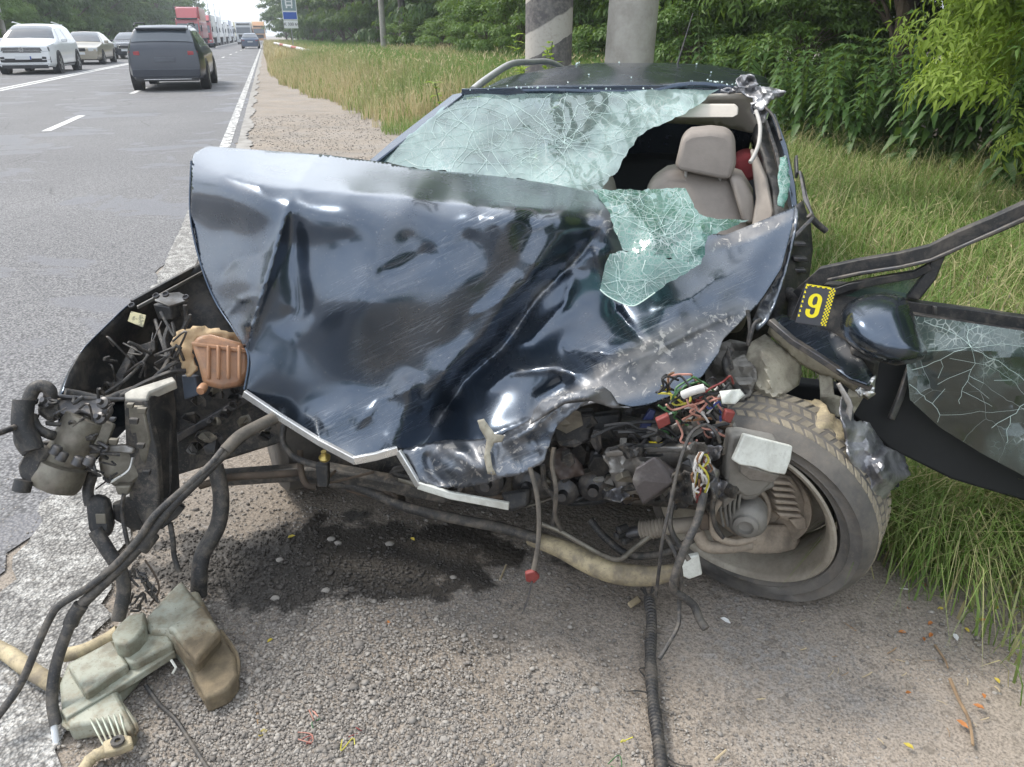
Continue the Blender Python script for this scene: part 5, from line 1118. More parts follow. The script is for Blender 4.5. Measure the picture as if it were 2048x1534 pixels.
# crash-box and torn front panel
sheet('front_panel', [(1208, 912), (1240, 900), (1300, 900), (1360, 898), (1405, 902), (1412, 925), (1440, 940), (1440, 990), (1400, 1010), (1360, 1000), (1300, 985), (1262, 990), (1232, 975), (1222, 950)], [(1208, 912, 1.74), (1405, 902, 1.66), (1440, 990, 1.66), (1262, 990, 1.72), (1320, 940, 1.70)], alum, W, sp=8, th=.006, noise=[(26, .02, 31), (11, .006, 32)], ragged=3, angle=30)
slab('panel_flange', [(1208, 905, 1.73), (1300, 893, 1.70), (1405, 895, 1.65), (1406, 906, 1.65), (1300, 906, 1.70), (1212, 916, 1.73)], .03, alum, W, .004)
cbx = P(1308, 912, 1.62)
MB().add([P(1308, 911, 1.62), P(1360, 952, 1.62), P(1344, 968, 1.60), P(1285, 1010, 1.62), P(1262, 962, 1.62), P(1270, 935, 1.63), P(1330, 985, 1.72), P(1300, 1000, 1.75), P(1345, 930, 1.75)],
         [(0, 2, 3, 4, 5), (0, 1, 2), (2, 1, 6, 3), (1, 8, 6), (0, 8, 1), (3, 6, 7), (3, 7, 4), (5, 8, 0), (5, 4, 7, 8)]).build('crash_box', mat('scuffed_bracket', (.09, .08, .08), (.26, .24, .22), 14, .5, metal=.4, bump=.5, lo=.5, hi=.7), W, smooth=False, bev=.006)
sheet('shredded_panel', [(1340, 940), (1390, 950), (1420, 975), (1440, 1000), (1400, 1010), (1360, 1005), (1330, 1000), (1345, 975)], [(1340, 940, 1.62), (1420, 975, 1.61), (1400, 1010, 1.60), (1340, 1000, 1.62)], dusty, W, sp=6, th=.004, noise=[(14, .025, 33)], ragged=4, angle=20)
# lower beam: long curved dirty pipe/arm lying across
def arm():
    c = [Vector(p) for p in cr_pts([P(1060, 1076, 1.92), P(1120, 1096, 1.86), P(1180, 1126, 1.80), P(1235, 1146, 1.76), P(1300, 1152, 1.74), P(1350, 1143, 1.72), P(1400, 1135, 1.71)], 6)]
    n = len(c); return MB().tube(c, [.020 + .014 * math.sin(PI * min(1, (i + 2) / n * 1.1)) for i in range(n)], 14).build('lower_arm', cream2, W)
arm()
slab('arm_end_plate', [(1362, 1118, 1.66), (1398, 1110, 1.66), (1405, 1150, 1.65), (1378, 1160, 1.65), (1360, 1150, 1.66)], .02, whiteP, W, .004)
hose('thin_pipe', [(1085, 1048, 1.84), (1120, 1062, 1.82), (1160, 1085, 1.79), (1210, 1112, 1.76), (1240, 1118, 1.75), (1270, 1095, 1.76), (1300, 1072, 1.77)], .008, alum2, W)
hose('thin_pipe', [(1180, 1040, 1.9), (1210, 1075, 1.86), (1260, 1110, 1.82), (1330, 1105, 1.80), (1400, 1070, 1.80)], .012, dusty, W)
# underbody darkness: engine block, subframe, cross beam
MB().prism([P(640, 800, 2.25), P(1240, 760, 2.15), P(1240, 960, 2.02), P(1040, 1000, 2.05), P(640, 960, 2.2)], (.12, .45, 0)).build('engine_block', dusty, W, bev=.02)
MB().prism([P(560, 820, 2.3), P(720, 840, 2.2), P(700, 960, 2.2), P(560, 940, 2.3)], (.1, .3, 0)).build('gearbox', alum2, W, bev=.02)
hose('subframe', [(660, 965, 2.12), (720, 975, 2.08), (800, 1010, 2.02), (900, 1035, 1.96), (1000, 1055, 1.92), (1080, 1078, 1.88)], .017, dusty, W, 10)
slab('subframe_bracket', [(680, 945, 2.12), (740, 950, 2.08), (790, 985, 2.04), (800, 1012, 2.02), (740, 1000, 2.06), (690, 985, 2.1)], .05, rust, W, .008)
slab('side_member', [(352, 878, 2.12), (500, 790, 2.25), (560, 830, 2.25), (580, 880, 2.2), (350, 952, 2.1)], .08, dusty, W, .008)
slab('side_member_top', [(352, 870, 2.10), (500, 785, 2.22), (515, 795, 2.22), (356, 886, 2.10)], .03, steel, W, .004)
slab('cross_member', [(430, 950, 2.14), (640, 935, 2.1), (900, 985, 2.0), (890, 1010, 2.0), (640, 962, 2.1), (440, 975, 2.14)], .05, dusty, W, .008)
hose('lower_pipe', [(400, 972, 2.0), (460, 955, 2.0), (540, 950, 2.0), (600, 945, 2.02)], .012, rust, W, 8)
hose('engine_hose', [(568, 850, 2.0), (566, 885, 1.98), (590, 915, 1.96), (630, 930, 1.95), (650, 935, 1.95)], .010, rubber, W)
hose('engine_hose', [(600, 900, 2.0), (602, 940, 1.97), (612, 968, 1.95), (632, 975, 1.95)], .010, rust, W)
slab('relay', [(630, 930, 1.93), (656, 930, 1.93), (656, 975, 1.92), (634, 975, 1.92)], .03, black, W, .004)
MB().lathe([(.016, 0), (.018, .008), (.012, .014), (.008, .02), (.008, .03)], P(650, 918, 1.93), (0, -.2, 1), 14).build('brass_cap', flat('brass', (.5, .38, .12), .35, metal=.7), W)
for (x0, y0, w0, h0) in ((1090, 830, 100, 75), (1175, 830, 70, 60), (1110, 900, 50, 70), (1000, 985, 60, 40)):
    slab('engine_cover', [(x0, y0, 1.86), (x0 + w0, y0 - 8, 1.86), (x0 + w0 * .92, y0 + h0 * .7, 1.83), (x0 + w0 * .3, y0 + h0, 1.83)], .07, black, W, .008)
slab('blue_connector', [(1300, 818, 1.74), (1312, 822, 1.74), (1300, 862, 1.73), (1276, 868, 1.73), (1285, 840, 1.74)], .02, mat('blue_plastic', (.02, .03, .10), (.015, .02, .05), 8, .35), W, .003)
sheet('yellow_clip', [(1298, 884), (1312, 884), (1316, 888), (1328, 884), (1328, 892), (1312, 896)], [(1298, 884, 1.69), (1328, 884, 1.69), (1312, 896, 1.69), (1310, 888, 1.70)], flat('yellow_plastic', (.75, .6, .02), .5), W, sp=5, th=.004)
sheet('splash_shield', [(1110, 905), (1130, 890), (1165, 930), (1170, 950), (1120, 960), (1105, 940)], [(1110, 905, 1.80), (1165, 930, 1.80), (1120, 960, 1.78), (1130, 890, 1.82)], mat('brown_plastic', (.05, .035, .03), (.09, .07, .06), 9, .5), W, sp=7, th=.005, noise=[(18, .012, 3)])
# black tangle behind (crushed plastics), made of many bent shards
rk = random.Random(11)
for i in range(70):
    x, y = rk.uniform(1080, 1450), rk.uniform(805, 1000); y = max(y, 812 + abs(x - 1250) * .05)
    if x < 1200 and y > 960: continue
    z = rk.uniform(1.74, 1.95); w0, h0 = rk.uniform(12, 40), rk.uniform(8, 34); an = rk.uniform(0, PI)
    pts = []
    for j in range(5):
        a = an + j * 2 * PI / 5 + rk.uniform(-.3, .3); pts.append((x + w0 * math.cos(a), y + h0 * math.sin(a) * .8, z + rk.uniform(-.02, .02)))
    slab('broken_shard', pts, rk.uniform(.006, .03), rk.choice([black, black, dusty, dusty, steel, alum2]), W, .002, smooth=False)
for i in range(90):                                # more torn castings, brackets and sheet scraps packing the corner
    x, y = rk.uniform(1190, 1480), rk.uniform(850, 1010); z = rk.uniform(1.68, 1.84); w0, h0 = rk.uniform(8, 26), rk.uniform(6, 22); an = rk.uniform(0, PI); pts = []
    for j in range(rk.choice((4, 5, 6))):
        a = an + j * 2 * PI / 6 + rk.uniform(-.3, .3); q = rk.uniform(.5, 1.1); pts.append((x + w0 * q * math.cos(a), y + h0 * q * math.sin(a), z + rk.uniform(-.02, .02)))
    slab('broken_shard', pts, rk.uniform(.004, .02), rk.choice([black, dusty, alum, alum2, alum2, MATS['grey_primer'], steel, rust]), W, .0015, smooth=False)
for k_ in range(14):
    x, y = rk.uniform(1230, 1470), rk.uniform(850, 990); sheet('torn_sheet_scrap', [(x + rk.uniform(14, 34) * math.cos(a), y + rk.uniform(9, 24) * math.sin(a)) for a in np.linspace(0, 5.6, 7)], [(x, y, rk.uniform(1.62, 1.74))], rk.choice([alum, MATS['grey_primer'], dusty, crinkle]), W, sp=6, th=.003, noise=[(15, .03, 60 + k_), (7, .008, 80 + k_)], seed=k_, ragged=2, angle=20)
MB().prism([P(1020, 905, 1.98), P(1260, 880, 1.94), P(1470, 880, 1.92), P(1470, 1030, 1.94), P(1230, 1010, 1.98), P(1020, 1000, 2.02)], (.05, .25, -.02)).build('gearbox_casing', dusty, W, bev=.015)
for (x0, y0, r0) in ((1060, 960, .05), (1130, 975, .045), (1190, 965, .05), (980, 955, .05)):
    MB().lathe([(r0, 0), (r0, .03), (r0 * .7, .04), (r0 * .35, .045), (r0 * .3, .07), (0, .07)], P(x0, y0, 1.96), (-.2, -.97, .1), 20).build('pulley', steel, W)
for i in range(26):
    x = rk.uniform(620, 1240); y = rk.uniform(930, 1015) if x > 860 else rk.uniform(880, 975); hose('engine_pipe', [(x, y, 1.98), (x + rk.uniform(-50, 50), y + rk.uniform(-25, 25), 1.97), (x + rk.uniform(-110, 110), y + rk.uniform(-30, 30), 1.99)], rk.uniform(.004, .013), rk.choice([rubber, dusty, black, rust, alum2]), W, 8, 5)
# ---- cables ----------------------------------------------------------------
wcol = {'red': (.20, .035, .03), 'brown': (.20, .10, .05), 'pink': (.45, .22, .17), 'green': (.06, .16, .06), 'yellow': (.50, .45, .06), 'white': (.55, .53, .50), 'black': (.015, .015, .016), 'blue': (.03, .05, .2)}
wm = {k: mat('wire_' + k, v, tuple(x * .6 for x in v), 20, .5) for k, v in wcol.items()}
def wire(x0, y0, x1, y1, z, col, sag=20, r=.003, n=5):
    pts = []
    for i in range(n):
        t = i / (n - 1); pts.append((x0 + (x1 - x0) * t + (rk.uniform(-14, 14) if 0 < i < n - 1 else 0), y0 + (y1 - y0) * t + sag * math.sin(PI * t) + (rk.uniform(-10, 10) if 0 < i < n - 1 else 0), z + rk.uniform(-.02, .02)))
    return hose('wire', pts, r, wm[col], W, 5, 4)
for i in range(46):
    c = rk.choice(['pink', 'pink', 'green', 'yellow', 'white', 'red', 'brown', 'black', 'black', 'black', 'blue'])
    a = (rk.uniform(1310, 1420), rk.uniform(770, 860)); b_ = (a[0] + rk.uniform(20, 90), a[1] + rk.uniform(-40, 40)); wire(*a, min(b_[0], 1470), b_[1], rk.uniform(1.64, 1.72), c, rk.uniform(-25, 25))
for i in range(16): wire(rk.uniform(1180, 1400), rk.uniform(850, 900), rk.uniform(1250, 1460), rk.uniform(840, 905), rk.uniform(1.66, 1.76), 'black', rk.uniform(-15, 25), rk.uniform(.003, .006))
for i in range(16): wire(1410 + rk.uniform(-12, 10), 905, 1400 + rk.uniform(-14, 14), 985 + rk.uniform(-20, 20), 1.58, rk.choice(['white', 'brown', 'red', 'black', 'black', 'yellow']), rk.uniform(-8, 8), .003)
slab('red_connector', [(1312, 842, 1.63), (1338, 830, 1.63), (1342, 848, 1.63), (1318, 860, 1.63)], .02, wm['red'], W, .003)
slab('red_connector', [(1452, 822, 1.62), (1472, 826, 1.62), (1462, 848, 1.62), (1446, 842, 1.62)], .02, wm['red'], W, .003)
hose('white_sleeve', [(1366, 790, 1.64), (1385, 782, 1.63), (1408, 776, 1.63)], .011, wm['white'], W, 10, 4)
sheet('white_label', [(1440, 782), (1480, 778), (1490, 790), (1470, 808), (1444, 808)], [(1440, 782, 1.62), (1490, 790, 1.63), (1444, 808, 1.61), (1480, 778, 1.64)], whiteP, W, sp=6, th=.003, noise=[(12, .01, 3)])
hose('long_cable', [(1400, 852, 1.62), (1380, 870, 1.60), (1358, 930, 1.57), (1340, 1010, 1.54), (1325, 1080, 1.52), (1318, 1140, 1.52), (1312, 1190, 1.53)], .0045, rubber, W, 6)
hose('long_cable', [(1400, 852, 1.62), (1415, 850, 1.62), (1432, 865, 1.60), (1440, 885, 1.6)], .0045, rubber, W, 6)
hose('burnt_cable', [(1408, 985, 1.58), (1395, 1040, 1.55), (1372, 1090, 1.52), (1350, 1150, 1.50), (1348, 1180, 1.50), (1368, 1195, 1.50), (1388, 1212, 1.50), (1400, 1240, 1.48), (1412, 1258, 1.46)], .011, rubber, W, 8)
hose('burnt_cable', [(1330, 1070, 1.54), (1352, 1110, 1.52), (1362, 1150, 1.51), (1358, 1210, 1.50), (1356, 1250, 1.47), (1335, 1290, 1.43), (1318, 1318, 1.40)], .006, rubber, W, 6)
hose('burnt_cable', [(1346, 1000, 1.62), (1340, 1050, 1.6), (1358, 1090, 1.58), (1378, 1120, 1.56)], .007, dusty, W, 6)
hose('hanging_cable', [(1060, 935, 1.66), (1072, 980, 1.64), (1078, 1030, 1.62), (1076, 1090, 1.60), (1066, 1145, 1.58)], .0065, dirtyhose, W, 7)
slab('red_plug', [(1050, 1148, 1.57), (1068, 1143, 1.57), (1080, 1156, 1.57), (1068, 1168, 1.57), (1052, 1164, 1.57)], .015, wm['red'], W, .003)
hose('frayed_wire', [(1064, 1162, 1.57), (1056, 1195, 1.555), (1044, 1228, 1.54)], .003, rubber, W, 5)
hose('hanging_cable', [(1108, 895, 1.72), (1104, 930, 1.7), (1112, 980, 1.68), (1110, 1030, 1.70), (1122, 1060, 1.72)], .006, dirtyhose, W, 6)
hose('hanging_cable', [(1085, 930, 1.75), (1090, 970, 1.75), (1110, 1000, 1.75), (1106, 1050, 1.76)], .008, rubber, W, 6)
# ---- left front corner --------------------------------------------------------
# road-side wing: outer skin seen edge-on, with its dark inner side
sheet('wing_inner_side', [(128, 782), (140, 745), (165, 700), (210, 655), (265, 605), (330, 568), (402, 526), (425, 590), (470, 665), (497, 712), (492, 780), (520, 810), (470, 850), (350, 870), (300, 820), (250, 790), (180, 790)],
      [(128, 782, 1.86), (165, 700, 1.98), (265, 605, 2.22), (402, 526, 2.52), (470, 665, 2.40), (490, 780, 2.30), (350, 870, 2.2), (250, 790, 2.12), (350, 700, 2.36), (250, 700, 2.2)], black, W, sp=12, th=.004, noise=[(60, .02, 41)], angle=60)
wing = MB(); top = [Vector(p) for p in cr_pts([P(124, 786, 1.84), P(140, 742, 1.92), P(165, 698, 1.98), P(210, 652, 2.1), P(262, 604, 2.22), P(330, 565, 2.38), P(404, 524, 2.54)], 5)]
nn_ = len(top); outw = Vector((-.9, .42, 0)).normalized(); vs = []
for i, p in enumerate(top):
    for (o_, f_) in ((0, 0), (.03, -.04), (.05, -.16), (.05, -.32), (.0, -.42)): vs.append(p + outw * o_ + Vector((0, 0, f_ * (p.z - .2) / .7)))
wing.add(vs, [(i * 5 + j, (i + 1) * 5 + j, (i + 1) * 5 + j + 1, i * 5 + j + 1) for i in range(nn_ - 1) for j in range(4)]); wo_ = wing.build('front_wing', PAINT2, W); so = wo_.modifiers.new('thickness', 'SOLIDIFY'); so.thickness = .003
bar('wing_flange', [(265, 606, 2.21), (330, 570, 2.36), (404, 530, 2.53)], .018, .012, black)
bar('wing_flange', [(275, 615, 2.19), (340, 580, 2.34), (408, 543, 2.5)], .010, .006, alum)
slab('latch_plate', [(308, 600, 2.2), (318, 588, 2.22), (358, 585, 2.22), (378, 592, 2.24), (375, 602, 2.23), (338, 612, 2.18)], .012, alum, W, .003)
for (x, y) in ((313, 593), (332, 590), (264, 612), (372, 596)):
    MB().lathe([(.004, 0), (.010, .0), (.010, .006), (.007, .008), (.005, .002)], P(x, y, 2.17), (0, -.5, .86), 14).build('bolt', steel, W)
slab('latch_body', [(305, 608, 2.21), (338, 614, 2.18), (345, 640, 2.18), (316, 640, 2.2)], .04, black, W, .004)
slab('warning_sticker', [(262, 622, 2.12), (292, 630, 2.12), (286, 655, 2.10), (255, 642, 2.10)], .003, mat('faded_label', (.55, .50, .30), (.10, .10, .08), 40, .6, lo=.48, hi=.55), W, .001)
slab('box_bracket', [(278, 690, 2.14), (310, 680, 2.15), (312, 700, 2.14), (290, 715, 2.12)], .03, dusty, W, .003)
slab('wing_support', [(262, 690, 2.1), (275, 690, 2.1), (235, 780, 2.0), (212, 786, 2.0)], .01, dusty, W, .003)
for c in ([(370, 610, 2.2), (372, 640, 2.2), (366, 660, 2.18)], [(340, 650, 2.15), (330, 680, 2.12), (336, 720, 2.08), (320, 750, 2.04)], [(205, 790, 1.95), (250, 760, 2.0), (290, 720, 2.05), (300, 700, 2.1)], [(310, 640, 2.2), (330, 700, 2.1), (345, 740, 2.05)], [(380, 720, 2.05), (350, 725, 2.02), (320, 745, 2.0), (300, 765, 1.98)], [(230, 800, 1.9), (280, 770, 1.95), (340, 745, 2.0), (372, 742, 2.02)]):
    hose('wire_loom', c, rk.uniform(.005, .010), rubber, W, 6)
# coolant tank with ribs
tk = slab('coolant_tank', [(392, 672, 2.02), (420, 668, 2.02), (500, 690, 2.04), (500, 745, 2.0), (480, 772, 1.98), (440, 778, 1.96), (405, 770, 1.96), (396, 730, 1.98), (382, 690, 2.0)], .12, tankB, W, .014)
for x in (412, 432, 452, 474): slab('tank_rib', [(x, 690, 1.995), (x + 7, 691, 1.995), (x + 7, 760, 1.955), (x, 758, 1.955)], .015, tankB, tk, .005)
slab('tank_seam', [(382, 684, 1.995), (500, 700, 2.02), (500, 708, 2.02), (384, 692, 1.99)], .015, tankB, tk, .003)
MB().lathe([(.012, 0), (.014, .02), (.011, .03)], P(408, 772, 1.95), (0, -1, -.1), 12).build('tank_outlet', tankB, tk)
sheet('torn_fibre_mat', [(346, 664), (372, 658), (395, 652), (430, 656), (470, 668), (496, 682), (498, 700), (440, 684), (395, 675), (385, 690), (390, 740), (372, 750), (358, 715), (348, 690)], [(346, 664, 2.06), (430, 656, 2.1), (496, 682, 2.1), (385, 740, 2.03), (358, 700, 2.04)], paper, W, sp=7, th=.008, noise=[(18, .018, 3), (9, .006, 5)], ragged=2.5)
slab('blue_hose_bracket', [(362, 750, 2.04), (390, 752, 2.04), (398, 790, 2.02), (368, 800, 2.02)], .03, mat('blue_grey_plastic', (.04, .055, .08), (.07, .08, .1), 8, .5), W, .004)
# radiator support: black upright with pale torn top
slab('support_top', [(248, 786, 1.86), (262, 778, 1.88), (345, 752, 1.96), (352, 762, 1.94), (300, 785, 1.87), (293, 800, 1.85), (250, 800, 1.85)], .03, mat('scraped_grey', (.42, .40, .35), (.2, .19, .17), 14, .7, bump=.5), W, .004)
slab('support_front', [(247, 800, 1.85), (293, 800, 1.85), (300, 850, 1.83), (312, 900, 1.81), (318, 1000, 1.78), (310, 1055, 1.76), (288, 1055, 1.76), (258, 1000, 1.79), (250, 880, 1.82)], .03, dusty, W, .005)
slab('support_side', [(296, 795, 1.86), (345, 765, 1.96), (352, 800, 1.95), (362, 990, 1.9), (350, 1040, 1.86), (312, 1058, 1.77), (318, 1000, 1.79), (305, 870, 1.83)], .03, black, W, .005)
slab('support_face', [(256, 812, 1.835), (285, 812, 1.835), (300, 880, 1.815), (290, 930, 1.80), (262, 900, 1.82)], .012, alum2, W, .004)
hose('support_rib', [(330, 800, 1.93), (338, 880, 1.9), (336, 960, 1.87), (328, 1040, 1.83)], .012, black, W, 6)
slab('lower_bracket', [(255, 1000, 1.78), (345, 1000, 1.82), (372, 1015, 1.84), (360, 1030, 1.83), (325, 1060, 1.79), (265, 1062, 1.76), (228, 1040, 1.75), (225, 1012, 1.76)], .03, black, W, .005)
# starter motor / pump cluster
ca = P(172, 840, 1.80); cb = P(122, 935, 1.74); dx = (cb - ca).normalized()
MB().lathe([(.030, -.012), (.052, -.008), (.055, 0), (.055, .13), (.050, .14), (.05, .16)], ca, dx, 32).build('pump_motor', alum2, W)
MB().lathe([(.012, -.022), (.014, -.012), (.038, -.010), (.046, -.004), (.046, .004)], ca, dx, 24).build('motor_cap', alum, W)
cc_ = P(128, 925, 1.74)
MB().lathe([(.050, 0), (.062, .006), (.064, .03), (.064, .055), (.058, .072), (.03, .082), (.0, .084)], cc_, (dx + Vector((0, -.1, -.2))).normalized(), 32).build('pump_body', alum2, W)
for (x, y) in ((120, 920), (152, 930), (175, 930), (108, 908)): MB().lathe([(.014, 0), (.014, .02), (.010, .024)], P(x, y, 1.68), dx * -1, 12).build('pump_bolt', steel, W)
slab('motor_bracket', [(95, 800, 1.80), (140, 790, 1.82), (205, 795, 1.84), (228, 815, 1.84), (215, 838, 1.80), (185, 830, 1.78), (160, 822, 1.78), (140, 838, 1.77), (108, 825, 1.78)], .02, steel, W, .005)
slab('motor_flange', [(205, 838, 1.79), (228, 850, 1.79), (212, 890, 1.76), (188, 918, 1.75), (172, 912, 1.75), (195, 870, 1.77)], .018, alum2, W, .004)
for (x, y) in ((98, 806), (210, 808), (204, 838)): MB().lathe([(.016, 0), (.016, .012), (.008, .016), (.007, .028)], P(x, y, 1.765), (-.1, -.7, .7), 14).build('bracket_bolt', steel, W)
slab('pump_valve', [(78, 790, 1.78), (112, 792, 1.80), (118, 830, 1.76), (95, 842, 1.75), (72, 825, 1.76)], .04, dusty, W, .008)
slab('pump_manifold', [(55, 905, 1.70), (75, 888, 1.72), (100, 900, 1.71), (84, 930, 1.69), (78, 970, 1.67), (60, 975, 1.66), (38, 955, 1.68), (32, 930, 1.69)], .045, dusty, W, .01)
MB().lathe([(.022, 0), (.022, .03), (.017, .032), (.015, .01)], P(48, 960, 1.67), (-.2, -.5, -.85), 16).build('manifold_port', black, W)
hose('pump_hose', [(100, 800, 1.78), (100, 782, 1.78), (86, 772, 1.78), (68, 778, 1.77), (56, 805, 1.75), (46, 840, 1.73), (42, 880, 1.71), (58, 905, 1.70)], .017, rubber, W, 12)
hose('pump_hose', [(62, 830, 1.74), (74, 855, 1.73), (96, 868, 1.73), (112, 872, 1.75)], .013, rubber, W, 10)
hose('pump_hose', [(48, 800, 1.73), (45, 850, 1.70), (60, 880, 1.69), (66, 900, 1.68)], .026, black, W, 12)
hose('pump_pipe', [(40, 850, 1.70), (20, 858, 1.66), (-10, 868, 1.62), (-60, 880, 1.58)], .008, rubber, W, 8)
hose('pump_pipe', [(92, 790, 1.80), (150, 795, 1.82), (215, 798, 1.85), (250, 798, 1.87)], .006, steel, W, 6)
hose('pump_pipe', [(130, 785, 1.84), (160, 790, 1.86), (210, 800, 1.88), (240, 790, 1.92), (270, 780, 1.95)], .013, dusty, W, 8)
for i in range(22):
    x, y = rk.uniform(50, 225), rk.uniform(790, 960); hose('loose_wire', [(x, y, 1.76), (x + rk.uniform(-22, 22), y + rk.uniform(-16, 16), 1.745), (x + rk.uniform(-40, 40), y + rk.uniform(-26, 26), 1.76)], rk.uniform(.0025, .006), rk.choice([rubber, black, dusty, steel]), W, 6, 4)
for i in range(16):
    x, y = rk.uniform(60, 300), rk.uniform(800, 1010); w0 = rk.uniform(5, 13); slab('clip', [(x - w0, y - w0 * .6, 1.75), (x + w0, y - w0 * .5, 1.75), (x + w0 * .8, y + w0 * .7, 1.75), (x - w0 * .9, y + w0 * .5, 1.75)], .012, rk.choice([alum2, dusty, steel, black]), W, .002)
for i in range(24):
    x, y = rk.uniform(215, 380), rk.uniform(640, 800); hose('loose_wire', [(x, y, 2.02), (x + rk.uniform(-30, 30), y + rk.uniform(-30, 30), 2.0), (x + rk.uniform(-50, 50), y + rk.uniform(-50, 50), 2.04)], rk.uniform(.002, .005), rk.choice([rubber, dusty, steel]), W, 6, 4)
for i in range(26):
    x, y = rk.uniform(370, 560), rk.uniform(780, 930); w0 = rk.uniform(8, 26); slab('broken_shard', [(x + w0 * rk.uniform(.5, 1) * math.cos(a), y + w0 * .7 * rk.uniform(.5, 1) * math.sin(a), 2.05 + rk.uniform(-.04, .04)) for a in np.linspace(0, 5.2, 6)], .01, rk.choice([black, dusty, steel, alum2]), W, .0015, smooth=False)
# second housing under it
sec = slab('sensor_housing', [(205, 895, 1.80), (250, 893, 1.82), (284, 905, 1.82), (290, 950, 1.80), (260, 975, 1.78), (226, 975, 1.77), (200, 948, 1.77), (195, 920, 1.78)], .06, alum2, W, .01)
slab('housing_rim', [(203, 893, 1.775), (250, 891, 1.79), (268, 898, 1.79), (266, 908, 1.785), (206, 905, 1.77)], .02, alum, sec, .004)
hose('housing_edge', [(266, 915, 1.77), (258, 940, 1.755), (232, 958, 1.75), (215, 968, 1.745)], .004, chrome, sec, 6)
slab('housing_foot', [(228, 972, 1.75), (262, 972, 1.76), (256, 992, 1.75), (234, 990, 1.75)], .03, alum2, sec, .005)
hose('hanging_cable', [(248, 988, 1.75), (244, 1020, 1.74), (248, 1050, 1.73), (256, 1090, 1.71)], .006, rubber, W, 6)
slab('cable_end', [(168, 1000, 1.73), (190, 990, 1.74), (215, 1000, 1.74), (224, 1050, 1.72), (218, 1075, 1.70), (190, 1085, 1.69), (175, 1060, 1.70)], .045, black, W, .012)
slab('worn_patch', [(190, 1028, 1.705), (210, 1028, 1.705), (212, 1048, 1.70), (192, 1048, 1.70)], .004, alum2, W, .002)
hose('drop_hose', [(190, 1060, 1.70), (215, 1100, 1.68), (240, 1140, 1.66), (248, 1180, 1.64), (236, 1240, 1.60)], .019, rubber, W, 12)
hose('drop_hose', [(186, 945, 1.78), (176, 980, 1.76), (180, 1010, 1.74)], .015, rubber, W, 10)
hose('drop_hose', [(430, 930, 1.95), (442, 990, 1.92), (436, 1050, 1.88), (405, 1110, 1.83), (398, 1160, 1.80), (398, 1190, 1.79)], .024, rubber, W, 12)
hose('drop_hose', [(340, 1045, 1.82), (346, 1080, 1.80), (348, 1110, 1.79), (358, 1145, 1.77)], .008, rubber, W, 8)
# the long pair of hoses running down to the lower left
hose('long_hose', [(552, 838, 1.92), (500, 862, 1.84), (450, 905, 1.77), (400, 955, 1.71), (340, 1015, 1.65), (290, 1080, 1.60), (240, 1135, 1.55), (185, 1188, 1.50), (152, 1225, 1.47), (128, 1280, 1.43), (110, 1340, 1.39), (104, 1400, 1.35), (112, 1450, 1.31)], .014, rubber, W, 12)
hose('long_hose', [(550, 832, 1.91), (498, 868, 1.83), (455, 890, 1.78), (420, 930, 1.73), (370, 975, 1.68), (310, 1030, 1.62), (275, 1080, 1.58), (230, 1130, 1.54), (180, 1172, 1.50), (120, 1210, 1.47), (98, 1240, 1.45), (75, 1290, 1.41), (40, 1370, 1.36), (-10, 1440, 1.30)], .0095, rubber, W, 10)
hose('hose_sleeve', [(556, 832, 1.915), (520, 850, 1.865), (480, 872, 1.81), (450, 902, 1.765)], .017, dirtyhose, W, 12)
hose('hose_sleeve', [(162, 1210, 1.475), (148, 1232, 1.465), (140, 1250, 1.455)], .018, rubber, W, 12)
MB().lathe([(.020, 0), (.023, .004), (.023, .05), (.019, .055)], P(278, 1100, 1.59), (P(302, 1068, 1.62) - P(278, 1100, 1.59)), 18).build('hose_coupling', dusty, W)
hose('white_hose_end', [(108, 1448, 1.31), (112, 1480, 1.29), (122, 1510, 1.275), (132, 1545, 1.25)], .008, flat('white_nylon', (.7, .72, .74), .35), W, 12)
hose('frayed_wire', [(290, 1120, 1.7), (310, 1150, 1.68), (318, 1180, 1.66), (300, 1210, 1.65)], .003, rust, W, 5)
for i in range(14):
    x = rk.uniform(255, 310); y = rk.uniform(1140, 1210); hose('frayed_wire', [(x, y, 1.66), (x + rk.uniform(-25, 25), y + rk.uniform(-25, 25), 1.66), (x + rk.uniform(-30, 30), y + rk.uniform(0, 35), 1.65)], .0035, rubber, W, 5, 4)
# ---- open door with mirror -----------------------------------------------------
DY = 2.02
def dbar(name, pts, wd, th, m): return bar(name, pts, wd, th, m, up=(0, 0, 1))
dbar('door_window_frame', [(1600, 592, 2.20), (1648, 548, 2.16), (1720, 533, 2.12), (1800, 520, 2.07), (1865, 505, 2.03), (1925, 475, 2.00), (1990, 448, 1.98), (2070, 412, 1.95), (2300, 330, 1.9), (2460, 300, 1.88)], .042, .03, black)
dbar('door_seal', [(1655, 560, 2.13), (1720, 546, 2.09), (1800, 534, 2.045), (1862, 520, 2.01), (1925, 492, 1.98), (1990, 463, 1.96), (2070, 427, 1.93)], .008, .012, steel)
dbar('quarter_inner_frame', [(1650, 590, 2.13), (1700, 572, 2.10), (1760, 560, 2.08), (1830, 548, 2.05), (1862, 532, 2.03)], .020, .02, black)
slab('quarter_bar', [(1866, 512, 2.03), (1892, 512, 2.02), (1872, 560, 2.02), (1838, 602, 2.02), (1812, 596, 2.04), (1846, 552, 2.03)], .03, black, W, .005)
slab('quarter_glass', [(1690, 592, 2.12), (1760, 562, 2.09), (1860, 550, 2.05), (1815, 596, 2.05), (1760, 600, 2.09)], .004, flat('green_glass', (.08, .13, .11), .05, alpha=.55, coat=.5), W, .001)
MB().prism([P(1600, 600, 2.2), P(1650, 570, 2.16), P(1700, 575, 2.12), P(1820, 600, 2.06), P(1820, 640, 2.04), P(1700, 760, 2.02), P(1640, 760, 2.06)], (.03, .05, 0)).build('mirror_base_panel', black, W, bev=.006)
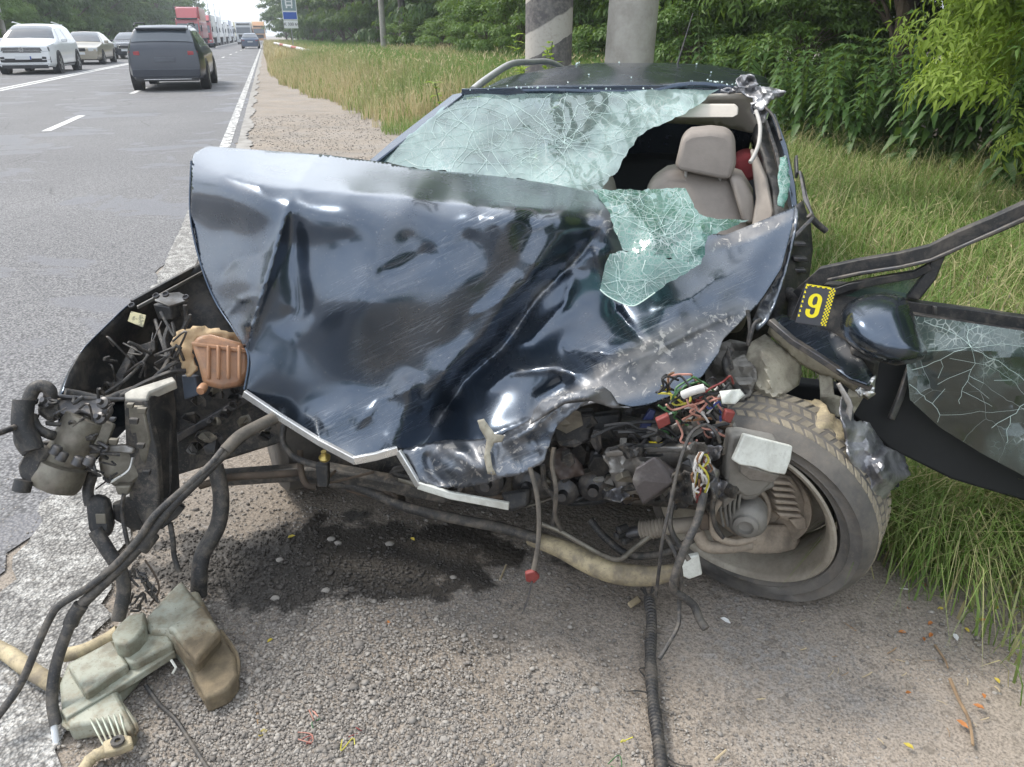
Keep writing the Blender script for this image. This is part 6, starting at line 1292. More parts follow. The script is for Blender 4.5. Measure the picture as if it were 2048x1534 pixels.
dbar('belt_moulding', [(1806, 612, 2.05), (1850, 618, 2.03), (1940, 630, 1.99), (2048, 646, 1.94), (2300, 690, 1.86), (2460, 715, 1.8)], .036, .03, black)
dbar('belt_moulding_lip', [(1820, 627, 2.02), (1940, 646, 1.97), (2048, 662, 1.92), (2300, 705, 1.84)], .008, .02, dusty)
for (x, y) in ((1868, 622), (1960, 632)): slab('moulding_clip', [(x, y - 9, 1.985), (x + 7, y - 9, 1.985), (x + 7, y + 8, 1.985), (x, y + 8, 1.985)], .01, steel, W, .002)
DG = [(1826, 632), (1900, 640), (1980, 652), (2060, 664), (2300, 706), (2440, 730), (2440, 1130), (2200, 1050), (2048, 952), (1960, 905), (1880, 855), (1820, 800), (1812, 720)]
DGC = [(1826, 632, 1.99), (2060, 664, 1.90), (2440, 730, 1.76), (2440, 1130, 1.66), (2048, 952, 1.82), (1820, 800, 1.96), (1930, 760, 1.92)]
sheet('door_glass', DG, DGC, G_DOOR, W, sp=16, th=0, noise=[(160, .02, 51)], creases=[([(1830, 712), (1900, 700), (1942, 694), (2000, 712), (2060, 722)], .02, 22, 'ridge')], attrs={'crush_or_sheen': lambda X, Y: np.clip((706 + .16 * np.abs(X - 1942) - Y) / 22, 0, .95)}, angle=14)  # whitened top band is a sky reflection painted into the pane, not crushed glass
cracks('crack_lines', DG, DGC, [(160, .02, 51)], W, [(1942, 694, 8), (1880, 830, 3), (2060, 800, 3)], .0005, 9, arcs=False, reach=(60, 320), creases=[([(1830, 712), (1900, 700), (1942, 694), (2000, 712), (2060, 722)], .02, 22, 'ridge')])
MB().prism([P(1640, 700, 2.10), P(1820, 640, 2.07), P(2060, 668, 1.98), P(2440, 735, 1.84), P(2440, 1220, 1.74), P(2100, 1020, 1.86), P(1900, 960, 1.92), P(1780, 900, 1.96), P(1700, 830, 2.02)], (.05, .07, 0)).build('door_skin', mat('door_black', (.006, .007, .008), (.012, .012, .013), 5, .7), W, bev=.01)
slab('door_check_strap', [(1818, 730, 1.985), (1826, 735, 1.985), (1808, 800, 1.965), (1790, 842, 1.955), (1778, 838, 1.955), (1798, 790, 1.965)], .012, steel, W, .003)
# mirror housing: rounded, wider towards the top left
MO = [(1680, 640), (1688, 614), (1716, 594), (1758, 585), (1794, 588), (1814, 602), (1832, 640), (1849, 686), (1853, 708), (1838, 722), (1795, 728), (1745, 716), (1703, 690), (1684, 664)]
def dome(X, Y, Z):
    o_ = [tuple(p) for p in cr_pts(MO, 5, True)]; o_.append(o_[0]); d, _, _ = seg_dist(X, Y, o_); k = np.clip(d / 62, 0, 1); return Z - .125 * np.sqrt(np.maximum(0, 1 - (1 - k) ** 2.2))
sheet('mirror_housing', MO, [(1680, 640, 1.95), (1758, 585, 2.00), (1853, 708, 1.80), (1745, 716, 1.82)], PAINT, W, sp=6, th=.004, smooth_outline=4, post=dome, attrs={'scuff': lambda X, Y: X * 0 + .12, 'gouge': lambda X, Y: X * 0})
slab('mirror_back', [(x + (1766 - x) * .04, y + (655 - y) * .04, 1.97 - (x - 1680) * .0004 - (y - 585) * .0009) for x, y in MO], .03, black, W, .006)
hose('mirror_seam', [(1806, 606, 1.935), (1818, 630, 1.925), (1832, 664, 1.912), (1842, 700, 1.90)], .0025, black, W, 6)
slab('mirror_foot', [(1700, 700, 1.95), (1760, 722, 1.93), (1752, 770, 1.95), (1700, 760, 1.98)], .06, black, W, .012)
# dark inner body under the mirror
slab('inner_sill', [(1540, 760, 2.2), (1700, 780, 2.12), (1780, 880, 2.05), (1800, 980, 1.98), (1720, 1000, 2.05), (1600, 900, 2.15)], .08, dark_in, W, .01)
# ================================================================== MARKER 9
def marker():
    TL, TR, BR, BL = P(1612, 567, 1.97), P(1673, 576, 1.96), P(1653, 656, 1.92), P(1591, 645, 1.93)
    ex = (TR - TL); ey = (BL - TL); n = ex.cross(ey).normalized();
    if n.y > 0: n = -n
    t = thing('evidence_marker', 'black and yellow evidence marker plate with the number 9 by the mirror', 'evidence marker', (TL + BR) / 2 + Vector((0, .03, -.06)))
    Q = lambda u, v, h=0: TL + ex * u + ey * v + n * h
    MB().prism([Q(0, 0), Q(1, 0), Q(1, 1), Q(0, 1)], -n * .003).build('plate', MBK, t, smooth=False, bev=.001)
    MB().prism([Q(0, 0, -.002), Q(1, 0, -.002), Q(1, .9, -.05), Q(0, .9, -.05)], -n * .003).build('back_plate', MBK, t, smooth=False)
    mb = MB(); rw, rh = 1 / 30., 1 / 22.
    def cell(u, v, w_=1 / 22., h_=1 / 22.): mb.prism([Q(u, v, .0006), Q(u + w_, v, .0006), Q(u + w_, v + h_, .0006), Q(u, v + h_, .0006)], -n * .0004)
    for i in range(22):
        v = .02 + i * (.96 / 22)
        for j in range(4):
            if (i + j) % 2 == 0: cell(.80 + j * .048, v, .048, .96 / 22)
    for i in range(9): cell(.03 + i * .085, .012, .055 if i % 2 else .085, .022 if i % 2 else .045)
    cell(.0 + .02, .005, .78, .016)
    for i in range(7): cell(.02, .06 + i * .12, .035, .06); cell(.055, .06 + i * .12 + .03, .02, .03)
    mb.build('checker_border', YEL, t, smooth=False)
    # numeral 9, condensed bold: outline with counter, in plate units
    mb = MB()
    def arcs(cx, cy, rx, ry, a0, a1, k): return [(cx + rx * math.cos(math.radians(a)), cy + ry * math.sin(math.radians(a))) for a in np.linspace(a0, a1, k)]
    outer = arcs(.43, .38, .22, .17, 0, -180, 13) + arcs(.43, .42, .22, .15, 180, 90, 8)
    inner = arcs(.43, .37, .075, .09, 0, -180, 13) + arcs(.43, .43, .075, .08, 180, 90, 8)
    k = len(outer); V = [Q(u, v, .0012) for u, v in outer] + [Q(u, v, .0012) for u, v in inner]
    mb.add(V, [(i, i + 1, k + i + 1, k + i) for i in range(k - 1)])
    # right stem and lower hook
    o2 = [(.65, .38), (.65, .66)] + arcs(.43, .68, .22, .15, 0, 180, 13) + [(.21, .62)]
    i2 = [(.505, .37), (.505, .66)] + arcs(.43, .68, .075, .07, 0, 180, 13) + [(.355, .62)]
    k = len(o2); V = [Q(u, v, .0012) for u, v in o2] + [Q(u, v, .0012) for u, v in i2]
    mb.add(V, [(i, i + 1, k + i + 1, k + i) for i in range(k - 1)])
    mb.add([Q(.43, .57, .0013), Q(.51, .57, .0013), Q(.51, .46, .0013), Q(.43, .51, .0013)], [(0, 1, 2, 3)])
    o = mb.build('numeral', YEL, t, smooth=False)
marker()
SC[0] = 1.0
# ================================================================== POLES, SIGN, RAIL
def at_px(px, n):                                   # road station s where a point at offset n stands at column px
    lo, hi = 3.0, 900.0
    f = lambda s: (lambda p: 1024 + FPX * p.x / (p.y * cP - (0 - HC) * (-sP) * -1 if False else p.y * cP + HC * sP))(RC(n, s))
    a, b_ = f(lo), f(hi)
    for _ in range(50):
        m_ = (lo + hi) / 2
        if (f(m_) - px) * (b_ - px) > 0: hi = m_; b_ = f(m_)
        else: lo = m_
    return lo
concrete = mat('pole_concrete', (.36, .345, .315), (.25, .235, .21), 4, .9, bump=.35, bs=35)
def m_stripe():
    b = NB('striped_concrete'); co = b.coord('Object'); s = b.n('ShaderNodeSeparateXYZ', {0: co})
    d = b.math('ADD', b.math('MULTIPLY', s.outputs[0], -.55), s.outputs[2]); d = b.math('ADD', d, b.math('MULTIPLY', b.noise(7, 3, co), .05))
    st = b.math('FRACT', b.math('DIVIDE', d, .47)); k = b.ramp(st, [(.44, 0), (.47, 1)])
    wear = b.ramp(b.noise(16, 6, co, .7), [(.3, .7), (.55, 1)])
    col = b.mixc(b.math('MULTIPLY', b.math('MULTIPLY', k, wear), .9), (.40, .38, .345), (.065, .062, .068)); col = b.mixc(b.ramp(b.noise(30, 5, co, .7), [(.5, 0), (.66, .5)]), col, (.25, .23, .2))
    return b.done(b.bsdf(col=col, rough=.9, nrm=b.bump(b.noise(40, 4, co), .35, .006)))
def round_pole(name, label, loc, r0, r1, h, m, lean=(0, 0), cat='pole', arm=None, group=None):
    t = thing(name, label, cat, loc, group=group); L_ = Vector(loc)
    mb = MB(); mb.tube([L_ + Vector((lean[0] * k, lean[1] * k, h * k)) for k in (-.01, .25, .5, .75, 1)], [r0 + (r1 - r0) * k for k in (0, .25, .5, .75, 1)], 20); mb.build('shaft', m, t)
    if arm:
        top = L_ + Vector((lean[0], lean[1], h)); MB().tube([top, top + RN * arm * .5 + Vector((0, 0, .5)), top + RN * arm + Vector((0, 0, .6))], .05, 8).build('arm', steelP, t)
        MB().box(top + RN * arm * 1.12 + Vector((0, 0, .58)), (.7, .25, .14)).build('lamp_head', steelP, t)
    return t
steelP = mat('galvanised', (.34, .35, .36), (.22, .23, .24), 7, .5, metal=.5)
pA = G(1087, 330); dA = 7.6 / pA.y; pA = Vector((.335, 7.55, 0)); pB = Vector((1.03, 7.4, 0))
round_pole('concrete_post', 'thick concrete post with painted diagonal grey stripes behind the wrecked roof', pA, .218, .205, 6.5, m_stripe())
round_pole('concrete_post', 'plain grey leaning concrete post behind the wrecked roof', pB, .225, .20, 7.5, concrete, (.22, .2))
slab_ = MB(); slab_.box(Vector((1.17, 7.2, 2.05)), (.018, .01, .30)); # white painted tick on the plain post
def pole_at(px, n, r, m, label, h=8.5, arm=None, name='street_pole', lean=(0, 0)):
    s_ = at_px(px, n); return round_pole(name, label, RC(n, s_, .02), r, r * .65, h, m, lean, arm=arm)
pole_at(770, 6.2, .17, concrete, 'pale concrete pole at the edge of the wood, left of the dark pole')
pole_at(809, 7.0, .20, mat('dark_wood_pole', (.075, .07, .065), (.05, .045, .04), 6, .85, bump=.4), 'dark wooden pole at the edge of the wood, beside the pale one')
pole_at(22, -15.6, .16, concrete, 'grey roadside pole above the white car at the left edge', 9)
pole_at(263, -15.8, .19, concrete, 'slightly leaning grey pole behind the queue, above the dark hatchback', 9, lean=(-.35, 0))
pole_at(344, -15.8, .19, concrete, 'thin grey pole behind the queue, left of the lorry', 9.5)
for i in range(6):
    s_ = 150 + i * 30; round_pole('lamp_post', 'far lamp post standing against the sky over the queue', RC(-14.0, s_), .14, .09, 10, steelP, arm=2.0, cat='lamp post', group='far lamp posts over the queue')
# overhead wires
for k, (h, n) in enumerate(((8.2, -15.7), (7.8, -15.4), (8.4, 6.4))):
    pts = []
    for i in range(13):
        for j in range(6): s_ = -10 + (i + j / 6) * 35; pts.append(RC(n, s_, h - 1.0 * math.sin(PI * j / 6)))
    tag(MB().tube(pts, .012, 4).build('overhead_wire', black), ['black overhead wire strung along the left poles, upper', 'black overhead wire strung along the left poles, lower', 'black overhead wire strung along the edge of the wood'][k], 'wire')
# bus stop sign
def sign():
    L_ = RC(1.9, at_px(589, 1.9)); y0 = (L_.length); t = thing('bus_stop_sign', 'blue bus stop sign with pictogram over a small white plate on a thin post', 'sign', L_)
    k = y0 / 60.0; f_ = -RD; sx = RN
    MB().tube([L_, L_ + Vector((0, 0, 3.9 * k))], .035 * k, 8).build('post', steelP, t)
    wht = flat('sign_white', (.75, .77, .78), .4); blu = flat('sign_blue', (.02, .09, .42), .4); gl = flat('sign_glass', (.20, .28, .29), .3)
    def brd(name, zc, h, w_, m, off=.05, x=0, par=t):
        c = L_ + Vector((0, 0, zc * k)) + f_ * off * k + sx * x * k; vs = [c + sx * a * w_ / 2 * k + Vector((0, 0, b_ * h / 2 * k)) for a, b_ in ((-1, -1), (1, -1), (1, 1), (-1, 1))]
        return MB().prism(vs, RD * .02 * k).build(name, m, par, smooth=False)
    p1_ = brd('pictogram_frame', 3.35, 1.05, .98, wht); brd('pictogram_board', 3.35, .97, .90, gl, .056, par=p1_)
    # bus drawn in white strokes
    for (z, h, w_, x) in ((3.62, .10, .46, 0), (3.20, .10, .46, 0), (3.42, .46, .09, -.2), (3.42, .46, .09, .2), (3.42, .06, .4, 0), (3.08, .12, .1, -.17), (3.08, .12, .1, .17)): brd('bus_symbol', z, h, w_, wht, .066, x, p1_)
    p2_ = brd('blue_frame', 2.56, .52, .98, wht); brd('blue_board', 2.56, .44, .90, blu, .056, par=p2_)
    p3_ = brd('distance_plate', 2.02, .50, .96, wht, .055); dk = flat('sign_ink', (.03, .03, .035), .5)
    cu = bpy.data.curves.new('lettering', 'FONT'); cu.body = 'K 300 м'; cu.size = .27 * k; cu.align_x = 'CENTER'; cu.align_y = 'CENTER'; cu.extrude = .002
    tmp = bpy.data.objects.new('lettering_curve', cu); COL.objects.link(tmp); bpy.context.view_layer.update()
    mt = bpy.data.meshes.new_from_object(tmp.evaluated_get(bpy.context.evaluated_depsgraph_get())); bpy.data.objects.remove(tmp)
    mt.materials.clear(); mt.materials.append(dk); tx = bpy.data.objects.new('lettering', mt); COL.objects.link(tx); tx.parent = p3_
    tx.rotation_euler = (PI / 2, 0, RA); tx.location = (L_ + Vector((0, 0, 2.02 * k)) + f_ * .075 * k) - WORLD[p3_.name]
sign()
# fallen guard rail in the dry grass
def rail():
    a, b_ = RC(1.85, 38.5, .75), RC(.6, 66, .85); t = thing('guard_rail', 'white and red tube of an old guard rail sloping through the dry grass', 'guard rail', RC(1.3, 45))
    wr = flat('rail_white', (.62, .62, .60), .5); rr = flat('rail_red', (.35, .07, .05), .5)
    for i in range(8): MB().tube([a.lerp(b_, i / 8), a.lerp(b_, (i + 1) / 8 - .001)], .085, 8).build('rail_section', rr if i in (2, 5) else wr, t)
    for q in (.02, .45, .85): p = a.lerp(b_, q); MB().tube([Vector((p.x, p.y, 0)), p], .05, 8).build('rail_post', steelP, t)
rail()
# weed with bright leaves left of the roof, and one by the striped post
for j, (loc, hh, lab) in enumerate(((Vector((-.42, 5.9, 0)), 1.12, 'light green leafy weed rising beside the left roof rail'), (Vector((.20, 6.7, 0)), 1.42, 'yellow green sapling in front of the striped post'))):
    t = thing('leafy_weed', lab, 'plant', loc); rs_ = np.random.RandomState(5 + j); mb = MB(); ps, ds = [], []
    for i in range(6):
        a = rs_.uniform(0, 6.28); l_ = rs_.uniform(.1, .28); pts = [loc, loc + Vector((math.cos(a) * l_ * .4, math.sin(a) * l_ * .4, hh * .55)), loc + Vector((math.cos(a) * l_, math.sin(a) * l_, hh * rs_.uniform(.8, 1)))]
        pp = [Vector(p) for p in cr_pts(pts, 8)]; mb.tube(pp, .005, 5)
        for q in pp[4:]:
            for m_ in range(3): ps.append(tuple(q)); aa = rs_.uniform(0, 6.28); ds.append((math.cos(aa), math.sin(aa), rs_.uniform(-.1, .6)))
    mb.build('stem', mat('weed_stem', (.10, .14, .05)), t); ps = np.array(ps); ds = np.array(ds)
    V, F = leaves(ps - np.array(loc), ds, np.tile([0, 0, 1.], (len(ps), 1)), rs_.uniform(.06, .11, len(ps)), .5, .15); np_mesh('foliage', V, F, leaf_bright, t)
# ================================================================== WASHER RESERVOIR ON THE GROUND
def m_tank():
    b = NB('washer_tank_plastic'); co = b.coord(); gx = b.n('ShaderNodeSeparateXYZ', {0: b.n('ShaderNodeNewGeometry').outputs['Position']})
    base = b.mixc(b.ramp(b.noise(9, 4, co), [(.35, 0), (.65, 1)]), (.35, .355, .29), (.22, .24, .19))
    mud = b.ramp(b.math('ADD', b.noise(6, 6, co, .7), b.n('ShaderNodeMapRange', {0: gx.outputs[0], 1: -.95, 2: -.62, 3: -.10, 4: .36}).outputs[0]), [(.48, 0), (.68, 1)])
    mc_ = b.mixc(b.ramp(b.noise(14, 5, co, .7), [(.35, 0), (.6, 1)]), (.26, .19, .11), (.12, .085, .05))
    col = b.mixc(b.math('MAXIMUM', b.math('MULTIPLY', mud, .88), b.math('MULTIPLY', b.ramp(b.noise(17, 6, co, .75), [(.45, 0), (.58, 1)]), .55)), base, mc_); sp = b.ramp(b.noise(120, 4, co, .7), [(.6, 0), (.68, .6)]); col = b.mixc(sp, col, (.08, .065, .045))
    return b.done(b.bsdf(col=col, rough=b.n('ShaderNodeMapRange', {0: mud, 3: .42, 4: .85}).outputs[0], nrm=b.bump(b.noise(60, 4, co), .2, .003)))
TK = m_tank()
def tank():
    t = thing('washer_reservoir', 'dirty pale green and brown plastic washer reservoir torn off, lying on the gravel', 'reservoir', G(300, 1350))
    def level(name, pts, z1, th, m=TK, bev=.008, par=t):
        top = [G(p[0], p[1], p[2] if len(p) > 2 else z1) for p in pts]; return MB().prism(top, (0, 0, -th)).build(name, m, par, bev=bev, angle=35)
    body = level('tank_body', [(118, 1365), (135, 1325), (228, 1276), (300, 1240), (330, 1200), (395, 1178), (440, 1262), (470, 1310), (475, 1350), (455, 1378), (410, 1396), (372, 1320), (345, 1288), (290, 1318), (232, 1382), (268, 1450), (262, 1465), (210, 1440), (138, 1452), (122, 1420)], .055, .05)
    level('upper_half', [(335, 1185), (362, 1158), (404, 1210), (440, 1260), (425, 1275), (390, 1318), (372, 1310), (352, 1282), (330, 1262), (300, 1262), (285, 1240)], .10, .06, bev=.01)
    level('upper_step', [(332, 1255), (405, 1208), (442, 1262), (392, 1318), (366, 1290), (345, 1260)], .115, .03, bev=.008)
    level('left_block', [(134, 1330), (224, 1278), (256, 1328), (170, 1386)], .085, .04, bev=.006)
    level('middle_block', [(240, 1290), (330, 1250), (346, 1285), (270, 1325), (256, 1325), (232, 1298)], .085, .04, bev=.008)
    level('rib_ledge', [(122, 1420), (240, 1350), (345, 1290), (350, 1302), (250, 1366), (132, 1436)], .062, .02, bev=.003)
    level('filler_neck', [(222, 1268), (235, 1250), (258, 1228), (290, 1222), (288, 1255), (272, 1275), (250, 1290), (228, 1285)], .125, .05, bev=.006)
    seam = [G(p[0], p[1], .035) for p in [(440, 1262), (472, 1308), (474, 1352), (455, 1380), (410, 1398), (370, 1318), (345, 1290), (290, 1320), (234, 1384), (270, 1450), (262, 1468), (208, 1442), (138, 1456), (120, 1425)]]
    MB().tube([Vector(p) for p in cr_pts(seam, 3)], .006, 6).build('moulded_seam', TK, t)
    for i in range(6):
        a = G(180 + i * 12, 1438 - i * 2, .06); b_ = G(208 + i * 9, 1492 - i * 3, .05); MB().tube([a, b_], .0022, 5).build('reinforcing_rib', mat('tank_edge', (.42, .46, .38), (.25, .22, .15), 20, .6), t)
    ey = level('mounting_eye', [(205, 1482), (240, 1468), (262, 1470), (265, 1486), (235, 1500), (208, 1505)], .06, .02, cream2, .004); c = G(236, 1484, .064)
    MB().lathe([(.006, 0), (.014, 0), (.014, .006), (.006, .006)], c, (0, 0, 1), 16, close=True).build('eye_bush', dusty, ey)
    MB().tube([Vector(p) for p in cr_pts([G(130, 1310, .04), G(170, 1300, .05), (G(215, 1278, .05)), G(238, 1262, .06)], 5)], .017, 12).build('filler_tube', cream2, t)
    MB().tube([Vector(p) for p in cr_pts([G(-20, 1290, .03), G(20, 1310, .03), G(60, 1340, .035), G(110, 1370, .04)], 5)], .02, 12).build('spout', cream2, t)
    MB().tube([Vector(p) for p in cr_pts([G(160, 1560, .02), G(180, 1520, .025), G(215, 1500, .03), G(255, 1485, .03)], 5)], [.012 + .002 * (i % 2) for i in range(16)], 10).build('ribbed_spout', cream2, t)
    MB().tube([G(342, 1320, .06), G(352, 1335, .05), G(345, 1348, .045)], .003, 5).build('broken_clip', whiteP, t)
tank()
tag(MB().tube([Vector(p) for p in cr_pts([G(292, 1372, .02), G(320, 1410, .008), G(352, 1440, .008), G(385, 1490, .008), G(420, 1545, .008)], 6)], .0055, 8).build('thin_hose', rubber), 'thin grey-black hose trailing from the reservoir over the gravel', 'hose')
# corrugated conduit on the dirt
def conduit():
    c = [G(1298, 1195, .03), G(1303, 1240, .028), G(1301, 1290, .02), G(1302, 1340, .018), G(1306, 1400, .018), G(1314, 1460, .018), G(1322, 1530, .018), G(1330, 1620, .018)]
    t = thing('corrugated_conduit', 'black corrugated cable conduit lying on the dirt towards the bottom edge', 'conduit', G(1305, 1400))
    pts = [Vector(p) for p in cr_pts(c, 34)]; n = len(pts); MB().tube(pts, [(.0150 if (i % 4) < 2 else .0118) + (.001 * math.sin(i * .13)) for i in range(n)], 14).build('ribbed_tube', rubber, t)
    rq = random.Random(8)
    for i in range(7):
        p = c[0] + Vector((rq.uniform(-.01, .01), rq.uniform(-.005, .01), 0)); MB().tube([p, p + Vector((rq.uniform(-.02, .02), rq.uniform(.0, .02), rq.uniform(.01, .04)))], .003, 5).build('cable_end', rubber, t)
    for i in range(9):
        q = pts[rq.randrange(20, n - 20)]; MB().tube([Vector(v) for v in cr_pts([q, q + Vector((rq.uniform(-.04, .04), rq.uniform(-.03, .03), -.008)), q + Vector((rq.uniform(-.07, .07), rq.uniform(-.05, .05), -.012))], 4)], .0018, 4).build('loose_thread', dusty, t)
conduit()
# ---- litter: every twig, chip and leaf its own object
tw = mat('dry_twig', (.28, .19, .11), (.16, .11, .07), 20, .85); twl = mat('pale_twig', (.42, .34, .22), (.3, .24, .15), 20, .85)
def twig(pts, r, lab, m=tw, name='twig'):
    q = [G(a, b_, r * .9 + .002) for a, b_ in pts]; return tag(MB().tube([Vector(p) for p in cr_pts(q, 4)], [r * (1 - .4 * i / (len(q) * 4)) for i in range((len(q) - 1) * 4 + 1)], 6).build(name, m), lab, 'twig')
twig([(512, 1410), (517, 1455), (511, 1505)], .0035, 'brown straight twig upright in the picture on the grey gravel', tw)
twig([(946, 1392), (940, 1425), (922, 1456)], .0035, 'pale bent twig on the gravel, centre foreground', twl)
twig([(735, 1400), (712, 1430), (690, 1455)], .003, 'thin pale twig slanting on the gravel left of centre', twl)
twig([(832, 1452), (862, 1445), (892, 1440)], .003, 'short pale twig lying sideways near the bottom centre', twl)
twig([(1900, 1358), (1918, 1400), (1938, 1440), (1946, 1490)], .0045, 'long bare stick on the dirt at the lower right', tw)
twig([(1630, 1215), (1670, 1235), (1712, 1262)], .004, 'dark stick under the flat tyre on the dirt', tw)
twig([(780, 1488), (795, 1470)], .003, 'tiny twig at the bottom edge', twl)
twig([(1000, 1160), (1012, 1130)], .003, 'short thin straw beside the wet patch', twl)
twig([(1870, 1290), (1890, 1320), (1896, 1336)], .003, 'small dark stick on the dirt below the grass', tw)
twig([(1430, 1520), (1452, 1500)], .003, 'short straw near the black conduit', twl)
rq = random.Random(31)
for i in range(46):
    if i < 22: x, y = rq.uniform(480, 1000), rq.uniform(1230, 1530)
    else: x, y = rq.uniform(1500, 2040), rq.uniform(1220, 1530)
    a = rq.uniform(0, PI); l_ = rq.uniform(8, 28); twig([(x, y), (x + l_ * math.cos(a) * .5 + 2, y + l_ * math.sin(a) * .4), (x + l_ * math.cos(a), y + l_ * math.sin(a) * .8)], rq.uniform(.0008, .0020), 'tiny straw or twig scattered on the dirt', rq.choice([tw, twl, twl]))['group'] = 'straws and tiny twigs scattered on the dirt'
lm1, lm2, lm3 = flat('yellow_leaf', (.50, .40, .06), .6), flat('orange_leaf', (.42, .17, .05), .7), flat('paper_scrap', (.62, .62, .60), .7)
def leafl(x, y, s, m, lab, name='fallen_leaf', cat='leaf', group=None):
    c = G(x, y, .008); a = rq.uniform(0, 6.28); d = Vector((math.cos(a), math.sin(a), 0)); e = Vector((-d.y, d.x, 0)); 
    vs = [c - d * s, c - d * s * .3 + e * s * .45 + Vector((0, 0, .003)), c + d * s * .5 + e * s * .35 + Vector((0, 0, .004)), c + d * s, c + d * s * .5 - e * s * .35 + Vector((0, 0, .004)), c - d * s * .3 - e * s * .45 + Vector((0, 0, .003)), c + Vector((0, 0, -.003))]
    o = obj(name, vs, [(0, 6, 1), (1, 6, 2), (2, 6, 3), (3, 6, 4), (4, 6, 5), (5, 6, 0)], m, smooth=False); tag(o, lab, cat, group); so = o.modifiers.new('thickness', 'SOLIDIFY'); so.thickness = .0008; return o
leafl(525, 1466, .014, lm1, 'yellow-green fallen leaf on the grey gravel beside the brown twig')
leafl(583, 1073, .012, lm1, 'small yellow leaf in the shade under the bonnet'); leafl(825, 1078, .010, lm1, 'small yellow leaf at the edge of the wet patch')
leafl(775, 1246, .013, lm2, 'curled tan leaf on the gravel below the wet patch'); leafl(540, 1281, .008, lm1, 'tiny yellow leaf on the left gravel')
leafl(1451, 1241, .015, lm3, 'crumpled white scrap on the dirt right of the burnt cables', 'paper_scrap', 'scrap'); leafl(1911, 1274, .013, lm3, 'crumpled white scrap below the grass at the right', 'paper_scrap', 'scrap')
leafl(1925, 1448, .014, lm2, 'orange leaf beside the long bare stick'); 
for i in range(16): leafl(rq.uniform(1780, 2040), rq.uniform(1160, 1290) if i < 11 else rq.uniform(1290, 1500), rq.uniform(.006, .013), rq.choice([lm2, lm2, lm1]), 'small orange or yellow dead leaf on the dirt by the grass', group='dead leaves on the dirt by the grass')
a, b_ = G(1798, 1178, .008), G(1817, 1180, .008); tag(MB().tube([a, b_], .0042, 10).build('cigarette_butt', flat('cigarette_white', (.72, .70, .66), .7)), 'white cigarette butt on the dirt near the grass', 'cigarette butt')
tag(MB().prism([G(1255, 1205, .012), G(1275, 1190, .012), G(1282, 1200, .012), G(1262, 1213, .012)], (0, 0, -.008)).build('wood_chip', twl, bev=.002), 'flat wood chip beside the top of the black conduit', 'chip')
mst = mat('pale_stone', (.27, .25, .225), (.19, .175, .16), 10, .85, bump=.3)
def stone(x, y, s, lab, group=None):
    bm = bmesh.new(); bmesh.ops.create_icosphere(bm, subdivisions=2, radius=1); c = G(x, y, s * .12)
    for v in bm.verts: v.co = Vector((v.co.x * s * (1 + .2 * rq.uniform(-1, 1)), v.co.y * s * .8 * (1 + .15 * rq.uniform(-1, 1)), v.co.z * s * .6)) 
    me = bpy.data.meshes.new('stone'); bm.to_mesh(me); bm.free(); o = link_mesh('stone', me, mst, smooth=True, angle=50); o.location = c; tag(o, lab, 'stone', group)
for (x, y, s) in ((663, 1078, .013), (676, 1086, .012), (779, 1088, .014), (651, 1182, .014), (628, 1279, .016), (878, 1288, .012), (907, 1155, .011), (550, 1197, .013), (1105, 1387, .017), (888, 1481, .016), (578, 1420, .015), (1190, 1380, .012), (560, 1120, .012)):
    stone(x, y, s, 'pale pebble bigger than the gravel around it', 'larger pale pebbles in the gravel')
# coloured scraps of torn wire on the gravel
for i in range(8):
    x, y = (rq.uniform(610, 720), rq.uniform(1425, 1490)) if i < 6 else (rq.uniform(1200, 1290), rq.uniform(1470, 1530))
    pts = [G(x + rq.uniform(-22, 22), y + rq.uniform(-16, 16), .008 + rq.uniform(0, .012)) for _ in range(4)]
    tag(MB().tube([Vector(p) for p in cr_pts(pts, 5)], .0013, 4).build('wire_scrap', [wm['red'], wm['pink'], wm['green'], wm['yellow']][i % 4]), 'thin coloured scrap of torn wire on the ground', 'wire', 'scraps of torn wire on the ground')
# ================================================================== VEHICLES
def vpaint(name, c, metal=.3, rough=.3):
    if name in MATS: return MATS[name]
    b = NB(name); co = b.coord(); d = b.ramp(b.noise(3, 5, co), [(.35, 0), (.75, .3)])
    return b.done(b.bsdf(col=b.mixc(d, c, tuple(x * .8 + .03 for x in c)), metal=metal, rough=rough, coat=.6, coatr=.08))
vglass = flat('car_glass', (.05, .065, .08), .06, coat=1.0); vtrim = flat('car_trim', (.018, .018, .02), .5); vchrome = flat('car_chrome', (.62, .63, .64), .2, metal=.9)
vtyre = flat('car_tyre', (.025, .025, .027), .8); valloy = flat('alloy', (.30, .31, .32), .35, metal=.7); vlamp = flat('lamp_glass', (.55, .58, .60), .12, coat=1.0)
vlampd = flat('lamp_dark', (.06, .065, .07), .12, coat=1.0); vred = flat('tail_red', (.30, .02, .03), .25, coat=1.0); vplate = flat('plate_white', (.62, .64, .66), .5); vblue = flat('plate_blue', (.02, .06, .3), .5)
